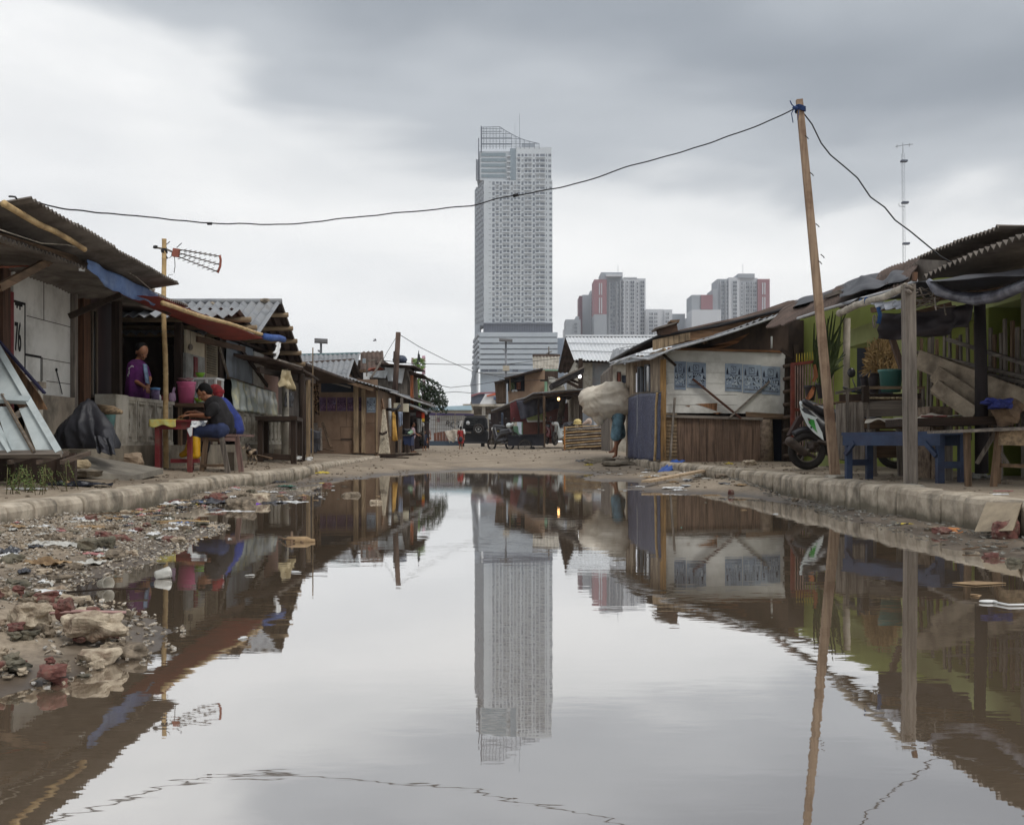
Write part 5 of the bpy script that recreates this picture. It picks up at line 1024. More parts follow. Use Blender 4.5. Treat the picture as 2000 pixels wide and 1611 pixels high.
# wires over roofs are with the pole. gate with bars
T = Thing('gate', 'rusty red barred gate with yellow spikes left of the wooden pole', 'gate', W(1585, 840, 16.5))
Yg = 17.2; RG_ = mat('rusty_red_bar', (130, 66, 54), (96, 46, 40), 6, rough=.7)
mb = MB()
for x in (1548, 1639): mb.bar(W(x, 712, Yg), W(x, 895, Yg), .06)
mb.bar(W(1545, 712, Yg), W(1642, 700, Yg), .05); mb.bar(W(1545, 800, Yg), W(1640, 800, Yg), .05); T.part('frame', mb, RG_)
for k in range(17): x = 1553+k*5; T.part('bar', MB().bar(W(x, 712-k*.6, Yg), W(x, 888, Yg), .016), mat('pink_bar', (176, 150, 142), (140, 110, 104), 6))
for k in range(15): x = 1556+k*5.2; T.part('spike', MB().tube([W(x, 712-k*.6, Yg), W(x, 691-k*.8, Yg)], [.014, .004], 5), mat('yellow_spike', (176, 158, 60), (150, 130, 48), 6))
one('wall', MB().box(4.5, 4.8, 15.0, 15.15, .2, 1.15), GRL, 'low pale lime garden wall behind the parked scooter', 'wall')
one('porch_post', MB().tube([W(1654, 850, 14.5), W(1653, 700, 14.5), W(1654, 622, 14.5)], .05, 9), mat('whitish_post', (196, 186, 172), (160, 150, 136), 5), 'whitish round porch post between the gate and the dark green wall', 'post')
# bamboo picket fence
Xf = 4.75
T = Thing('picket_fence', 'ragged grey bamboo picket fence in front of the green house', 'fence', (Xf, 11, .24))
def pk(px, py, dx=0): return S(px, py, Xf-dx)
rr = random.Random(5)
for k in range(21):
    x = 1796+k*12.2+rr.uniform(-3, 3); tp = 648-k*1.2+rr.uniform(-14, 22); ln = rr.uniform(-5, 5)
    T.part('picket', MB().bar(pk(x+ln, tp), pk(x, 860), .05, .02, (1, 0, 0)), GW if k % 3 else WM)
for p, q in (((1790, 688), (2040, 745)), ((1790, 700), (2040, 756)), ((1850, 663), (2040, 722))): T.part('rail', MB().bar(pk(p[0], p[1], .04), pk(q[0], q[1], .04), .035), GWY)
# front shelter: sawn post, dark post, bamboo, tarps
T = Thing('market_shelter', 'ragged front shelter of bamboo and torn black tarps on a thick sawn post', 'shelter', (3.3, 8.5, .24))
Yp = 8.5; zp = ground(3.3, 8.5)
T.part('sawn_post', MB().bar((3.31, Yp, zp-.02), W(1774, 556, Yp), .09, .09), GW)
T.part('post_cap', MB().bar(W(1786, 549, Yp), W(1787, 532, Yp), .035), wood((112, 84, 66)))
T.part('round_post', MB().tube([W(1917, 850, 9.4)+V((0, 0, -.35)), W(1916, 720, 9.4), W(1913, 580, 9.4)], [.06, .055, .05], 9), mat('charred_post', (48, 42, 42), (28, 26, 28), 5, (1, 1, .4)))
T.part('bamboo_beam', pole(W(1640, 612, 10.6), W(1768, 560, 8.5), .035, BAMG, seed=2), BAMG)
T.part('lashing', MB().tube([W(1776+6*math.cos(t*.9), 556+1.2*t+3*math.sin(t), 8.45+.05*math.sin(t*.9)) for t in range(14)], .014, 6), GW)
for x, y in ((1681, 592), (1692, 588)): T.part('blue_tie', MB().tube([W(x+3*math.cos(t), y+7*math.sin(t), 9.85-(x-1681)*.02+.05*math.cos(t)) for t in [i*.5 for i in range(13)]], .008, 5), mat('blue_cord', (40, 76, 120), (30, 60, 100), 6))
T.part('blue_cord', MB().tube([W(1715, 600, 9.2), W(1719, 615, 9.2), W(1716, 632, 9.2)], .018, 6), MATS['blue_cord'])
T.part('silver_sheet', fold_cloth(W(1700, 592, 9.4), W(1768, 585, 8.7), W(1768, 606, 8.7), W(1716, 608, 9.3), 24, 8, .03, 3, 2, ragged=.4), mat('silver_film', (176, 180, 188), (110, 114, 124), 5, rough=.25, spec=.8))
# roof tarp with rolled front edge
mb = MB(); A = W(1775, 560, 8.6); B = W(1850, 575, 8.7); C_ = W(1900, 583, 8.6); D = W(2000, 552, 7.6); E = W(2060, 520, 7.0)
T.part('rolled_edge', MB().tube([W(1812, 547, 8.6), W(1830, 566, 8.6), W(1860, 578, 8.6), W(1905, 584, 8.5), W(1950, 578, 8.1), W(2000, 557, 7.6), W(2070, 520, 7)], [.02, .05, .045, .055, .05, .045, .04], 9), mat('grey_plastic_roll', (104, 106, 120), (58, 58, 70), 6, rough=.3, spec=.8, dirt=(170, 174, 184), dsc=7))
T.part('roof_tarp', fold_cloth(W(1640, 590, 11.0), W(1812, 548, 8.6), W(2070, 520, 7.0), W(1985, 545, 10.5), 30, 24, .05, 3, 4, sag=.06), BLKT)
T.part('hanging_tarp', fold_cloth(W(1722, 612, 9.6), W(1900, 590, 9.0), W(1893, 640, 9.0), W(1718, 662, 9.6), 30, 14, .09, 2, 6, sag=.03), mat('sooty_tarp', (56, 50, 52), (34, 30, 34), 3, rough=.6))
mb = MB()
for k in range(26):
    p = W(1785+rr.uniform(0, 60), 560+rr.uniform(0, 35), 8.5+rr.uniform(0, .5)); q = p+V((rr.uniform(-.25, .25), rr.uniform(-.1, .1), rr.uniform(-.12, .1))); mb.tube([p, (p+q)/2+V((0, 0, -.02)), q], .007, 5)
T.part('brush_tangle', mb, GWX)
T.part('purlin', MB().bar(W(1702, 606, 10), W(1960, 560, 9.2), .05), WMX); T.part('purlin', MB().bar(W(1740, 628, 9.6), W(1860, 598, 9.4), .03, .08), wood((120, 96, 78), d='x')); T.part('purlin', MB().bar(W(1850, 556, 9), W(1895, 535, 9.5), .02), BAMG); T.part('rope_coil', MB().tube([W(1708+3*math.cos(t), 628+12*math.sin(t), 9.3) for t in [i*.6 for i in range(12)]], .008, 5), GW)
T.part('brace', MB().bar(W(1740, 655, 9.8), W(1762, 720, 9.8), .05), wood((96, 78, 68)))
for nm, x, y, s_, Yq, lab in (('footing_stone', 1774, 955, .17, 8.45, 'flat cement footing stone under the thick sawn post'), ('footing_stone', 1635, 936, .12, 10.45, 'flat cement footing stone under the leaning wooden pole')):
    one(nm, MB().rock(W(x, y-4, Yq), (s_, .12, .035), 3, 16, 8, .12), CEML, lab, 'stone')
# the tall leaning pole and its wires
T = Thing('wire_pole', 'tall leaning sawn timber pole carrying the slack black wires', 'pole', W(1632, 930, 10.5))
POL = mat('sawn_pole', (168, 144, 120), (130, 108, 90), 5, (6, 6, .35), .85, .3, dirt=(90, 60, 46), dsc=4, damt=.6)
b = V((3.318, 10.5, ground(3.3, 10.5)-.02)); t_ = W(1561, 195, 10.5); T.part('pole', MB().bar(b, t_, .092, .07, (0, 1, 0), w2=.062), POL)
mb = MB()
for k in range(4): z = 213-k*2.6; c = W(1563, z+4, 10.5); mb.tube([c+V((.05*math.cos(a), .05*math.sin(a), .01*math.sin(a*2))) for a in [i*.6 for i in range(12)]], .008, 5)
mb.tube([W(1560, 211, 10.45), W(1552, 210, 10.42), W(1546, 204, 10.4), W(1543, 197, 10.4)], .006, 5); mb.tube([W(1552, 210, 10.42), W(1546, 222, 10.42), W(1549, 240, 10.42)], .005, 5); mb.ell(W(1553, 211, 10.42), (.03, .02, .02)); mb.tube([W(1560, 215, 10.4), W(1558, 235, 10.4)], .004, 4)
T.part('cord_lashing', mb, mat('navy_cord', (44, 66, 110), (30, 46, 84), 6))
mb = MB()
for x, y in ((1585, 340), (1575, 268), (1601, 512), (1606, 500), (1596, 440)): mb.tube([W(x-3, y-3, 10.42), W(x+2, y+1, 10.42), W(x+4, y+4, 10.42)], .005, 4)
T.part('nail', mb, WDK)
mb = MB(); pts = []
ctrl = [(1553, 212, 10.5), (1500, 237, 10.6), (1420, 268, 10.7), (1330, 297, 10.9), (1220, 328, 11), (1120, 361, 11), (1010, 381, 11), (905, 403, 11), (770, 417, 11), (640, 430, 10.9), (560, 438, 10.7), (410, 436, 10.3), (290, 424, 9.8), (186, 415, 9), (95, 402, 8.6), (60, 392, 8.45)]
for i in range(len(ctrl)-1):
    for j in range(8):
        t = j/8; a, b = ctrl[i], ctrl[i+1]; p0 = ctrl[max(i-1, 0)]; p3 = ctrl[min(i+2, len(ctrl)-1)]
        q = [.5*((2*a[k])+(-p0[k]+b[k])*t+(2*p0[k]-5*a[k]+4*b[k]-p3[k])*t*t+(-p0[k]+3*a[k]-3*b[k]+p3[k])*t**3) for k in range(3)]
        pts.append(W(q[0], q[1]+3.5*nz(q[0]*.02, 1), q[2]))
pts.append(W(60, 390, 8.45)); T1 = Thing('overhead_wire', 'long slack black wire crossing the sky from the leaning pole to the left roof', 'wire', pts[0])
T1.part('wire', MB().tube(pts, .0065, 6), WIRE); mb = MB(); mb.tube([W(1002, 383, 11), W(1012, 380, 11)], .018, 7); mb.tube([W(405, 437, 10.3), W(414, 437, 10.3)], .015, 6); T1.part('splice', mb, WIRE)
pts = [W(x, y, 10.5-i*.08) for i, (x, y) in enumerate(((1570, 222), (1586, 243), (1604, 280), (1622, 303), (1652, 328), (1675, 348), (1700, 385), (1728, 405), (1748, 430), (1778, 452), (1812, 480), (1836, 500), (1870, 520), (1920, 522), (2010, 505)))]
one('overhead_wire', MB().tube(pts, .007, 6), WIRE, 'wavy black wire dropping from the leaning pole to the right roofs', 'wire')
# pots and plants
POT = mat('black_pot', (58, 54, 58), (44, 40, 44), 6, bump=.1, rough=.5)
def pot(c, r, h): return MB().lathe(c, [(r*.62, 0), (r*.9, h*.78), (r*.93, h*.8), (r, h*.8), (r*1.03, h), (r*.92, h), (r*.85, h*.82), (.01, h*.8)], 22)
for x, y0, y1, w, Yq, lab, gp in ((1583, 753, 782, 24, 14.6, 'smaller black plant pot with dead leaves on the stone ledge left of the pole', 0), (1607, 748, 778, 29, 14.3, 'wide black plant pot holding tall sword leaves beside the leaning pole', 0), (1689, 731, 768, 19, 12.6, 'left one of two small dark pots beside the teal tub', 0), (1707, 725, 768, 26, 12.4, 'dark pot wedged right against the teal tub', 0)):
    c = W(x, y1, Yq); s_ = Yq/F; one('plant_pot', pot(c, w/2*s_, (y1-y0)*s_), POT, lab, 'plant pot')
T = Thing('washtub', 'teal plastic tub on the wooden stall counter under the dry plants', 'tub', W(1740, 766, 11.4))
c = W(1740, 766, 11.4); s_ = 11.4/F; T.part('tub', MB().lathe(c, [(18*s_, 0), (22*s_, 38*s_), (24*s_, 39*s_), (24.5*s_, 44*s_), (22*s_, 44*s_), (20*s_, 36*s_), (.01, 35*s_)], 24), mat('teal_plastic', (78, 120, 114), (62, 114, 110), 3, bump=.05, rough=.45))
T.part('handle', MB().tube([c+V((24*s_, -.02, 40*s_)), c+V((30*s_, -.03, 38*s_)), c+V((27*s_, -.02, 33*s_))], .01, 6), MATS['teal_plastic'])
def leafmesh(pts, wid, mb, n=5):     # one long blade along points
    vs = []; m = len(pts)
    for i, p in enumerate(pts):
        p = V(p); d = (V(pts[min(i+1, m-1)])-V(pts[max(i-1, 0)])).normalized(); a = d.cross(V((0, 1, .2))).normalized(); w = wid*math.sin(math.pi*min(.97, (i+.6)/(m+.2)))
        vs += [p-a*w, p+V((0, .006, 0)), p+a*w]
    fs = []
    for i in range(m-1):
        for k in range(2): fs.append((i*3+k, i*3+k+1, i*3+k+4, i*3+k+3))
    return mb.add(vs, fs)
LF = mat('dark_leaf', (86, 98, 58), (54, 66, 40), 6, bump=.1, rough=.6); DRY = mat('dry_leaf', (184, 158, 112), (128, 102, 68), 8, bump=.1, rough=.9)
T = Thing('sword_plant', 'tall sword leaved pot plant rising behind the leaning pole', 'plant', W(1612, 752, 14.3)); rr = random.Random(8); mb = MB()
for k in range(46):
    b = W(1605+rr.uniform(-10, 14), 752, 14.3+rr.uniform(-.1, .1)); tx, ty = 1618+rr.uniform(-34, 36), rr.uniform(605, 715); t_ = W(tx, ty, 14.3+rr.uniform(-.3, .3)); mid = b.lerp(t_, .5)+V((rr.uniform(-.08, .08), 0, .05))
    leafmesh([b, b.lerp(mid, .5), mid, mid.lerp(t_, .55), t_], .016, mb)
T.part('leaves', mb, LF); T.part('dead_leaves', leafmesh([W(1590, 755, 14.3), W(1584, 770, 14.2), W(1575, 782, 14.2)], .04, leafmesh([W(1591, 712, 14), W(1594, 735, 14), W(1588, 745, 14)], .03, MB())), wood((190, 120, 80), name='orange_leaf'))
T = Thing('dry_plants', 'bushy bundle of dry straw coloured plants behind the teal tub', 'dried plants', W(1725, 728, 12)); mb = MB()
for k in range(520):
    u = rr.uniform(-1, 1); h = rr.random(); cx = 1723+u*30*(1-.35*h**2); p = W(cx, 728-h*62*(1-.3*abs(u)), 12+rr.uniform(-.18, .18)); d = V((rr.uniform(-.3, .3)+u*.3, rr.uniform(-.3, .3), rr.uniform(-.2, 1))).normalized()*rr.uniform(.05, .12)
    leafmesh([p, p+d*.5+V((0, 0, .005)), p+d], .009, mb)
T.part('stalks', mb, DRY); mb = MB()
for k in range(60):
    p = W(1722+rr.uniform(-22, 24), 728, 12+rr.uniform(-.1, .1)); q = W(1722+rr.uniform(-30, 32), rr.uniform(662, 700), 12+rr.uniform(-.15, .15)); mb.tube([p, q], .004, 4)
T.part('stems', mb, DRY)
# stall counter with boards
T = Thing('stall_counter', 'grey plank stall counter with rails behind the blue bench', 'stall', W(1718, 930, 10.6))
Yc = 10.9
T.part('front_board', MB().prism([W(1688, 782, Yc), W(1808, 780, Yc), W(1808, 812, Yc), W(1688, 814, Yc)], (0, .03, 0)), mat('grey_plank_x', (134, 124, 114), (88, 80, 74), 5, (.35, 6, 6), .9, .35, dirt=(64, 56, 50)))
mb = MB()
for k in range(5): x = 1634+k*11; mb.prism([W(x, 789-k*1.4, Yc+.01*(k % 2)), W(x+10.6, 787-k*1.4, Yc+.01*(k % 2)), W(x+10.6, 897, Yc), W(x, 897, Yc)], (0, .03, 0))
T.part('side_boards', mb, mat('silver_planks', (178, 168, 156), (96, 86, 78), 5, (6, 6, .35), .9, .35, dirt=(70, 60, 52)))
T.part('lower_board', MB().prism([W(1688, 840, Yc+.02), W(1765, 840, Yc+.02), W(1765, 894, Yc+.02), W(1688, 894, Yc+.02)], (0, .03, 0)), WMX); T.part('middle_board', MB().prism([W(1688, 818, Yc-.01), W(1808, 817, Yc-.01), W(1808, 838, Yc-.01), W(1688, 838, Yc-.01)], (0, .03, 0)), WMX)
T.part('top_rail', MB().bar(W(1694, 757, Yc), W(1806, 757, Yc), .03), WLX); T.part('top_rail', MB().bar(W(1632, 768, Yc), W(1690, 755, Yc), .03), GWX)
for x, y in ((1803, 757), (1695, 757), (1655, 762)): T.part('rail_post', MB().bar(W(x, y, Yc), W(x, 930, Yc), .026), GW)
T.part('rail_post', MB().bar(W(1690, 755, Yc-.05), W(1690, 785, Yc-.05), .06), WDK)
T.part('shelf', MB().prism([W(1636, 786, Yc), W(1806, 780, Yc), W(1806, 778, Yc), W(1636, 784, Yc)], (0, .9, 0)), WMX); T.part('back_board', MB().prism([W(1640, 770, Yc+.6), W(1800, 768, Yc+.6), W(1800, 782, Yc+.6), W(1640, 786, Yc+.6)], (0, .03, 0)), DARKW)
for x in (1703, 1757): T.part('leg', MB().bar(W(x, 838, Yc-.05), V((W(x, 0, Yc).x, Yc-.05, .23)), .065, .05), GW)
mb = MB()
for k in range(40): mb.rock(W(1700+rr.uniform(0, 68), 779, Yc+rr.uniform(.0, .2))+V((0, 0, .01)), (.018, .02, .012), k, 6, 4)
T.part('peelings', mb, mat('pale_scraps', (206, 192, 158), (150, 130, 100), 8), kind='stuff')
one('paper', fold_cloth(W(1692, 819, 10.8), W(1770, 816, 10.8), W(1772, 820, 10.4), W(1688, 824, 10.4), 20, 8, .015, 2, 1), mat('old_paper', (206, 200, 188), (180, 172, 158), 5), 'stained pale paper sheet lying along the stall counter board', 'paper')
# blue bench
T = Thing('bench', 'blue painted wooden bench standing on the right walkway', 'bench', W(1738, 935, 9.7)); BL = mat('blue_paint', (58, 72, 98), (44, 54, 76), 5, (1, 1, 1), .65, .2, dirt=(60, 56, 70), dsc=4, damt=.6)
zt = .695; P = lambda px, Yv: (px-HX)*Yv/F
y0, y1 = 10.3, 9.15; xa, xb = P(1640, 10.3), P(1830, 9.15)
A, B = V((xa, 10.25, zt)), V((xb, 9.05, zt)); dn = (B-A).normalized(); sd = V((-dn.y, dn.x, 0))
T.part('seat', MB().prism([A, B, B+sd*.34, A+sd*.34], (0, 0, -.03)), BL)
T.part('apron', MB().prism([A-ZN*.03+dn*.02, B-ZN*.03-dn*.02, B-ZN*.13-dn*.02, A-ZN*.13+dn*.02], sd*.03), BL); T.part('apron', MB().prism([A-ZN*.03+sd*.3, B-ZN*.03+sd*.3, B-ZN*.13+sd*.3, A-ZN*.13+sd*.3], sd*.03), BL)
for e, sg in ((A, 1), (B, -1)):
    for w in (.04, .3):
        p = e+dn*(.06*sg)+sd*w; T.part('leg', MB().bar(p-ZN*.03, V((p.x, p.y, ground(p.x, p.y)-.01)), .06), BL)
    p = e+dn*(.06*sg); T.part('stretcher', MB().bar(p+sd*.04-ZN*.3, p+sd*.3-ZN*.3, .05, .06), BL); T.part('brace', MB().bar(p+sd*.0-ZN*.22, p+sd*.0-ZN*.1+dn*(.13*sg), .03, .04), BL)
# dark table and plain table
T = Thing('table', 'dark topped table carrying a folded paper behind the thick sawn post', 'table', W(1850, 900, 9.6))
T.part('table_top', MB().prism([W(1784, 817, 9.3), W(1956, 812, 9.3), W(1956, 830, 9.3), W(1784, 832, 9.3)], (0, .7, 0)), WDKX)
for x in (1852, 1950): T.part('leg', MB().bar(W(x, 830, 9.5), V((P(x, 9.5), 9.5, .24)), .06), GW)
T.part('leg', MB().bar(W(1838, 830, 9.95), V((P(1838, 9.95), 9.95, .24)), .14, .12), MATS['pebbled_pillar'])
one('paper', fold_cloth(W(1790, 816, 9.4), W(1903, 809, 9.6), W(1905, 812, 9.9), W(1800, 808, 9.95), 24, 8, .012, 2, 4), MATS['old_paper'], 'folded pale paper lying on the dark topped table', 'paper')
one('red_scraps', MB().rock(W(1812, 813, 9.45), (.09, .05, .012), 3).rock(W(1838, 813, 9.45), (.07, .05, .01), 5), mat('red_scrap', (150, 96, 88), (110, 66, 60), 12), 'reddish scraps on the dark table beside the thick sawn post', 'scraps')
T = Thing('table', 'plain splayed leg wooden table at the right edge of the walkway', 'table', W(1950, 950, 8.3))
A, B = W(1872, 840, 8.3), W(2050, 832, 7.9); T.part('table_top', MB().prism([A, B, B+V((0, .75, 0)), A+V((.05, .75, 0))], (0, 0, -.022)), GWX)
for x, x2, Yl in ((1888, 1891, 8.35), (1952, 1940, 8.25), (1950, 1948, 8.95), (2040, 2045, 7.95)):
    p = W(x, 838, Yl); q = V((P(x2, Yl), Yl, ground(P(x2, Yl), Yl)-.01)); T.part('leg', MB().bar(p, q, .04, .05), WM)
T.part('apron', MB().prism([W(1954, 842, 8.2), W(2050, 838, 7.9), W(2050, 872, 7.9), W(1952, 869, 8.2)], (0, .025, 0)), WLX); T.part('stretcher', MB().bar(W(1945, 908, 8.3), W(2050, 912, 8.0), .06, .03), WMX); T.part('brace', MB().bar(W(1908, 905, 8.7), W(1944, 845, 8.6), .03), GW); T.part('brace', MB().bar(W(1955, 885, 8.5), W(1968, 905, 8.5), .025), GW)
# long wooden crates tipped against the fence
def crate(label, a, b, w, h, up, rot=0):
    a, b = V(a), V(b); d = (b-a).normalized(); s_ = d.cross(V(up)).normalized(); u = s_.cross(d).normalized(); t = .022
    T = Thing('crate', label, 'crate', a, 'long wooden crates on the right'); m = mat('mouldy_crate', (172, 158, 138), (112, 100, 86), 4, (1, 1, 1), .9, .3, dirt=(74, 66, 58), dsc=3)
    def pr(nm, p, q, r): T.part(nm, MB().prism([p, p+q, p+q+r, p+r], q.cross(r).normalized()*t), m)
    L = b-a; pr('side_board', a, L, u*h); pr('side_board', a+s_*w, L, u*h); pr('bottom_board', a+u*0, L, s_*w); pr('end_board', a, s_*w, u*h); pr('end_board', b, s_*w, u*h)
    return T
crate('topmost long wooden crate tipped over the others against the picket fence', W(1850, 734, 10.6), W(2060, 815, 9.6), .55, .17, (.1, .1, 1))
crate('middle long wooden crate lying under the topmost one', W(1862, 758, 10.3), W(1960, 822, 9.9), .5, .14, (.1, .1, 1))
crate('lowest wooden crate of the tipped pile on the right', W(1858, 776, 10.1), W(1935, 830, 9.8), .45, .12, (.05, .1, 1))
one('masonry_block', MB().box(P(1808, 10.2), P(1850, 10.2), 10.1, 10.4, .23, .95), MATS['pebbled_pillar'], 'rough masonry block supporting the tipped crates', 'block')
one('hessian_sack', MB().rock(W(1965, 805, 9.2), (.14, .12, .16), 4, 14, 10, .2), mat('hessian', (130, 108, 86), (84, 68, 56), 9, bump=.4), 'brown hessian bundle under the blue cloth at the right edge', 'sack')
mb = MB().rock(W(1948, 788, 9.1), (.16, .12, .055), 6, 22, 12, .5); one('blue_cloth', mb, mat('violet_blue_cloth', (66, 74, 142), (44, 50, 104), 8, bump=.6), 'crumpled violet blue cloth on the hessian bundle', 'cloth')
# scooter
T = Thing('scooter', 'black and white scooter with green decal parked behind the leaning pole', 'scooter', W(1600, 915, 13.4))
Ys = 13.4; c = lambda px, py, dy=0: W(px, py, Ys+dy)
BK = mat('scooter_black', (44, 42, 46), (34, 32, 36), 5, bump=.03, rough=.35, spec=.6); RUB = mat('tyre_rubber', (52, 48, 46), (40, 37, 36), 9, rough=.85); ALU = mat('dull_alloy', (130, 122, 112), (90, 84, 78), 8, rough=.45, metal=.5); WP = mat('white_paint', (224, 230, 230), (206, 214, 214), 3, bump=0, rough=.3, spec=.6)
def wheel(T, cx, cy, Yw, r, tw=.09, spokes=5, nm='wheel', axis=V((0, 1, 0)), alloy=ALU):
    o = W(cx, cy, Yw) if not isinstance(cx, Vector) else cx; u = axis.cross(ZN).normalized()
    ring = [o+(u*math.cos(a)+ZN*math.sin(a))*(r-tw/2) for a in [i*math.pi/14 for i in range(28)]]
    w_ = T.part(nm, MB().tube(ring, tw/2, 10, closed=True), RUB, parent=None)
    mb = MB(); ring2 = [o+(u*math.cos(a)+ZN*math.sin(a))*(r-tw) for a in [i*math.pi/14 for i in range(28)]]; mb.tube(ring2, .012, 6, closed=True)
    for k in range(spokes): a = k*2*math.pi/spokes+.4; mb.bar(o, o+(u*math.cos(a)+ZN*math.sin(a))*(r-tw), .02 if spokes < 8 else .006)
    mb.tube([o-axis*.04, o+axis*.04], .03, 8); T.part('rim', mb, alloy, parent=w_); return w_
wheel(T, 1576, 880, Ys, .25, .1); wheel(T, 1748, 878, Ys, .25, .09)
def plate(pts, t, dy): return MB().prism([c(x, y, dy) for x, y in pts], (0, t, 0))
body = MB()
for (x, y, r), (x2, y2, r2) in (((1572, 800, .07), (1600, 835, .15)), ((1600, 835, .15), (1640, 865, .15)), ((1640, 865, .13), (1700, 882, .09)), ((1600, 870, .1), (1660, 890, .09)), ((1700, 882, .08), (1712, 800, .08)), ((1712, 800, .08), (1706, 770, .05))):
    body.cap(c(x, y, .1), c(x2, y2, .1), r, r2, 12)
T.part('body', remesh(body, .018, 3), BK)
T.part('side_panel', plate([(1563, 797), (1571, 806), (1597, 816), (1593, 819), (1606, 845), (1609, 860), (1590, 845), (1578, 832), (1568, 812)], .02, -.085), WP)
d_ = T.part('decal', plate([(1578, 817), (1590, 820), (1594, 838), (1597, 845), (1588, 836), (1580, 826)], .004, -.092), mat('green_decal', (50, 134, 58), (90, 170, 90), 9, bump=0, rough=.3)); T.part('badge', plate([(1577, 816), (1581, 817), (1583, 823), (1579, 821)], .004, -.096), RD); T.part('badge', plate([(1583, 832), (1586, 833), (1586, 837), (1583, 836)], .004, -.096), PD)
seat = MB(); seat.cap(c(1572, 785, .08), c(1600, 800, .08), .045, .075, 12).cap(c(1600, 800, .08), c(1640, 815, .08), .075, .09, 12); T.part('seat', remesh(seat, .016, 2), BK)
T.part('tail_light', MB().cap(c(1564, 786, 0), c(1566, 796, 0), .02, .02, 8), WP); T.part('number_plate', plate([(1562, 812), (1573, 816), (1545, 852), (1541, 850)], .14, 0), mat('dark_plate', (60, 44, 40), (48, 34, 32), 5)); T.part('grab_rail', MB().tube([c(1566, 790, -.05), c(1574, 796, -.06), c(1588, 802, -.07)], .012, 6), ALU)
ex = MB(); ex.cap(c(1543, 862, -.12), c(1572, 885, -.12), .065, .05, 12).cap(c(1572, 885, -.12), c(1592, 892, -.08), .03, .02, 8); T.part('exhaust', remesh(ex, .014, 1), mat('burnt_steel', (92, 82, 76), (64, 56, 52), 9, rough=.5, metal=.4))
T.part('rear_fender', MB().tube([W(1576, 880, Ys)+V((.27*math.cos(a), 0, .27*math.sin(a))) for a in [1.0+i*.16 for i in range(9)]], .05, 8), BK)
T.part('engine', MB().rock(c(1590, 872, .03), (.12, .1, .09), 2, 12, 9, .3), MATS['burnt_steel']); T.part('footboard', MB().cap(c(1600, 862, -.05), c(1660, 878, -.05), .03, .03, 8), MATS['burnt_steel'])
m_ = T.part('mirror', MB().ell(c(1663, 728, 0), (.055, .02, .065)), BK); T.part('mirror_stem', MB().tube([c(1665, 740, 0), c(1670, 755, 0), c(1668, 765, 0)], .008, 6), BK, parent=m_)
T.part('handlebar', MB().tube([c(1648, 757, -.25), c(1662, 763, -.1), c(1690, 768, .2)], .018, 7), BK); T.part('brake_reservoir', MB().ell(c(1665, 762, -.1), (.035, .03, .02)), mat('bright_blue', (40, 90, 190), (30, 70, 160), 5, bump=0, rough=.4))
T.part('headset', MB().rock(c(1700, 780, .1), (.14, .12, .1), 4, 12, 9, .2), BK)
# ---------- centre left: junk in front of the far left shops
def fbm(x0, y0, x1, y1, Y, t=.04): return pbox(MB(), x0, y0, x1, y1, Y, Y+t)
Y = 31.0
T = Thing('shop_row', 'low dark shop front with drooping tin eaves at the far left end of the street', 'shop', (W(790, 0, 34).x, 34, .1))
T.part('back_wall', MB().prism([W(741, 765, 33), W(741, 890, 33), W(741, 890, 34), W(741, 765, 34)], (-.1, 0, 0)), DARKW)
T.part('back_wall', MB().prism([W(738, 775, 35), W(800, 775, 35), W(800, 884, 35), W(738, 884, 35)], (0, .1, 0)), DARKW)
T.part('inner_wall', MB().prism([W(785, 785, 41), W(838, 800, 41), W(838, 875, 41), W(785, 880, 41)], (0, .1, 0)), mat('dim_shop', (74, 62, 60), (42, 36, 38), 3))
a, b, c, d = W(755, 764, 31), W(800, 778, 34), W(800, 764, 39), W(740, 764, 39)
T.part('eave', MB().corr(W(738, 757, 30), W(802, 778, 33.5), W(800, 770, 38), W(738, 757, 38), .14, .02, .008, .02, 2), CORG)
T.part('eave_edge', MB().tube([W(763, 766, 30.6), W(772, 768, 31), W(783, 773, 32), W(800, 779, 33.4), W(848, 794, 38)], .03, 6), CORL)
T.part('eave', MB().corr(W(800, 778, 33.5), W(849, 794, 38), W(846, 790, 43), W(802, 770, 41), .16, .02, .008, .02, 4), CORB)
T.part('lower_eave', MB().corr(W(797, 789, 34), W(832, 804, 36), W(846, 803, 40), W(800, 786, 40), .14, .02, .008, .02, 6), CORG)
T.part('lower_edge', MB().tube([W(798, 790, 34), W(812, 795, 35), W(828, 803, 36), W(834, 809, 36)], .045, 6), CORL)
T.part('meter_box', fbm(769, 787, 782, 802, 31.5, .2), mat('ivory_box', (206, 200, 180), (184, 178, 158), 4)); T.part('meter_box', fbm(787, 788, 797, 804, 31.6, .2), MATS['ivory_box'])
T.part('post', fbm(782, 777, 787, 803, 31.4, .08), GW); T.part('post', fbm(777, 800, 785, 882, 32.5, .1), WM); T.part('stub_post', fbm(778, 858, 783, 884, 30.5, .12), GW)
T.part('cable', MB().tube([W(756, 799, 31), W(766, 800, 30.9), W(776, 799, 31), W(782, 790, 31)], .05, 7), BLKT)
T.part('drain_pipe', MB().tube([W(754, 775, 31.5), W(754.5, 822, 31.5), W(755, 880, 31.5)], .05, 8), mat('dusty_blue', (84, 104, 130), (60, 76, 100), 4))
T.part('pipe_sheet', MB().tube([W(761, 778, 31.2), W(761, 802, 31.2), W(761.5, 852, 31.2)], [.04, .06, .03], 8), WT)
T.part('red_panel', fbm(813, 803, 829, 814, 36.5, .05), REDP); T.part('hanging_packets', fbm(799, 806, 812, 812, 36.5, .05), mat('silver_film', (1, 1, 1)))
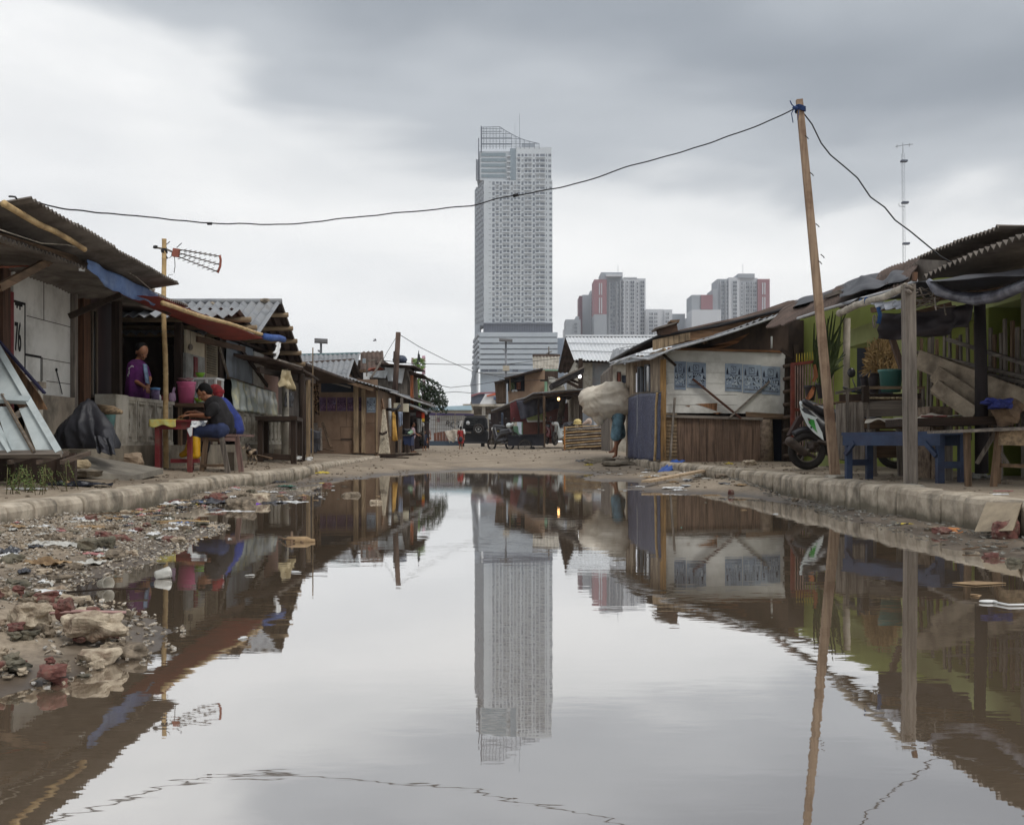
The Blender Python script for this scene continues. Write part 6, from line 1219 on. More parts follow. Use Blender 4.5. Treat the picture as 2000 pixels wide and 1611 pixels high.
one('bamboo_bundle', MB().tube([W(768, 860, 30.8), W(768, 806, 31.2)], .035, 6).tube([W(771, 861, 30.8), W(771, 810, 31.2)], .03, 6).tube([W(775, 860, 30.8), W(771, 818, 31.2)], .03, 6), mat('yellow_bamboo', (206, 164, 84), (166, 124, 60), 6), 'yellow bamboo poles standing under the ivory meter boxes', 'bamboo')
mb = MB()
for k in range(7): mb.bar(W(741+k*3.2, 886, 29.3), W(740.5+k*1.7, 800, 30.2), .06, .02)
one('plank_bundle', mb, wood((200, 188, 166), name='pale_planks'), 'tall pale planks tied upright at the corner of the brown plywood shack', 'planks')
one('plank_band', MB().tube([W(739.5, 845, 29.5), W(747, 848, 29.3), W(754.5, 844, 29.5)], .04, 6), WDK, 'dark band tied round the pale planks', 'strap')
one('brown_cloth', fold_cloth(W(738, 778, 29.8), W(747, 778, 29.8), W(751, 797, 29.8), W(741, 805, 29.8), 10, 8, .04, 1), wood((160, 128, 104), name='browncloth'), 'brown cloth hanging on top of the pale upright planks', 'cloth')
mb = MB(); rr = random.Random(2)
for k in range(9): a = W(735+rr.uniform(0, 20), 889+rr.uniform(-2, 4), 27+rr.uniform(-.5, 1)); mb.bar(a, a+V((rr.uniform(.5, 1), rr.uniform(-.4, .4), rr.uniform(-.02, .08))), .07, .03)
one('timber_scraps', mb, WDKX, 'heap of dark timber scraps at the end of the left kerb', 'timber', kind=None)
one('fuel_tag', fbm(823.5, 806, 829, 816.5, 36, .04), mat('orange_tag', (214, 84, 44), (196, 70, 36), 4), 'small orange banner hanging from the far left shop eave', 'banner')
one('yellow_tag', fbm(824, 817, 829, 823.5, 36, .04), mat('yellow_tag', (214, 182, 64), (196, 160, 50), 4), 'small yellow packet strip hanging below the orange banner', 'packet')
one('hanging_shirt', fold_cloth(W(777, 804, 31), W(786, 804, 31), W(786, 830, 31), W(779, 835, 31), 8, 8, .05, 2), mat('blue_grey_shirt', (150, 160, 178), (110, 122, 146), 5), 'pale blue shirt hanging under the ivory meter boxes', 'shirt')
one('hanging_shirt', fold_cloth(W(814, 817, 38), W(824, 818, 38), W(823, 842, 38), W(816, 846, 38), 8, 8, .05, 2), WT, 'black and white clothing hanging in the far left shop opening', 'shirt')
T = Thing('pushcart', 'blue two wheeled pushcart piled with a green white bag before the far left shop', 'cart', W(795, 883, 33))
c = lambda x, y, dy=0: W(x, y, 33+dy)
NAVY = mat('cart_navy', (50, 62, 98), (38, 48, 78), 5); T.part('body', MB().prism([c(787, 851), c(804, 851), c(803, 870), c(789, 870)], (0, .9, 0)), NAVY)
T.part('rail', MB().bar(c(786, 850, -.02), c(805, 850, -.02), .04), ALU); T.part('leg', MB().bar(c(795, 868), c(795.5, 885), .07), WDK); T.part('leg', MB().bar(c(790, 868), c(790, 882), .05), WDK); T.part('handle', MB().bar(c(803, 852), c(811, 848, -.5), .04), NAVY)
wheel(T, 788, 872, 33.4, .2, .06, 8, axis=V((1, 0, 0)))
one('bag', MB().rock(W(797, 845, 33.4), (.17, .2, .12), 4, 12, 8), mat('mint_bag', (176, 206, 178), (90, 120, 96), 8), 'green and white bag on the blue pushcart', 'bag'); one('bag', MB().rock(W(791, 843, 33.3), (.14, .15, .12), 8, 12, 8), BLKT, 'black bag beside the green and white one on the pushcart', 'bag')
# tree behind the left shops
rr = random.Random(11); T = Thing('tree', 'round dark leafed tree rising behind the far left shops', 'tree', W(832, 862, 50))
tr = MB(); base = W(832, 868, 50); forks = []
tr.tube([base, W(833, 830, 50), W(830, 800, 50)], [.16, .12, .09], 8)
for k in range(9):
    e = W(808+k*7.5, 752+abs(k-4)*6+rr.uniform(-8, 8), 50+rr.uniform(-.8, .8)); tr.tube([W(830, 800, 50), W(830, 800, 50).lerp(e, .5)+V((0, 0, .1)), e], [.06, .04, .02], 5)
T.part('trunk', tr, WDK); cr = [MB(), MB()]
for k in range(4200):
    a = rr.uniform(0, 6.28); ph = math.acos(rr.uniform(-.8, 1)); r_ = (rr.random()**.33)
    x = r_*math.sin(ph)*math.cos(a); y = r_*math.sin(ph)*math.sin(a); z = r_*math.cos(ph)
    if nz(x*2.6+4, y*2.6, z*2.6) < -.1: continue
    p = W(836, 776, 50)+V((x*.92+.10*z*-2, y*.9, z*1.0)); p.x += .25*max(0, -z)
    d = V((rr.uniform(-1, 1), rr.uniform(-1, 1), rr.uniform(-.6, .6))).normalized()*rr.uniform(.05, .085); n_ = d.cross(V((rr.uniform(-1, 1), rr.uniform(-1, 1), rr.uniform(-1, 1)))).normalized()*.035
    cr[0].add([p-d, p+n_, p+d, p-n_], [(0, 1, 2, 3)])
cr_m = mat('tree_leaf', (58, 72, 50), (30, 42, 30), 5, bump=0, rough=.7, spec=.15); T.part('crown', cr[0], cr_m)
mb = MB()
for k in range(420):
    p = W(812+rr.uniform(-6, 8), 765+rr.uniform(-28, 30), 46+rr.uniform(-.3, .3)); d = V((rr.uniform(-1, 1), rr.uniform(-1, 1), rr.uniform(-.6, .6))).normalized()*.06; mb.add([p-d, p+V((0, .03, .02)), p+d, p-V((.02, .02, .02))], [(0, 1, 2, 3)])
T = Thing('shrub', 'bright green creeper between the orange corner post and the dark tree', 'plant', W(811, 800, 46)); T.part('foliage', mb, mat('fresh_leaf', (104, 128, 62), (70, 92, 44), 5, bump=0)); T.part('stem', MB().tube([W(811, 862, 46), W(812, 740, 46)], .04, 5), WDK)
mb = MB()
for k in range(160):
    t = rr.random(); p = W(812+rr.uniform(-8, 14)+t*6, 722-rr.random()*22, 44+rr.uniform(-.3, .3)); d = V((rr.uniform(-1, 1), 0, rr.uniform(-.6, 1))).normalized()*.07; mb.add([p-d, p+V((0, .03, .03)), p+d, p-V((.03, .02, .03))], [(0, 1, 2, 3)])
T = Thing('creeper', 'thin pale creeper sprouting over the shack roof beside the black flag', 'plant', W(814, 730, 44)); T.part('foliage', mb, MATS['fresh_leaf']); T.part('stem', MB().tube([W(808, 745, 44), W(814, 715, 44), W(822, 700, 44)], .02, 5), WDK)
# far wall, awning and concrete shed
T = Thing('far_wall', 'white graffitied wall behind a wire fence at the end of the street', 'wall', W(875, 862, 80)); Y = 80.0
T.part('wall', fbm(838, 811, 915, 866, Y, .2), mat('far_white', (212, 214, 216), (190, 192, 194), .8, dirt=(140, 140, 140), dsc=.8)); T.part('fascia', fbm(838, 801, 925, 808, Y-1.2, .3), mat('beige_fascia', (190, 182, 166), (166, 158, 144), .5))
T.part('awning', MB().prism([W(838, 806, Y-2), W(925, 808, Y-2), W(925, 811, Y-2), W(838, 811, Y-2)], (0, .3, 0)), mat('purple_awning', (70, 60, 96), (56, 48, 78), 1)); T.part('roof', MB().prism([W(838, 797, Y), W(920, 794, Y), W(922, 801, Y-1.5), W(838, 801, Y-1.5)], (0, .1, .1)), mat('far_teal_roof', (140, 160, 168), (120, 140, 148), .5))
t = text_mb('RC', .62, .01); t.xf(Matrix.Translation(W(869, 831, Y-.03)) @ Matrix.Rotation(.25, 4, 'Y')); T.part('graffiti', t, PD)
for k in range(10):
    mb = MB(); x = 882+R.random()*22; y = 816+R.random()*12; mb.bar(W(x, y, Y-.02), W(x+R.uniform(-3, 3), y+R.uniform(-4, 4), Y-.02), .07, .02); T.part('scribble', mb, PD)
T.part('notice', fbm(853, 816, 859, 824, Y-.04, .03), mat('notice', (176, 130, 130), (90, 90, 120), 3)); T.part('notice', fbm(836, 816, 838.5, 825, Y-.04, .03), MATS['notice'])
T = Thing('wire_fence', 'thin metal grid fence standing before the white graffitied wall', 'fence', W(875, 866, 78)); Y = 78.0
for x in (851, 888, 907): T.part('post', fbm(x, 801 if x != 907 else 815, x+1.2, 866, Y-.5, .1), CEM)
mb = MB()
for k in range(17): mb.bar(W(842+k*4.2, 812, Y), W(842+k*4.2, 850, Y), .025)
for y in (820, 829, 838): mb.bar(W(841, y, Y), W(912, y, Y), .03)
T.part('grid', mb, ALU)
one('blue_planter', fbm(838, 861, 905, 870, 74, .8), mat('slate_paint', (66, 78, 92), (50, 60, 72), 1), 'low slate blue kerb wall running below the far fence', 'low wall')
T = Thing('crate_stack', 'row of brown wooden crates below the white graffitied wall', 'crates', W(865, 861, 75))
for k in range(5):
    mb = MB(); x = 848+k*6
    for j in range(4): mb.bar(W(x+j*1.3, 846-k, 75), W(x+j*1.3, 861, 75), .05)
    mb.bar(W(x-.5, 846-k, 75), W(x+5, 846-k, 75), .06); mb.bar(W(x-.5, 859, 75), W(x+5, 859, 75), .06); T.part('crate', mb, wood((140, 92, 72), name='crate_red'))
one('beige_tarp', fold_cloth(W(868, 842, 73), W(898, 837, 73), W(900, 852, 72.5), W(878, 866, 72.5), 24, 14, .2, 2, 3), mat('beige_tarp', (176, 166, 152), (146, 136, 124), 1), 'beige tarp thrown over the goods below the graffitied wall', 'tarp')
T = Thing('concrete_shed', 'flat roofed pale concrete building with louvred vents behind the dark jeep', 'building', W(960, 862, 90)); Y = 90.0
T.part('wall', fbm(919, 794, 1010, 866, Y, 4), CEML); T.part('roof_slab', fbm(904, 789, 1012, 793.5, Y-1, 6), CEML); T.part('column', fbm(919, 794, 924, 812, Y-.3, .3), PANEL); T.part('column', fbm(941, 794, 948, 812, Y-.3, .3), PANEL)
for k in range(6): T.part('louvre', fbm(925, 798.5+k*2, 941, 799.5+k*2, Y-.2, .2), wood((132, 118, 104), d='x'))
for k in range(6): T.part('louvre', fbm(949, 798.5+k*2, 966, 799.5+k*2, Y-.2, .2), wood((132, 118, 104), d='x'))
T.part('railing', MB().bar(W(920, 789, Y), W(920, 785, Y), .1), ALU)
T = Thing('market_hall', 'white orange edged market roof with a dark slatted side below the skyscraper', 'building', W(936, 862, 130)); Y = 130.0
T.part('side_wall', MB().prism([W(920, 774, Y), W(945, 767, Y), W(950, 790, Y), W(920, 790, Y)], (0, 8, 0)), TWB); T.part('red_edge', MB().prism([W(920, 771, Y-.3), W(938, 766, Y-.3), W(975, 765, Y-.3), W(975, 768, Y-.3), W(938, 769, Y-.3), W(920, 775, Y-.3)], (0, .3, 0)), RR)
T.part('white_canopy', MB().prism([W(948, 770, Y-1), W(986, 769, Y-1), W(986, 790, Y-1), W(936, 790, Y-1)], (0, 3, 0)), mat('canopy_white', (226, 228, 230), (208, 212, 216), .2)); T.part('orange_edge', MB().prism([W(950, 772, Y-1.3), W(966, 768, Y-1.3), W(987, 767, Y-1.3), W(987, 770.5, Y-1.3), W(966, 771.5, Y-1.3), W(951, 774, Y-1.3)], (0, .3, 0)), mat('far_orange', (206, 104, 70), (190, 90, 60), .3))
T.part('blue_hood', fbm(964, 775, 983, 780, Y-2.3, 1.2), mat('hood_blue', (84, 98, 128), (70, 82, 110), .3)); T.part('grey_panel', fbm(967, 780, 983, 790, Y-1.6, .6), TWS)
# jeep
T = Thing('jeep', 'black boxy jeep parked with its spare wheel facing the puddle', 'car', W(925, 873, 62)); Y = 62.0
JB = mat('jeep_black', (26, 26, 30), (20, 20, 24), 1, bump=0, rough=.5, spec=.3)
def tap(x0, y0, x1, y1, x2, y2, x3, y3, d): return MB().prism([W(x0, y0, Y), W(x1, y1, Y), W(x2, y2, Y), W(x3, y3, Y)], (0, d, 0))
mb = tap(900, 840, 953, 840, 953, 866, 899, 866, 3.6); mb.v += []; b_ = T.part('body', mb, JB); b_.modifiers.new('b', 'BEVEL').width = .1
c_ = T.part('cabin', tap(908, 812.5, 950, 813.5, 953, 840, 902, 840, 2.6), JB); c_.modifiers.new('b', 'BEVEL').width = .12
T.part('rear_window', MB().prism([W(910, 817, Y-.05), W(933, 817, Y-.05), W(933, 832, Y-.05), W(906, 832, Y-.05)], (0, .05, 0)), mat('black_glass', (1, 1, 1)))
T.part('sticker', MB().lathe(W(914, 826, Y-.08), [(.12, 0), (.12, .03)], 18, 'y'), CORL); T.part('roof_gutter', MB().bar(W(907, 812, Y-.05), W(951, 813, Y-.05), .07), BK)
wheel(T, V(W(934.5, 838, Y-.2)), 0, 0, .34, .16, 10, nm='spare_wheel', axis=V((0, 1, 0)), alloy=WHT)
wheel(T, V(W(943, 868, Y+.4)), 0, 0, .36, .22, 5, axis=V((1, 0, 0))); wheel(T, V(W(903, 868, Y+.4)), 0, 0, .34, .22, 5, axis=V((1, 0, 0)))
T.part('bumper', MB().prism([W(900, 862, Y-.25), W(952, 862, Y-.25), W(952, 866, Y-.25), W(900, 866, Y-.25)], (0, .2, 0)), BK); T.part('number_plate', fbm(909, 843, 920, 846, Y-.06, .03), ALU); T.part('tail_light', fbm(904, 842, 907, 848, Y-.05, .04), REDP)
T.part('mirror', fbm(894, 830, 897, 836, Y+1.2, .1), BK); T.part('pillar_strip', MB().bar(W(902, 821, Y+.1), W(897, 836, Y+.1), .05), WHT)
# yellow sign and dark lean-to right of the jeep
T = Thing('warning_sign', 'small square yellow sign with a black tick right of the jeep', 'sign', W(971, 842, 54)); T.part('board', fbm(965, 832, 977.5, 843, 54, .04), mat('sign_yellow', (206, 186, 48), (190, 170, 40), 2, bump=0)); mb = MB(); mb.bar(W(968.5, 838, 53.97), W(970, 840.5, 53.97), .05, .02).bar(W(970, 840.5, 53.97), W(975, 834, 53.97), .06, .02); T.part('tick', mb, PD); T.part('post', MB().bar(W(979, 846, 54.1), W(979, 868, 54.1), .05), WDK)
# J: long low shed roof with walls
T = Thing('market_shed', 'long low tarp sided shed with wavy tin roof right of the jeep', 'shed', W(1060, 870, 47)); Y = 46.0
rp = [W(880+80, 803, 60), W(985, 793, 56), W(1008, 782, 51), W(1026, 778, 48), W(1042, 769, 45.5), W(1085, 766, 44.5), W(1152, 760, 43)]
mb = MB()
def fn(u, v):
    f = u*(len(rp)-1); i = min(int(f), len(rp)-2); p = rp[i].lerp(rp[i+1], f-i); return p+V((v*1.2, v*6, -.02*v))+ZN*(.02*math.sin(u*150))
T.part('roof', mb.grid(fn, 120, 4, .03, False), CORB); T.part('eave_edge', MB().tube([p+ZN*.02 for p in rp], .035, 6), CORG); T.part('eave_beam', MB().tube([p-ZN*.16+V((0, .1, 0)) for p in rp[2:]], .08, 4), WDKX)
for x, w, y0, y1, Yp, m in ((1050, 4, 776, 850, 46.5, WDK), (1060.5, 4.6, 773, 873, 44.5, WM), (1121, 8, 770, 826, 45, GW), (1130, 8, 700, 835, 44.8, WDK)): T.part('post', fbm(x, y0, x+w, y1, Yp, .12), m)
T.part('maroon_wall', MB().prism([W(996, 788, 50), W(1020, 779, 50), W(1030, 824, 50), W(997, 824, 50)], (0, .1, 0)), mat('maroon', (112, 58, 60), (90, 46, 50), 1)); T.part('tarp_wall', fold_cloth(W(1008, 783, 48.5), W(1108, 772, 48), W(1092, 797, 48), W(1017, 820, 48.5), 30, 10, .06, 4, 2), mat('slate_tarp', (72, 72, 84), (50, 50, 62), 1, (1, 1, 1), .5, dirt=(110, 112, 124), dsc=2))
T.part('lime_wall', MB().prism([W(1022, 806, 49), W(1066, 800, 49), W(1066, 822, 49), W(1031, 822, 49)], (0, .1, 0)), GRL); T.part('pink_wall', MB().prism([W(1066, 798, 49.2), W(1110, 786, 49.2), W(1110, 860, 49.2), W(1066, 860, 49.2)], (0, .1, 0)), mat('dusty_pink', (186, 142, 138), (158, 118, 116), 1, dirt=(110, 84, 82))); T.part('brick_wall', MB().prism([W(1021, 823, 48.7), W(1090, 821, 48.7), W(1090, 866, 48.7), W(1021, 866, 48.7)], (0, .1, 0)), mat('dull_brick', (126, 84, 72), (98, 64, 56), 2))
T.part('counter_edge', MB().bar(W(1030, 823, 48.5), W(1066, 822, 48.5), .08), PANEL); T.part('leaning_trunk', MB().tube([W(1089, 838, 48), W(1097, 800, 48), W(1099, 778, 48)], [.13, .15, .16], 8), GW)
T.part('mint_frame', MB().bar(W(1001, 824, 49), W(1001, 866, 49), .06).bar(W(1020, 824, 49), W(1020, 866, 49), .06).bar(W(1001, 836, 49), W(1020, 852, 49), .05), mat('mint_paint', (150, 190, 160), (130, 168, 140), 2)); T.part('mint_panel', MB().prism([W(1002, 832, 49.3), W(1012, 832, 49.3), W(1014, 858, 49.3), W(1002, 862, 49.3)], (0, .05, 0)), MATS['mint_paint'])
T.part('dark_back', MB().prism([W(955, 808, 58), W(1000, 795, 58), W(1000, 868, 58), W(955, 868, 58)], (0, .2, 0)), mat('dim_shop', (1, 1, 1)))
mb = MB()
one('lamp_bulb', MB().ell(W(1091, 779, 45.5), (.06, .06, .075)), mat('bulb_glow', (255, 190, 120), (255, 180, 110), 1, bump=0, emit=5), 'small glowing orange bulb under the market shed roof', 'lamp')
T = Thing('tube_lamp', 'small bright white lamp on the dark awning post', 'lamp', W(1132, 740, 43)); T.part('tube', MB().cap(W(1131, 730, 43), W(1132.5, 736, 43), .06, .06), mat('lamp_white', (255, 255, 255), (250, 250, 255), 1, bump=0, emit=5)); T.part('holder', MB().bar(W(1129, 727, 43.1), W(1134, 728, 43.1), .06), WDK)
# hanging bits in the dark lean-to
for x, y0, y1, m, lab in ((956, 809, 820, WT, 'white strip hanging under the shed eave above the yellow sign'), (981, 806, 842, mat('slate_blue', (1, 1, 1)), 'long blue grey cloth hanging left of the mint framed panel')): one('hanging_rag', fold_cloth(W(x-2, y0, 53), W(x+2, y0, 53), W(x+2, y1, 53), W(x-3, y1-2, 53), 6, 8, .04, 1), m, lab, 'cloth')
# dark awning bar with brace
T = Thing('awning_frame', 'black tin awning on a braced timber post in front of the grey cement wall', 'awning', W(1135, 800, 43)); T.part('sheet', MB().prism([W(1076, 749, 42), W(1141, 716, 42), W(1141, 727, 42), W(1080, 757, 42)], (0, 2.5, 0)), mat('black_sheet', (58, 54, 54), (40, 38, 40), 2)); T.part('top_batten', MB().bar(W(1085, 743, 41.9), W(1140, 717, 41.9), .06), GWX); T.part('brace', MB().bar(W(1100, 741, 42.3), W(1130, 757, 42.3), .12), WDKX); T.part('brace', MB().bar(W(1112, 741, 42.6), W(1131, 748, 42.6), .1), WDKX)
# plywood upper shack
Y = 55.0; T = Thing('loft_shack', 'raised plywood shack with washing in its dark opening', 'shack', W(1015, 790, Y)); PL2 = mat('warm_plywood', (176, 152, 128), (146, 122, 102), .9, (1, 1, .4), .85, .1, dirt=(128, 86, 66), dsc=.9, damt=.6)
T.part('wall', MB().prism([W(1025, 733, Y), W(1064, 722, Y), W(1064, 775, Y), W(1025, 775, Y)], (0, 3, 0)), PL2); T.part('lower_wall', MB().prism([W(992, 764, Y-.1), W(1030, 764, Y-.1), W(1045, 775, Y-.1), W(1010, 786, Y-.1), W(993, 790, Y-.1)], (0, 3, 0)), PL2)
T.part('roof', MB().prism([W(985, 737, Y-1), W(1010, 732, Y-1), W(1030, 726, Y-1), W(1060, 718.5, Y-1), W(1060, 721.5, Y-1), W(1030, 729, Y-1), W(986, 740.5, Y-1)], (0, 4.5, 0)), WDKX); T.part('opening', MB().prism([W(992, 740, Y+.6), W(1026, 733, Y+.6), W(1026, 768, Y+.6), W(992, 768, Y+.6)], (0, .1, 0)), MATS['blue_black'])
T.part('post', fbm(995, 738, 997.5, 768, Y-.1, .1), WL); T.part('left_wall', MB().prism([W(966, 748, Y+.5), W(988, 742, Y+.5), W(988, 786, Y+.5), W(969, 786, Y+.5)], (0, 2, 0)), wood((128, 108, 92), name='leftply')); T.part('left_roof', MB().prism([W(965, 746, Y), W(976, 743, Y), W(989, 741, Y), W(989, 743, Y), W(966, 749, Y)], (0, 2.5, 0)), WDKX)
T.part('mint_post', fbm(1063.5, 745, 1069, 769, Y-.4, .2), MATS['mint_paint']); T.part('dark_bay', fbm(1064, 724, 1090, 745, Y+.4, .3), DARKW); T.part('cement_wall', MB().prism([W(1070, 758, Y), W(1071, 735, Y), W(1100, 750, Y), W(1104, 760, Y), W(1104, 768, Y), W(1070, 769, Y)], (0, .2, 0)), CEML); T.part('white_patch', MB().prism([W(1072, 745, Y-.1), W(1075, 735, Y-.1), W(1104, 745, Y-.1), W(1098, 755, Y-.1)], (0, .05, 0)), PANEL); T.part('batten', MB().bar(W(1055, 743, Y-.6), W(1070, 743, Y-.6), .1), WDKX)
for x, m, l_ in ((1001, mat('olive_shirt', (104, 116, 84), (76, 88, 60), 2), 'olive shirt drying in the plywood loft opening'), (1013, mat('clay_shirt', (160, 104, 84), (120, 78, 64), 2), 'clay red shirt drying in the plywood loft opening')): one('drying_shirt', fold_cloth(W(x-4, 747, Y+.2), W(x+4, 746, Y+.2), W(x+4, 760, Y+.2), W(x-4, 761, Y+.2), 8, 8, .06, 2), m, l_, 'shirt')
one('drying_shirt', MB().prism([W(999, 764, Y-.2), W(1001, 761, Y-.2), W(1009, 761, Y-.2), W(1011, 764, Y-.2), W(1007, 765, Y-.2), W(1005, 763, Y-.2), W(1002, 766, Y-.2)], (0, .05, 0)), WT, 'white shirt laid over the sill of the plywood loft opening', 'shirt')
# pale roofs behind
Y = 60.0; T = Thing('roof_house', 'small house with buff corrugated roof and mint eave before the skyscraper podium', 'house', W(1066, 740, Y))
T.part('roof', MB().corr(W(1040, 696, Y+2), W(1093, 696, Y+2), W(1090, 721, Y), W(1041, 720, Y), .2, .03, .01, .01, 1), mat('buff_corrugated', (184, 178, 166), (140, 134, 124), 1.5, rough=.8, bump=.1, dirt=(110, 102, 92), dsc=1)); T.part('ridge_cap', MB().bar(W(1040, 694.5, Y+2), W(1094, 694.5, Y+2), .15), CORB); T.part('mint_fascia', fbm(1060, 722, 1090, 725, Y, .2), MATS['mint_paint']); T.part('wall', fbm(1042, 722, 1090, 760, Y+.4, 3), DARKW); T.part('antenna', MB().tube([W(1072, 694, Y), W(1072, 677, Y)], .04, 5).tube([W(1066, 692, Y), W(1078, 686, Y)], .03, 4), ALU)
T = Thing('big_roof_house', 'house with the large pale ridged roof and brown shaded gable right of the skyscraper', 'house', W(1170, 760, 47))
r0, r1, e1, e0 = W(1104, 658, 50), W(1300, 658, 50), W(1330, 711, 46), W(1121, 703, 46)
T.part('roof', MB().corr(r0, r1, e1, e0, .17, .03, .01, .01, 3), mat('white_corrugated', (222, 224, 226), (196, 199, 202), .8, rough=.6, bump=.05, dirt=(160, 160, 160), dsc=.8)); T.part('ridge_cap', MB().bar(r0+ZN*.05, r1+ZN*.05, .25, .08), MATS['white_corrugated'])
T.part('rear_slope', MB().corr(r0, r1, W(1300, 728, 54), W(1089, 728, 54), .2, .03, .01, .01, 5), CORB); T.part('gable_wall', MB().prism([r0+V((.9, .0, -.3)), V((W(1124, 0, 46).x, 46.2, 3.9)), V((W(1124, 0, 46).x, 46.2, .3)), V((W(1124, 0, 46).x, 53.5, .3)), V((W(1124, 0, 46).x, 53.5, 4.0))], (.1, 0, 0)), CEML)
mb = MB()
for t in (.35, .68): mb.bar(r0.lerp(e0, t)+V((0, -.05, .06)), r1.lerp(e1, t)+V((0, -.05, .06)), .05, .03)
T.part('sheet_lap', mb, CORG); T.part('grey_wall', fbm(1157, 708, 1215, 800, 47.0, .3), mat('blue_cement', (142, 146, 150), (116, 120, 124), .8, dirt=(150, 96, 66), dsc=1)); T.part('column', fbm(1139, 705, 1157, 800, 46.8, .3), CEML); T.part('column', fbm(1127, 703, 1139, 720, 46.9, .3), CEML); T.part('eave_shadow_strip', fbm(1124, 703.5, 1300, 708, 46.7, .2), WDKX)  # last part is a dark strip drawn as the shadow beneath the eave
T = Thing('window_house', 'small white walled house with a tiny rust red window left of the poster house', 'house', W(1210, 800, 30)); Y = 30.0
T.part('wall', fbm(1197, 712, 1240, 895, Y, 3), CEML); w_ = T.part('window_frame', fbm(1205, 726, 1213, 747, Y-.06, .06), WDK); T.part('pane', fbm(1206.5, 728, 1212, 746, Y-.08, .02), wood((110, 60, 46), name='rustpane'), parent=w_); T.part('dark_hatch', fbm(1215, 733, 1224, 748, Y-.04, .04), MATS['blue_black']); T.part('side_wall', MB().prism([W(1190, 722, Y), W(1197, 712, Y), W(1197, 885, Y), W(1192, 883, Y)], (0, 3, 0)), GW)
T.part('roof', MB().corr(W(1197, 682, Y+2), W(1240, 682, Y+2), W(1244, 712, Y-.3), W(1189, 708, Y-.3), .17, .03, .01, .01, 2), CORG)
# solar street lamps
for x, Yp, yt, w, lab in ((988, 70, 665, 13, 'slim street lamp with a flat solar panel in front of the skyscraper podium'), (627, 45, 667, 13, 'street lamp with a flat solar panel above the teal ridged roof')):
    T = Thing('street_lamp', lab, 'street lamp', W(x, 866, Yp)); T.part('pole', MB().tube([W(x, 870, Yp), W(x, yt+1, Yp)], .07 if Yp > 50 else .05, 8), MS); T.part('solar_panel', MB().prism([W(x-w, yt, Yp-.6), W(x+w, yt+1.5, Yp-.6), W(x+w, yt+1.5, Yp+.6)+V((0, 0, .15)), W(x-w, yt, Yp+.6)+V((0, 0, .15))], (0, 0, -.07)), mat('panel_back', (86, 84, 84), (70, 68, 68), 2))
    T.part('lamp_arm', MB().bar(W(x, yt+20, Yp), W(x-5, yt+18, Yp-.5), .07), MS)
    if x == 988: T.part('battery_box', fbm(x-6, 714, x+7, 724, Yp-.3, .3), mat('beige_fascia', (1, 1, 1)))
def wire(lab, pts, r=.012): one('overhead_wire', MB().tube([W(*p) for p in pts], r, 5), WIRE, lab, 'wire')
wire('thin wire sloping from the brown timber pole down to the right', [(778, 652, 35), (820, 678, 37), (870, 703, 40), (920, 724, 44), (985, 738, 50)]); wire('nearly level thin wire crossing in front of the podium', [(748, 704, 40), (800, 710, 42), (890, 712, 46), (985, 712, 52), (1090, 700, 52), (1160, 688, 49), (1290, 668, 46)], .014)
wire('thin guy wire from the brown timber pole down to the shack roof', [(776, 655, 35), (755, 690, 35), (738, 722, 35)], .008); wire('sagging wire left of the skyscraper base, upper one', [(855, 752, 60), (880, 757, 62), (925, 752, 66), (970, 745, 70)], .018); wire('sagging wire left of the skyscraper base, lower one', [(850, 768, 60), (890, 765, 62), (925, 768, 66)], .018); wire('wire strung over the plywood loft opening', [(975, 741, 52), (1010, 744, 52), (1060, 742, 52), (1095, 738, 50)], .014)
T = Thing('bird', 'small dark bird flying above the left roofs', 'bird', W(732, 665, 60)); mb = MB(); p = W(732, 665, 60); mb.cap(p+V((-.08, 0, -.02)), p+V((.1, 0, 0)), .03, .015, 8); mb.prism([p, p+V((-.12, .2, .12)), p+V((.06, .15, .05))], (0, .01, .01)); mb.prism([p, p+V((.05, -.2, .1)), p+V((.1, -.1, .02))], (0, .01, .01)); T.part('body', mb, BLKT)
# motorbikes
def motorbike(label, x, y, Yb, sc_, rz, col, hel=None):
    T = Thing('motorbike', label, 'motorbike', W(x, y, Yb)); o = T.org; M = Matrix.Rotation(rz, 3, 'Z')
    g = lambda a, b, c: o+(M @ V((a, b, c)))*sc_
    ax = M @ V((0, 1, 0))
    for dx in (-.6, .6): wheel(T, g(dx, 0, .3), 0, 0, .3*sc_, .09*sc_, 10, axis=ax)
    mb = MB().cap(g(-.65, 0, .8), g(-.1, 0, .72), .1*sc_, .12*sc_).cap(g(-.1, 0, .72), g(.2, 0, .45), .12*sc_, .13*sc_).cap(g(.2, 0, .4), g(.42, 0, .95), .13*sc_, .1*sc_).cap(g(-.3, 0, .45), g(.2, 0, .4), .14*sc_, .12*sc_)
    T.part('body', remesh(mb, .03, 1), col); T.part('seat', MB().cap(g(-.6, 0, .88), g(-.05, 0, .82), .09*sc_, .1*sc_), BK)
    T.part('fork', MB().bar(g(.6, .06, .3), g(.42, .06, .95), .04).bar(g(.6, -.06, .3), g(.42, -.06, .95), .04), ALU); T.part('handlebar', MB().tube([g(.35, -.34, 1.05), g(.42, 0, 1.02), g(.35, .34, 1.05)], .018, 6), BK); T.part('headlight', MB().ell(g(.52, 0, .95), (.08, .08, .09)), WHT); T.part('mirror', MB().ell(g(.36, .3, 1.22), (.05, .05, .05)), BK); T.part('mirror', MB().ell(g(.36, -.3, 1.22), (.05, .05, .05)), BK)
    T.part('exhaust', MB().cap(g(-.75, .14, .36), g(-.1, .14, .28), .05, .035), ALU); return T
DKR = mat('dark_red_paint', (120, 40, 44), (90, 30, 34), 2, bump=0, rough=.3)
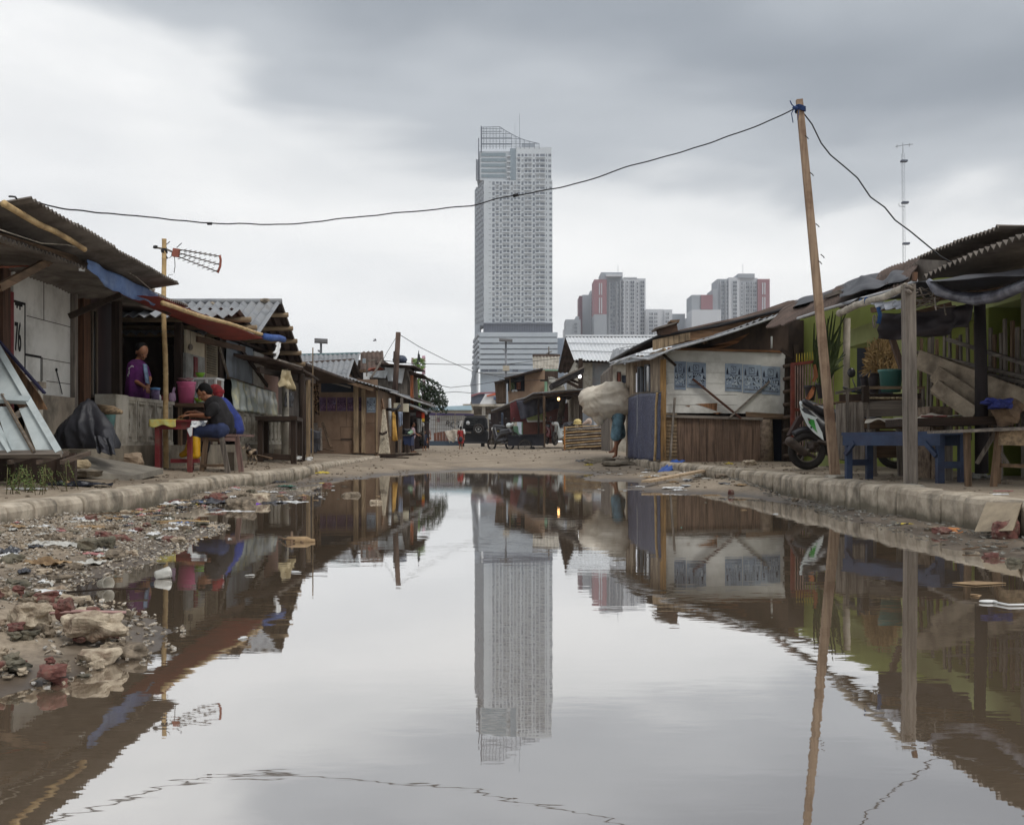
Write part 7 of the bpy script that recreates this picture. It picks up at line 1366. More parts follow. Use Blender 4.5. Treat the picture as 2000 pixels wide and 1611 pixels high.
motorbike('dark motorbike hitched to the black box cart', 978, 880, 45, 1.0, 2.3, BK); motorbike('motorbike facing the street behind the left shed post', 1075, 868, 47, 1.0, -1.35, DKR); motorbike('white and red motorbike half hidden behind the bamboo cage', 1094, 870, 45, 1.0, -2.0, WP); motorbike('motorbike with a crash helmet parked between the yellow sign and the box cart', 985, 868, 49, 1.0, -.7, BK)
motorbike('motorbike parked under the far left shop eave behind the children', 823, 872, 40, .9, -1.4, BK)
one('helmet', MB().ell(W(994, 831, 48.6), (.14, .15, .13)), WP, 'white crash helmet resting on the parked motorbike', 'helmet')
T = Thing('box_cart', 'black box cart with one large spoked wheel hitched behind a motorbike', 'cart', W(1030, 885, 44)); Y = 44.0
mb = MB()
for k in range(9): x = 992+k*7.8; mb.prism([W(x, 851.5-k*.35, Y+.02*(k % 2)), W(x+7.4, 851.2-k*.35, Y+.02*(k % 2)), W(x+7.4, 871, Y), W(x, 871, Y)], (0, .05, 0))
T.part('side_board', mb, mat('cart_black', (52, 52, 58), (36, 36, 42), 2)); T.part('box', MB().prism([W(992, 853, Y+.1), W(1062, 850, Y+.1), W(1062, 870, Y+.1), W(992, 871, Y+.1)], (0, 1.0, 0)), MATS['cart_black']); T.part('top_rail', MB().bar(W(990, 851, Y-.03), W(1063, 848, Y-.03), .05), MATS['cart_black'])
wheel(T, V(W(1025, 872, Y-.12)), 0, 0, .31, .05, 14, axis=V((0, 1, 0))); T.part('drawbar', MB().bar(W(992, 868, Y), W(978, 862, Y), .05), MATS['cart_black']); T.part('mud_flap', MB().rock(W(1040, 875, Y+.2), (.22, .1, .08), 3), BLKT)
# bamboo cage
T = Thing('bamboo_cage', 'bamboo slatted pen with orange end bars beside the man with the sack', 'cage', W(1145, 878, 36)); Y = 36.0
for k in range(9): T.part('slat', pole(W(1103, 835+k*5.2, Y), W(1191, 830+k*4.9, Y-.9), .022, BAM, node=.5, seed=k), BAMG if k % 2 else BAM)
for k in range(8): T.part('end_slat', MB().bar(W(1099, 837+k*5.2, Y+.4), W(1105, 836+k*5.2, Y-.05), .03), BAM)
for x, Yq in ((1102.5, Y-.05), (1190.5, Y-.95)): T.part('corner_post', MB().bar(W(x, 833, Yq), W(x, 879, Yq), .05), wood((196, 132, 74), name='orange_bamboo'))
T.part('dark_fill', MB().prism([W(1105, 838, Y+.5), W(1190, 832, Y+.1), W(1190, 873, Y+.1), W(1105, 876, Y+.5)], (0, .8, 0)), mat('refuse', (92, 74, 64), (50, 42, 40), 3)); T.part('base', MB().prism([W(1100, 877, Y), W(1192, 873, Y-.9), W(1192, 878, Y-.9), W(1100, 882, Y)], (0, .9, 0)), WDKX)
mb = MB().rock(W(1112, 829, 36.2), (.22, .2, .11), 5, 14, 9, .2); one('black_bundle', mb, BLKT, 'rounded black bundle on top of the bamboo cage', 'bundle'); one('straw_hat', MB().ell(W(1128, 824, 36), (.14, .14, .11)).lathe(W(1128, 828.5, 36), [(.17, 0), (.16, .02), (.1, .03)], 16), mat('straw', (214, 196, 140), (190, 170, 114), 6), 'round straw coloured hat on the bamboo cage', 'hat')
one('rag_bundle', MB().cap(W(1140, 828, 35.8), W(1150, 822, 35.8), .05, .1).rock(W(1152, 824, 35.8), (.1, .1, .09), 3), mat('dirty_white_cloth', (206, 192, 180), (160, 140, 128), 5), 'dirty white rag bundle on the bamboo cage next to the straw hat', 'rags')
# sandbags, slab and mud heap on the far right bank
g_ = 'old cloth sacks heaped on the far mud'
for k, (x, y, Yq, r_, lab) in enumerate(((1046, 886, 40, (.5, .3, .09), 'greyish mud caked sacking heap right of the cart wheel'), (1068, 884, 39, (.35, .25, .08), 'smaller mud caked sack lying right of the sacking heap'), (1008, 886, 42, (.28, .15, .07), 'flat pale sack under the box cart'), (1118, 880, 34, (.18, .15, .06), 'torn plastic bundle at the foot of the bamboo cage'))): one('sack', MB().rock(W(x, y, Yq), r_, k, 14, 8, .4), mat('muddy_sack', (160, 146, 126), (90, 82, 76), 3), lab, 'sack', g_)
one('concrete_slab', MB().rock(W(1172, 900, 22.6), (.32, .35, .11), 5, 12, 8, .15).rock(W(1205, 905, 21.5), (.42, .28, .07), 7, 12, 8, .2), CST, 'broken concrete slabs forming the step under the man with the sack', 'slab')
# ---------- rubble, rubbish and stones
rr = random.Random(99)
def gz(x, y): return ground(x, y)
M_ST = mat('rubble_stone', (150, 136, 118), (92, 82, 70), 24, bump=.6, dirt=(62, 56, 48), dsc=30, damt=.8); M_STL = mat('pale_stone', (198, 184, 162), (128, 114, 96), 22, bump=.7, dirt=(96, 72, 58), dsc=16, damt=.8); M_BR = mat('brick_chunk', (124, 82, 74), (84, 54, 50), 24, bump=.6, dirt=(132, 116, 102), dsc=22, damt=.9)
M_MOSS = mat('mossy_stone', (118, 112, 96), (62, 60, 52), 22, bump=.6, dirt=(140, 128, 110), dsc=20)
M_WP = mat('white_wrapper', (222, 222, 220), (176, 178, 180), 14, bump=.3, rough=.35, spec=.6); M_BP = mat('black_wrapper', (44, 46, 56), (28, 30, 38), 12, bump=.3, rough=.3, spec=.7); M_CL = mat('clear_wrapper', (190, 188, 180), (140, 138, 132), 14, bump=.3, rough=.2, spec=.8)
M_RP = mat('pinkish_wrapper', (182, 128, 126), (150, 100, 100), 12, bump=.3, rough=.4); M_GP = mat('green_wrapper', (84, 124, 110), (62, 98, 86), 12, bump=.3, rough=.4); M_PP = mat('violet_wrapper', (128, 76, 190), (104, 58, 164), 12, bump=.3, rough=.3); M_BLP = mat('blue_wrapper', (104, 126, 170), (80, 100, 144), 12, bump=.3, rough=.4); M_YP = mat('yellow_wrapper', (206, 186, 74), (176, 154, 56), 12, bump=.3, rough=.4)
M_CB = mat('wet_cardboard', (168, 142, 108), (120, 98, 74), 9, bump=.3)
GS = {'stone': ('grey brown rubble stone lying in the litter along the left kerb', 'small stones in the left litter'), 'brick': ('broken red brick chunk in the near left rubble heap', 'brick chunks in the near left heap')}
def at(px, py, z=0): Yv = (CZ-z)*F/(py-HY); return V(((px-HX)*Yv/F, Yv, 0))
def put(name, mb_fn, m, label, cat, p, group=None, lift=0): p = V((p.x, p.y, max(gz(p.x, p.y), -.012)+lift)); return one(name, mb_fn(p), m, label, cat, group)
# named large ones of the near left heap
put('stone', lambda p: MB().rock(p, (.08, .05, .045), 2, 26, 18, .45), M_STL, 'largest pale boulder of the near left heap, rounded and leaning to the water', 'stone', at(186, 1262, .02), lift=.055)
put('stone', lambda p: MB().rock(p, (.06, .045, .04), 5, 22, 14, .45), M_STL, 'second pale rock left of the largest boulder in the heap', 'stone', at(60, 1256, .02), lift=.045)
put('brick', lambda p: MB().rock(p, (.035, .03, .04), 3, 12, 9, .3), M_BR, 'dark red brick nub standing on top of the near left heap', 'brick', at(128, 1232, .03), lift=.05)
put('stone', lambda p: MB().rock(p, (.075, .045, .03), 7, 14, 9, .25), M_ST, 'dark wet rock at the tip of the near left heap', 'stone', at(250, 1282), lift=.012)
put('stone', lambda p: MB().rock(p, (.06, .045, .03), 8, 14, 9, .25), M_STL, 'pale flat rock half in the water below the largest boulder', 'stone', at(192, 1298), lift=.014)
put('stone', lambda p: MB().rock(p, (.05, .04, .045), 11, 14, 9, .3), M_MOSS, 'dark mossy stone in the middle of the left litter bank', 'stone', at(208, 1086), lift=.03)
put('stone', lambda p: MB().rock(p, (.06, .05, .04), 12, 14, 9, .3), M_MOSS, 'brown lump of mud on the pinkish wrapper', 'stone', at(174, 1092), lift=.03)
put('boulder', lambda p: MB().rock(p, (.22, .15, .08), 14, 22, 14, .3), M_ST, 'big grey rock against the left kerb beyond the drain hole', 'boulder', at(470, 975, .08), lift=.04)
put('boulder', lambda p: MB().rock(p, (.13, .1, .07), 15, 18, 12, .3), M_STL, 'pale boulder beside the big grey rock against the left kerb', 'boulder', at(505, 966, .08), lift=.05)
put('stone', lambda p: MB().rock(p, (.11, .1, .06), 16, 14, 9, .3), M_BR, 'reddish stone left of the big grey rock on the left kerb', 'stone', at(425, 974, .05), lift=.05)
put('stone', lambda p: MB().rock(p, (.12, .08, .045), 17, 14, 9, .2), M_ST, 'flat stone standing out of the water with white scum', 'stone', at(686, 968), lift=.02); put('stone', lambda p: MB().rock(p, (.07, .06, .035), 18, 14, 9, .2), M_STL, 'small tan stone standing in the water right of the flat stone', 'stone', at(734, 982), lift=.015)
put('stone', lambda p: MB().rock(p, (.07, .06, .05), 19, 14, 9, .2), M_BR, 'dark red stone in the water at the left kerb foot', 'stone', at(640, 948), lift=.02)
# random stones: denser near the kerb and in the heap
def region(xmin, xmax, ymin, ymax): return V((rr.uniform(xmin, xmax), rr.uniform(ymin, ymax), 0))
cnt = 0
while cnt < 190:
    y = rr.uniform(2.5, 3.8); x = interp(SL, y)+.05-(1.0*rr.random()**1.3)
    s_ = rr.uniform(.009, .03)*(1.35 if rr.random() < .12 else 1); p = V((x, y, 0)); br = rr.random() < .26; r3 = (s_*rr.uniform(.8, 1.4), s_*rr.uniform(.8, 1.2), s_*rr.uniform(.5, .9))
    mb = MB().rock(V((x, y, max(gz(x, y), -.01)+s_*.35+rr.uniform(0, .03))), r3, cnt+30, 13, 9, .5)
    if br: one('brick', mb, M_BR, GS['brick'][0], 'brick', GS['brick'][1])
    else: one('stone', mb, (M_ST, M_STL, M_MOSS)[cnt % 3], 'grey brown stone in the near left rubble heap', 'stone', 'stones in the near left heap')
    cnt += 1
cnt = 0
while cnt < 130:
    y = 3.7+7.5*rr.random()**1.4; xk = interp(KL, y)+.05; x = rr.uniform(xk, interp(SL, y)+.08)
    s_ = rr.uniform(.018, .055)
    one('stone', MB().rock(V((x, y, max(gz(x, y), -.01)+s_*.2)), (s_*rr.uniform(.8, 1.5), s_*rr.uniform(.8, 1.2), s_*rr.uniform(.45, .8)), cnt+200, 12, 8, .45), (M_ST, M_STL, M_MOSS, M_ST, M_BR)[cnt % 5], GS['stone'][0], 'stone', GS['stone'][1]); cnt += 1
def crumple(p, sx, sy, h, seed, rz=0):     # a crumpled thin wrapper lying on the ground
    mb = MB(); M = Matrix.Rotation(rz, 3, 'Z')
    def fn(u, v):
        a = (u-.5)*2; b = (v-.5)*2; e = 1+.35*nz(a*1.5+seed, b*1.5, seed); q = M @ V((a*sx*e, b*sy*e, 0)); return p+q+ZN*(h*(.5+.9*nz(a*2.2+seed, b*2.2, 1)+.5*nz(a*6, b*6+seed, 2))*(1-.5*max(abs(a), abs(b)))+.004)
    return mb.grid(fn, 14, 14, .0015, False)
named = [((335, 1042), .05, .03, .03, M_WP, 'crumpled white tissue standing up on the left litter bank'), ((330, 1030), .07, .05, .02, M_WP, 'white plastic bag near the kerb on the left litter bank'), ((100, 1090), .13, .07, .03, M_CL, 'long clear plastic sheet across the left litter bank'), ((178, 1098), .08, .03, .015, M_RP, 'pinkish red wrapper spread at the water edge of the left bank'), ((60, 1168), .11, .05, .02, M_WP, 'white and blue striped bag stretched along the left bank'), ((90, 1118), .1, .05, .035, M_CB, 'beige crumpled bag left of the water inlet'), ((15, 1110), .05, .04, .04, M_BP, 'black bag at the left picture edge on the litter bank'),
 ((235, 1030), .03, .015, .01, M_GP, 'flat teal green wrapper on the left litter bank'), ((420, 985), .3, .16, .06, M_BP, 'big heap of black plastic bags in the kerb side litter'), ((345, 990), .13, .07, .04, M_WP, 'white bag by the drain hole of the left kerb'), ((490, 984), .09, .05, .03, M_PP, 'bright violet wrapper on the far litter spit'), ((535, 982), .14, .07, .04, M_BP, 'black plastic scrap right of the violet wrapper'), ((460, 998), .18, .07, .02, M_WP, 'wide white sheet floating at the edge of the litter spit'), ((420, 1000), .08, .05, .02, M_CL, 'clear film floating off the kerb side litter'), ((572, 980), .16, .07, .025, M_WP, 'long white bag at the far end of the litter spit'), ((548, 948), .1, .08, .04, M_BP, 'black scrap beside the far kerb litter'), ((560, 952), .12, .06, .03, M_GP, 'dull green bag beside the far kerb litter'), ((628, 932), .13, .07, .05, M_YP, 'yellow green bag at the far kerb foot'), ((375, 988), .05, .03, .02, M_YP, 'small orange yellow wrapper on the black bag heap'), ((395, 986), .05, .04, .03, M_BLP, 'small blue bottle label on the black bag heap'), ((360, 1026), .05, .03, .015, M_BLP, 'blue scrap floating by the litter bank'),
 ((45, 957), .16, .06, .02, M_WP, 'white rag lying on the left walkway below the weeds'), ((150, 948), .26, .12, .05, M_BP, 'torn black bag of refuse on the left walkway'), ((128, 947), .12, .06, .05, M_CB, 'brown scraps in the black bag refuse on the walkway'), ((208, 935), .1, .07, .03, M_CL, 'pale scrap beside the ramp slab'), ((138, 940), .07, .04, .03, M_GP, 'teal scrap in the walkway refuse'),
 ((1340, 938), .1, .08, .05, M_WP, 'white paper cone on the right mud bank'), ((1330, 932), .2, .06, .03, M_WP, 'long white strip lying on the right mud bank'), ((1365, 940), .13, .06, .03, M_CL, 'pale blue film on the right mud bank'), ((1318, 958), .13, .07, .03, M_WP, 'torn white bag at the tip of the right mud bank'), ((1424, 936), .06, .05, .04, M_YP, 'yellow wrapper beside the grey boulder'), ((1390, 967), .1, .05, .01, M_CB, 'tan scrap floating at the right bank'), ((1145, 915), .2, .1, .06, M_BP, 'black and yellow scrap at the far right water edge'), ((1150, 918), .08, .05, .05, M_YP, 'yellow scrap beside the black one at the far water edge'), ((1912, 942), .1, .07, .07, M_CL, 'clear plastic bag under the splayed leg table'), ((1940, 973), .11, .035, .01, M_WP, 'flat white paper on the right walkway'), ((1330, 1030), .03, .02, .012, M_GP, 'single green leaf floating on the puddle'), ((1765, 1026), .06, .02, .01, M_YP, 'yellow green leaf at the right water edge'), ((730, 895), .25, .15, .1, M_WP, 'white rags piled at the end of the left kerb')]
for k, ((px, py), sx, sy, h, m, lab) in enumerate(named):
    onw = py < 975 and (px < 330 or px > 1700); zz = .21 if onw else .0; p = at(px, py, zz); nm = 'leaf' if 'leaf' in lab else 'rag' if 'rag' in lab else 'paper' if 'paper' in lab or 'tissue' in lab else 'plastic_bag' if 'bag' in lab else 'wrapper'
    put(nm, lambda p, sx=sx, sy=sy, h=h, k=k: crumple(p, sx, sy, h, k*3.7, rr.uniform(-.4, .4)), m, lab, nm.replace('_', ' '), p)
mats = [M_WP, M_CL, M_CB, M_BP, M_CB, M_CL, M_WP, M_RP, M_CB, M_CL, M_BP]
for k in range(170):
    y = 3.3+8.4*rr.random()**1.1; x = rr.uniform(interp(KL, y)+.05, interp(SL, y)+.05); s_ = rr.uniform(.018, .055)
    put('wrapper', lambda p: crumple(p, s_*rr.uniform(.8, 1.6), s_*.7, s_*.5, k*1.3, rr.uniform(0, 6)), mats[k % 11], 'small crumpled wrapper or paper scrap in the litter along the left kerb', 'wrapper', V((x, y, 0)), 'small scraps in the left litter')
# bottle and cups at the water edge
JAR = mat('clear_jar', (200, 196, 184), (170, 164, 150), 8, bump=0, rough=.15, alpha=.55, spec=.8)
for (px, py), rz, lab in (((204, 1150), .9, 'clear plastic cup lying on its side at the water edge'), ((317, 1130), 2.4, 'tipped grey plastic cup floating in the puddle')):
    p = at(px, py); M = Matrix.Translation((p.x, p.y, .022)) @ Matrix.Rotation(rz, 4, 'Z') @ Matrix.Rotation(1.45, 4, 'X'); one('plastic_cup', MB().lathe((0, 0, -.03), [(.018, 0), (.026, .06), (.027, .062), (.024, .06), (.016, .004), (.001, .004)], 18).xf(M), JAR if px == 204 else M_CL, lab, 'cup')
p = at(1625, 1115); 
one('bottle', MB().lathe((0, 0, 0), [(.02, 0), (.025, .01), (.025, .12), (.01, .15), (.01, .17), (.001, .17)], 14).xf(Matrix.Translation(at(560, 1058)+V((0, 0, .008))) @ Matrix.Rotation(1.57, 4, 'Y')), M_CB, 'brown twig like bottle floating in the left half of the puddle', 'bottle')
one('twig', MB().tube([at(545, 1052)+ZN*.01, at(560, 1060)+ZN*.02, at(585, 1058)+ZN*.005, at(592, 1060)+ZN*.003], .006, 6).tube([at(570, 1060)+ZN*.0, at(570, 1055)+ZN*.05], .008, 6), WM, 'bent twig sticking out of the puddle beside the floating bottle', 'twig')
one('plastic_spoon', MB().ell(at(1930, 1177)+ZN*.006, (.035, .018, .006), 14, 8).tube([at(1940, 1178)+ZN*.006, at(1970, 1184)+ZN*.006, at(2020, 1183)+ZN*.006], .004, 6), WHT, 'white plastic spoon floating at the right edge of the puddle', 'spoon'); one('leaf', MB().prism([at(1800+60, 1140)+ZN*.003, at(1905, 1136)+ZN*.003, at(1965, 1140)+ZN*.003, at(1905, 1144)+ZN*.003], (0, 0, .002)), M_CB, 'long tan leaf floating in front of the white spoon', 'leaf')
# right hand water edge: chips of slate, bricks, boards
for (px, py), r3, m, lab in (((1838, 1035), (.075, .05, .035), M_BR, 'reddish brick piece at the right water edge'), ((1855, 1033), (.085, .06, .022), mat('orange_tile', (190, 128, 80), (150, 96, 60), 8), 'orange tile piece leaning beside the brick piece'), ((1965, 1048), (.1, .09, .09), M_BR, 'large brown brick block at the right edge under the concrete slab'), ((1995, 1040), (.09, .08, .06), M_STL, 'pale topped brown block at the very right edge'), ((1935, 1078), (.05, .035, .025), M_BR, 'small red brick chip in the slate chips'), ((1980, 1088), (.05, .04, .03), M_MOSS, 'greenish stone among the slate chips'), ((1820, 1030), (.05, .04, .03), M_ST, 'brown stone left of the reddish brick piece'), ((1440, 948), (.2, .13, .08), M_ST, 'smooth dark boulder lying against the right kerb'), ((1408, 945), (.09, .09, .05), M_ST, 'square brown stone left of the smooth dark boulder'), ((1462, 935), (.12, .1, .07), M_STL, 'lighter stone behind the smooth dark boulder'), ((1553, 975), (.04, .04, .03), M_ST, 'round ring shaped scrap at the right kerb foot'), ((1428, 962), (.035, .03, .05), M_BR, 'dark upright brick stub in the water off the right bank')):
    put('stone', lambda p: MB().rock(p, r3, int(px), 14, 10, .3), m, lab, 'stone', at(px, py, .03), lift=r3[2]*.4)
one('concrete_slab', MB().prism([W(1925, 984, 6.5), W(1994, 985, 6.2), W(1978, 1036, 6.0), W(1903, 1038, 6.3)], (.035, .05, .01)), mat('tan_slab', (160, 146, 124), (120, 108, 92), 5, bump=.3), 'tan concrete slab leaning against the right kerb end', 'slab')
mb = MB(); one('plank', MB().bar(W(1262, 940, 13.4), W(1385, 917, 15.6), .13, .03), mat('pale_driftwood', (196, 174, 146), (156, 134, 110), 5, (6, .4, 6)), 'long pale plank lying across the right mud bank', 'plank')
mb = MB()
for k in range(620):
    y = 4.4+9.5*rr.random()**1.6; w = .42*(1-smooth(6, 13, y))+.1; xk = interp(KR, y)-.04; x = xk-rr.random()*w; s_ = rr.uniform(.008, .03); p = V((x, y, max(gz(x, y), 0)+.006+rr.uniform(0, .012))); t = rr.uniform(0, 6.3); d = V((math.cos(t), math.sin(t), rr.uniform(-.3, .3)))*s_; e = V((-math.sin(t), math.cos(t), rr.uniform(-.3, .3)))*s_*.6; mb.prism([p-d, p+e, p+d*.9, p-e*.8], (0, 0, .004))
one('slate_chips', mb, mat('slate_chip', (128, 124, 116), (70, 70, 66), 20, bump=.2, dirt=(190, 188, 180), dsc=14), kind='stuff')
mb = MB()
for k in range(8500):
    if k % 3: y = 2.5+5.5*rr.random()
    else: y = 4+9*rr.random()
    x = rr.uniform(interp(KL, y), interp(SL, y)+.35)
    if road(x, y) < -.006: continue
    s_ = rr.uniform(.005, .018); p = V((x, y, max(gz(x, y), 0)+rr.uniform(.0, .012))); t = rr.uniform(0, 6.3); d = V((math.cos(t), math.sin(t), rr.uniform(-.4, .4)))*s_; e = V((-math.sin(t), math.cos(t), rr.uniform(-.4, .4)))*s_*.6; mb.prism([p-d, p+e, p+d*.8, p-e], (0, 0, .004))
one('fine_litter', mb, mat('litter_grit', (172, 158, 138), (70, 60, 50), 40, bump=.2, dirt=(214, 212, 206), dsc=48, damt=.9, lo=.42, hi=.58), kind='stuff')
mb = MB()
for k in range(900):      # grit over walkways, banks and the far dirt
    q = rr.random()
    if q < .3: y = rr.uniform(5, 20); x = interp(KL, y)-rr.uniform(.2, 1.4)
    elif q < .55: y = rr.uniform(5, 20); x = interp(KR, y)+rr.uniform(.2, 1.6)
    elif q < .75: y = rr.uniform(12, 21); x = rr.choice([rr.uniform(interp(SR, y), interp(KR, y)), rr.uniform(interp(KL, y), interp(SL, y))])
    else: y = rr.uniform(22.5, 50); x = rr.uniform(-3.5, 3.5)
    s_ = rr.uniform(.006, .02)*(1+y*.03); mb.rock(V((x, y, gz(x, y)+s_*.2)), (s_, s_, s_*.6), k, 6, 4, .4)
one('gravel', mb, M_ST, kind='stuff')
for k, (px, py, L, a) in enumerate(((170, 1015, .3, .3), (260, 1010, .25, .5), (300, 1018, .4, -.1), (130, 1140, .3, .2), (60, 1222, .28, .05), (640, 1000-90, .5, .2), (1880, 1060, .3, .3))):
    p = at(px, py, .05); p.z = gz(p.x, p.y)+.02; one('stick', MB().tube([p, p+V((math.cos(a)*L*.5, math.sin(a)*L*.5, .01)), p+V((math.cos(a)*L, math.sin(a)*L, .005))], .0045, 6), (WM, WL, BAM, WDK, mat('pink_stick', (190, 156, 150), (160, 124, 120), 6), WM, WM)[k], ('dark stick', 'pale stick', 'straw coloured reed', 'brown stick', 'pinkish rod', 'brown branch', 'brown stick')[k]+' lying '+('near the kerb on the left litter', 'by the pale stones near the left kerb', 'towards the water on the left litter', 'across the middle of the left litter', 'on top of the near left rubble heap', 'by the far left kerb foot', 'among the slate chips on the right')[k], 'stick')
for k, (px, py) in enumerate(((1880, 965), (1940, 956))): p = at(px, py, .245); one('straw', MB().tube([V((p.x, p.y, gz(p.x, p.y)+.006)), V((p.x+.14, p.y-.02, gz(p.x, p.y)+.006))], .004, 5), M_RP, ('pink drinking straw lying nearer the kerb stones', 'pink drinking straw lying nearer the splayed table')[k], 'straw')

for k in range(34):      # bits afloat
    y = rr.uniform(2.6, 15); x = rr.choice([interp(SL, y)+rr.uniform(.1, 1.0), interp(SR, y)-rr.uniform(.1, .8), interp(SL, y)+rr.uniform(.05, .5)]); s_ = rr.uniform(.008, .02)*(1+y*.04); one('floating_scrap', MB().rock(V((x, y, .003)), (s_*1.4, s_, .004), k, 8, 5, .5), (M_CB, M_WP, M_CL, M_MOSS)[k % 4], 'tiny scrap or leaf floating on the puddle', 'scrap', 'tiny scraps afloat on the puddle')
for k in range(26):
    y = rr.uniform(12.2, 19); x = rr.uniform(interp(SR, y)+.1, interp(KR, y)); s_ = rr.uniform(.02, .06); put('wrapper', lambda p: crumple(p, s_*1.4, s_, s_*.5, k*2.1, rr.uniform(0, 6)), (M_WP, M_CL, M_CB, M_BP)[k % 4], 'small scrap of rubbish on the right mud bank', 'wrapper', V((x, y, 0)), 'scraps on the right mud bank')
# ---------- people and the dog
SKIN = mat('skin_brown', (150, 104, 78), (134, 90, 66), 8, bump=.02, rough=.55, spec=.4); HAIR = mat('black_hair', (18, 16, 16), (10, 9, 10), 20, bump=.3, rough=.7, spec=.15)
EYE = mat('eye_dark', (24, 20, 20), (18, 15, 15), 5, bump=0, rough=.3)
def cloth(n_, c, **k): return mat(n_, c, tuple(v*.66 for v in c), 7, bump=.5, rough=.85, **k)
def hand(mb, w, d, n_, L=.17, curl=.5, side=1):
    d = d.normalized(); n_ = (n_-d*n_.dot(d)).normalized(); a = d.cross(n_)*side; p = w+d*L*.1
    for k in (-1, 0, 1): mb.cap(p+a*(k*.02), p+d*L*.42+a*(k*.023), .014, .013, 8)
    for k, l_ in ((-1.5, .40), (-.5, .5), (.5, .53), (1.5, .46)):
        b = p+d*L*.42+a*(k*.0185); m_ = b+(d+n_*curl*.4).normalized()*L*l_*.5; e = m_+(d*(1-curl*.6)+n_*curl).normalized()*L*l_*.5
        mb.cap(b, m_, .0088, .008, 7).cap(m_, e, .008, .0068, 7)
    b = p+a*.028+d*L*.08; m_ = b+(a*.8+d*.7+n_*.3).normalized()*L*.25; mb.cap(b, m_, .011, .009, 7).cap(m_, m_+(d+n_*.5).normalized()*L*.22, .009, .0075, 7)
def head(mb, c, f, up, s=1.0):       # c centre of the skull, f facing
    f = f.normalized(); up = (up-f*up.dot(f)).normalized(); sd = f.cross(up); M = Matrix((sd, f, up)).transposed()
    mb.ell(c+up*.015*s, (.073*s, .092*s, .092*s), 16, 12, M); mb.ell(c-up*.05*s+f*.028*s, (.052*s, .058*s, .062*s), 14, 10, M); mb.ell(c-up*.09*s+f*.055*s, (.024*s, .022*s, .018*s), 10, 8, M)
    mb.cap(c+f*.09*s-up*.005*s, c+f*.108*s-up*.04*s, .009*s, .014*s, 8)
    for k in (-1, 1): mb.ell(c+sd*(.074*s*k)-up*.02*s-f*.005*s, (.01*s, .018*s, .03*s), 8, 6, M); mb.ell(c+sd*(.03*s*k)+f*.083*s-up*.025*s, (.018*s, .012*s, .014*s), 8, 6, M)
    mb.cap(c+f*.09*s-up*.068*s-sd*.018*s, c+f*.09*s-up*.068*s+sd*.018*s, .008*s, .008*s, 6)
    return sd, M
def eyes(T, c, f, up, s=1.0):
    f = f.normalized(); up = (up-f*up.dot(f)).normalized(); sd = f.cross(up)
    for k in (-1, 1): T.part('eye', MB().ell(c+sd*(.03*s*k)+f*.088*s-up*.006*s, (.012*s, .008*s, .005*s), 8, 6), EYE)
def wrinkle(mb, a=.009, f=9):      # creases of worn cloth
    for i, p in enumerate(mb.v):
        w = 1-2*abs(nz(p.x*f+p.z*f*.7, p.y*f*.6, p.z*f*.5)); n2 = nz(p.x*f*.5, p.y*f*.5, p.z*f*.5+9); mb.v[i] = p+V((n2, nz(p.z*f*.5, p.x*f*.5, 3), w*.4))*a
    return mb
# --- seated man, black T-shirt, facing left
Y = 13.3; c = lambda x, y, dy=0: W(x, y, Y+dy)
T = Thing('person', 'seated man in black T-shirt, jeans and yellow boots bent over the red table', 'person', W(430, 850, Y))
f = V((-.78, -.05, -.55)); up = V((-.45, 0, .9)); hc = c(399, 766)
b = MB(); sd, HM = head(b, hc, f, up); b.cap(hc-up*.06+V((.02, 0, 0)), c(416, 789), .05, .055)
b.cap(c(418, 795), c(432, 825), .13, .14).cap(c(432, 825), c(430, 843), .13, .14).cap(c(418, 797, -.16), c(418, 797, .16), .06, .06)
for s_, el, wr, hd in ((-.2, (408, 812), (372, 811), (360, 812)), (.18, (404, 814), (380, 804), (374, 803))):
    b.cap(c(417, 797, s_), c(el[0], el[1], s_*1.2), .048, .038).cap(c(el[0], el[1], s_*1.2), c(wr[0], wr[1], s_*.7), .037, .025); w_ = c(wr[0], wr[1], s_*.7); hand(b, w_, V((-1, -.2*s_, -.05)), V((0, 0, -1)), .17, .5 if s_ < 0 else .9, 1 if s_ < 0 else -1)
for s_, kn, ft in ((-.12, (381, 842), (384, 888)), (.1, (378, 840), (366, 882))): b.cap(c(430, 842, s_), c(kn[0], kn[1], s_), .078, .056).cap(c(kn[0], kn[1], s_), c(ft[0], ft[1], s_), .05, .036)
T.part('body', remesh(b, .0075, 2), SKIN); eyes(T, hc, f, up)
h = MB(); h.ell(hc+up*.03-f.normalized()*.02, (.082, .088, .088), 16, 12, HM).ell(hc-f.normalized()*.05-up*.01, (.072, .06, .07), 14, 10, HM).ell(hc+up*.05+f.normalized()*.05, (.06, .045, .045), 12, 8, HM); T.part('hair', remesh(h, .008, 1), HAIR)
s = MB(); s.cap(c(420, 794), c(433, 825), .145, .165).cap(c(433, 825), c(431, 838), .165, .155).cap(c(418, 797, -.17), c(418, 797, .17), .075, .075).cap(c(436, 818), c(434, 838), .14, .15)
for s_, el in ((-.2, (409, 808)), (.18, (406, 809))): s.cap(c(417, 797, s_), c(el[0], el[1], s_*1.15), .075, .062)
T.part('t_shirt', wrinkle(remesh(s, .012, 3)), cloth('black_tee', (42, 40, 42)))
s = MB()
for s_, kn in ((-.12, (381, 842)), (.1, (378, 840))): s.cap(c(430, 842, s_), c(kn[0], kn[1], s_), .1, .075).cap(c(kn[0], kn[1], s_), c(kn[0]+1, kn[1]+10, s_), .075, .07)
s.cap(c(432, 840, -.1), c(432, 840, .1), .11); T.part('jeans', wrinkle(remesh(s, .012, 2)), cloth('dark_jeans', (52, 62, 96)))
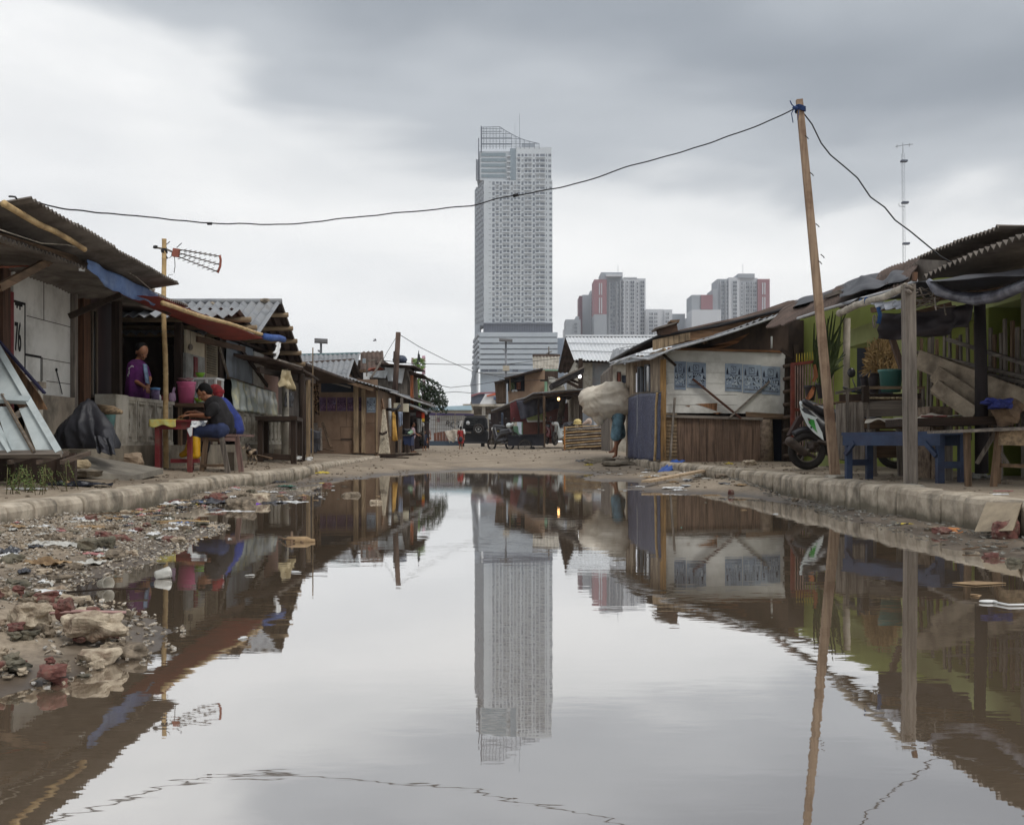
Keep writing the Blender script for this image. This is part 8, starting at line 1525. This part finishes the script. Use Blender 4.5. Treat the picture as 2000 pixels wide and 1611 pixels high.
YB = mat('yellow_rubber', (222, 172, 34), (196, 146, 26), 5, bump=.05, rough=.35, spec=.5)
for s_, kn, ft, tip in ((-.12, (382, 854), (384, 886), (372, 892)), (.1, (378, 852), (367, 880), (356, 888))): s = MB().cap(c(kn[0], kn[1], s_), c(ft[0], ft[1], s_), .068, .05).cap(c(ft[0], ft[1]+3, s_), c(tip[0], tip[1], s_), .052, .042); T.part('boot', remesh(s, .01, 2), YB)
# --- man in blue behind him
Y = 13.75; T = Thing('person', 'seated man in blue shirt and red headscarf behind the man in black', 'person', W(448, 848, Y)); hc = c(417, 768); f = V((-.8, .1, -.6))
b = MB(); head(b, hc, f, up, .97); b.cap(hc-up*.06+V((.02, 0, 0)), c(430, 788), .05, .06).cap(c(434, 796), c(450, 838), .13, .14)
for s_ in (-.18, .18): b.cap(c(433, 798, s_), c(418, 812, s_*1.1), .046, .038).cap(c(418, 812, s_*1.1), c(392, 812, s_*.7), .036, .026); hand(b, c(392, 812, s_*.7), V((-1, 0, 0)), V((0, 0, -1)), .17, .8, 1 if s_ < 0 else -1); b.cap(c(448, 842, s_*.6), c(404, 842, s_*.6), .07, .055).cap(c(404, 842, s_*.6), c(400, 884, s_*.6), .048, .036).cap(c(400, 886, s_*.6), c(392, 888, s_*.6), .034, .028)
T.part('body', remesh(b, .008, 2), SKIN); eyes(T, hc, f, up, .97)
s = MB(); s.cap(c(432, 795), c(450, 826), .14, .165).cap(c(450, 826), c(456, 838), .165, .15).cap(c(433, 798, -.16), c(433, 798, .16), .08)
for s_ in (-.2, .2): s.cap(c(433, 798, s_), c(420, 812, s_*1.1), .072, .06)
T.part('shirt', wrinkle(remesh(s, .012, 3)), cloth('royal_blue_shirt', (52, 66, 138))); s = MB()
for s_ in (-.1, .1): s.cap(c(450, 842, s_), c(404, 844, s_), .09, .075).cap(c(404, 844, s_), c(400, 880, s_), .07, .055)
T.part('trousers', wrinkle(remesh(s, .012, 2)), cloth('black_trousers', (34, 34, 40))); s = MB().ell(hc+V((.02, 0, .035)), (.1, .1, .085)).ell(hc+V((.1, 0, .015)), (.05, .05, .04)).ell(hc+V((.06, 0, -.03)), (.07, .07, .05)); T.part('headscarf', wrinkle(remesh(s, .01, 1), .014, 16), cloth('red_scarf', (150, 44, 50)))
# --- woman at the counter
Y = 14.15; T = Thing('person', 'woman in a purple dress with a blue shoulder towel, preparing food', 'person', W(272, 900, Y)); f = V((.62, -.55, -.5)); up = V((.3, -.2, .93)); hc = c(277, 687)
X0 = c(268, 0).x; b = MB(); sd, HM = head(b, hc, f, up, 1.02); b.cap(hc-up*.06, c(269, 709), .045, .055).cap(c(267, 722), c(268, 768), .13, .14)
b.cap(c(258, 719, .02), c(282, 719, .02), .055); b.cap(c(259, 719, -.05), c(262, 743, -.1), .045, .036).cap(c(262, 743, -.1), c(283, 756, -.22), .035, .024); hand(b, c(283, 756, -.22), V((1, -.1, -.2)), V((0, 0, -1)), .16, .9, 1)
b.cap(c(283, 719, .1), c(292, 740, .0), .042, .035).cap(c(292, 740, .0), c(288, 757, -.18), .034, .024); hand(b, c(288, 756, -.18), V((.4, -.8, -.3)), V((0, 0, -1)), .16, .9, -1)
for k in (-.08, .08): b.cap(V((X0+k, Y, .95)), V((X0+k, Y, .62)), .075, .055).cap(V((X0+k, Y, .62)), V((X0+k, Y, .3)), .05, .035).cap(V((X0+k, Y, .28)), V((X0+k+.04, Y-.12, .27)), .032, .025)
T.part('body', remesh(b, .008, 2), SKIN); eyes(T, hc, f, up, 1.02); fn_ = f.normalized()
h = MB(); h.ell(hc+up*.035-fn_*.025, (.088, .092, .088), 16, 12, HM).ell(hc-fn_*.07-up*.0, (.06, .06, .065), 12, 9, HM).ell(hc-fn_*.13+up*.02, (.045, .045, .045), 10, 8, HM); T.part('hair', remesh(h, .008, 1), HAIR)
s = MB(); s.cap(c(268, 722), c(268, 760), .15, .165).cap(c(268, 760), V((X0, Y, .7)), .165, .2).cap(c(258, 720, .02), c(281, 720, .02), .072)
s.cap(c(259, 720, -.04), c(261, 738, -.09), .07, .06).cap(c(281, 720, .08), c(288, 735, .02), .065, .055); T.part('dress', wrinkle(remesh(s, .012, 3)), cloth('purple_dress', (98, 38, 104)))
sw = MB(); rr = random.Random(3)
for k in range(10): p = c(253+rr.uniform(0, 9), 716+rr.uniform(0, 20), -.125); sw.tube([p+V((.022*math.cos(t), -.012, .022*math.sin(t))) for t in [i*.8 for i in range(6)]], .004, 5)
T.part('print', sw, WHT); T.part('towel', fold_cloth(c(279, 711, -.1), c(287, 712, -.1), c(293, 751, -.2), c(284, 748, -.2), 8, 16, .012, 1, 3), cloth('pale_blue_towel', (134, 156, 186)))
# --- man carrying the sack
Y = 24.0; zf = W(0, 893, Y).z; T = Thing('person', 'barefoot man in pale blue shorts hidden under the huge sack he carries', 'person', W(1205, 893, Y))
b = MB(); b.cap(c(1208, 822), c(1208, 790, -.05), .15, .17).cap(c(1208, 785), c(1206, 772), .06, .06); head(b, c(1205, 763), V((-1, -.2, -.3)), V((0, 0, 1)))
for s_, kn, an, toe in ((-.1, (1204, 856), (1203, 887), (1197, 893)), (.1, (1214, 852), (1198, 879), (1190, 883))): b.cap(c(1208, 825, s_), c(kn[0], kn[1], s_), .085, .06).cap(c(kn[0], kn[1], s_), c(an[0], an[1], s_), .058, .038).cap(c(an[0], an[1]+2, s_), c(toe[0], toe[1], s_), .036, .024)
for s_ in (-.22, .22): b.cap(c(1207, 787, s_), c(1218, 772, s_), .05, .04).cap(c(1218, 772, s_), c(1200, 760, s_*.7), .038, .028); hand(b, c(1200, 760, s_*.7), V((-1, 0, .3)), V((0, 0, 1)), .17, .7)
T.part('body', remesh(b, .014, 2), SKIN); s = MB()
for s_, kn in ((-.1, (1203, 852)), (.1, (1212, 848))): s.cap(c(1207, 820, s_), c(kn[0], kn[1], s_), .13, .13)
s.cap(c(1207, 814, -.08), c(1207, 814, .08), .15); T.part('shorts', wrinkle(remesh(s, .02, 3)), cloth('pale_blue_shorts', (118, 152, 168))); s = MB().cap(c(1208, 818), c(1208, 790, -.05), .17, .19); T.part('shirt', remesh(s, .02, 2), cloth('drab_shirt', (96, 88, 84)))
s = MB(); s.cap(c(1150, 778), c(1205, 768), .26, .3).cap(c(1158, 795), c(1212, 785), .25, .36).cap(c(1190, 800), c(1165, 812), .22, .12).cap(c(1205, 765), c(1217, 790), .22, .22).cap(c(1148, 775), c(1143, 772), .14, .08).cap(c(1165, 815), c(1172, 824), .12, .1)
k_ = remesh(s, .03, 6, .6); cc = c(1185, 795)
P0 = c(1146, 768)
for i, p in enumerate(k_.v):
    d = (p-cc); r0 = math.hypot(p.x-P0.x, p.z-P0.z); a0 = math.atan2(p.z-P0.z, p.x-P0.x); rg = 1-abs(math.sin(a0*7+2*nz(r0*1.5, a0*2, 3)))
    k_.v[i] = p+d.normalized()*(.045*rg**3*smooth(.05, .3, r0)*(1-smooth(.7, 1.1, r0))+.016*nz(p.x*3, p.y*3, p.z*3)-.012*abs(nz(p.x*9+p.z*5, p.y*6, p.z*4)))
one('sack', k_, mat('linen_sack', (216, 208, 194), (190, 180, 164), 3, bump=.3, rough=.9, dirt=(138, 112, 96), dsc=2.2, damt=.6), 'huge bulging pale sack carried on the back of the barefoot man', 'sack')
# --- standing small figures
def stander(label, x, yt, yb, Yp, fang, top, bot, shoes=None, hair=True, long_=False, arm=0):
    X = (x-HX)*Yp/F; z0 = ground(X, Yp); h = (yb-yt)*Yp/F; q = h/1.6; T = Thing('person', label, 'person', (X, Yp, z0)); M = Matrix.Rotation(fang, 3, 'Z'); P = lambda a, b_, c_: V((X, Yp, z0))+(M @ V((a, b_, c_)))*q
    f = M @ V((0, -1, 0)); b = MB(); head(b, P(0, -.02, 1.49), f, V((0, 0, 1)), q*1.12); b.cap(P(0, 0, 1.4), P(0, 0, 1.3), .045*q, .05*q).cap(P(0, 0, 1.2), P(0, 0, .85), .12*q, .12*q).cap(P(-.15, 0, 1.27), P(.15, 0, 1.27), .05*q)
    for k in (-1, 1):
        b.cap(P(.17*k, 0, 1.27), P(.23*k, -.02-.08*arm, 1.0), .043*q, .035*q).cap(P(.23*k, -.02-.08*arm, 1.0), P(.22*k, -.1-.2*arm, .8+.16*arm), .033*q, .024*q); hand(b, P(.22*k, -.1-.2*arm, .8+.16*arm), V((0, 0, -1))+f*arm, f, .17*q, .4, k)
        b.cap(P(.08*k, 0, .85), P(.09*k, -.03*k, .46), .075*q, .055*q).cap(P(.09*k, -.03*k, .46), P(.09*k, .02-.05*k, .07), .05*q, .033*q).cap(P(.09*k, .02-.05*k, .05), P(.1*k, -.12-.05*k, .03), .032*q, .026*q)
    T.part('body', remesh(b, .013*max(q, .7), 1), SKIN); s = MB().cap(P(0, 0, 1.2), P(0, 0, .85), .14*q, .15*q).cap(P(-.15, 0, 1.26), P(.15, 0, 1.26), .065*q)
    for k in (-1, 1): s.cap(P(.17*k, 0, 1.27), P(.21*k, -.02, 1.08), .065*q, .058*q)
    T.part('shirt', remesh(s, .02*q, 2), top); s = MB()
    for k in (-1, 1): s.cap(P(.08*k, 0, .82), P(.1*k, -.02*k, .5 if not long_ else .12), .11*q, (.11 if not long_ else .055)*q)
    s.cap(P(-.05, 0, .84), P(.05, 0, .84), .12*q); T.part('shorts' if not long_ else 'trousers', remesh(s, .02*q, 2), bot); hm = MB().ell(P(0, .01, 1.525), (.088*q*1.1, .1*q*1.1, .09*q*1.1)).ell(P(0, .05, 1.47), (.08*q, .07*q, .08*q)); T.part('hair', remesh(hm, .015*q, 1), HAIR); return T
t = stander('child in red vest and red shorts standing with its back turned', 900, 838, 883, 44, 3.0, cloth('red_vest', (176, 56, 54)), cloth('red_shorts', (170, 50, 52)))
t.part('black_panel', MB().ell(t.org+V((0, -.12, .44)), (.09, .06, .13), 12, 9), BLKT); t.part('white_sleeve', MB().cap(t.org+V((.13, -.01, .83)), t.org+V((.16, -.03, .7)), .05, .045), WHT)
stander('small dark haired child in a navy outfit near the far left shop', 829, 845, 884, 40, .4, cloth('navy_top', (56, 62, 84)), cloth('navy_shorts', (48, 50, 70))); stander('person in a pale pink shirt standing behind the blue pushcart', 806, 826, 885, 36, 1.4, cloth('pale_pink_shirt', (214, 188, 196)), cloth('grey_shorts', (92, 82, 84)), long_=True, arm=1); stander('person in faded clothes just behind the small navy dressed child', 834, 829, 876, 44, .2, cloth('faded_top', (176, 150, 146)), cloth('faded_trousers', (124, 96, 92)), long_=True)
# --- dog
Y = 16.4; T = Thing('dog', 'small thin tan and black dog standing on the walkway by the bench', 'dog', W(491, 912, Y)); X0 = W(491, 0, Y).x; z0 = ground(X0, Y); o = V((X0, Y, z0)); P = lambda a, b_, c_: o+V((a, b_, c_))
b = MB(); b.cap(P(.06, -.05, .21), P(.0, .05, .20), .048, .05).cap(P(0, .05, .20), P(-.07, .14, .205), .05, .06).cap(P(-.07, .15, .22), P(-.10, .2, .27), .04, .032).ell(P(-.115, .2, .285), (.042, .045, .036)).cap(P(-.13, .18, .28), P(-.18, .15, .262), .024, .014)
for a, bb in ((-.085, .12), (-.03, .17)): b.cap(P(a, bb, .18), P(a+.008, bb, .1), .022, .014).cap(P(a+.008, bb, .1), P(a, bb, .02), .013, .011).cap(P(a, bb, .014), P(a-.02, bb-.01, .012), .012, .01)
for a, bb in ((.085, -.03), (.03, -.08)): b.cap(P(a-.02, bb, .19), P(a-.03, bb+.02, .12), .036, .02).cap(P(a-.03, bb+.02, .12), P(a+.012, bb-.01, .075), .017, .012).cap(P(a+.012, bb-.01, .075), P(a, bb, .015), .011, .011).cap(P(a, bb, .013), P(a-.022, bb, .012), .012, .01)
b.cap(P(-.10, .225, .31), P(-.098, .235, .345), .014, .005, 6).cap(P(-.135, .22, .31), P(-.145, .232, .34), .014, .005, 6)
b.tube([P(.07, -.07, .22), P(.11, -.11, .2), P(.12, -.13, .15)], [.013, .01, .006], 7); T.part('body', remesh(b, .006, 2), mat('dog_coat', (176, 156, 132), (52, 44, 42), 6, bump=.2, lo=.46, hi=.56)); T.part('ear', MB().cap(P(-.095, .225, .31), P(-.09, .24, .33), .017, .007, 6), HAIR); T.part('ear', MB().cap(P(-.14, .22, .31), P(-.15, .23, .325), .017, .007, 6), HAIR); T.part('nose', MB().ell(P(-.193, .145, .262), (.008, .008, .007)), HAIR)
# ---------- air
hm = bpy.data.materials.new('haze_air'); hm.use_nodes = True; n = hm.node_tree.nodes; l = hm.node_tree.links; n.clear()
out = n.new('ShaderNodeOutputMaterial'); pv = n.new('ShaderNodeVolumePrincipled'); l.new(pv.outputs[0], out.inputs['Volume'])
pv.inputs['Density'].default_value = .0003; pv.inputs['Color'].default_value = (.93, .95, 1, 1)
one('haze', MB().box(-330, 420, -12, 800, -1.5, 206), hm, kind='stuff')
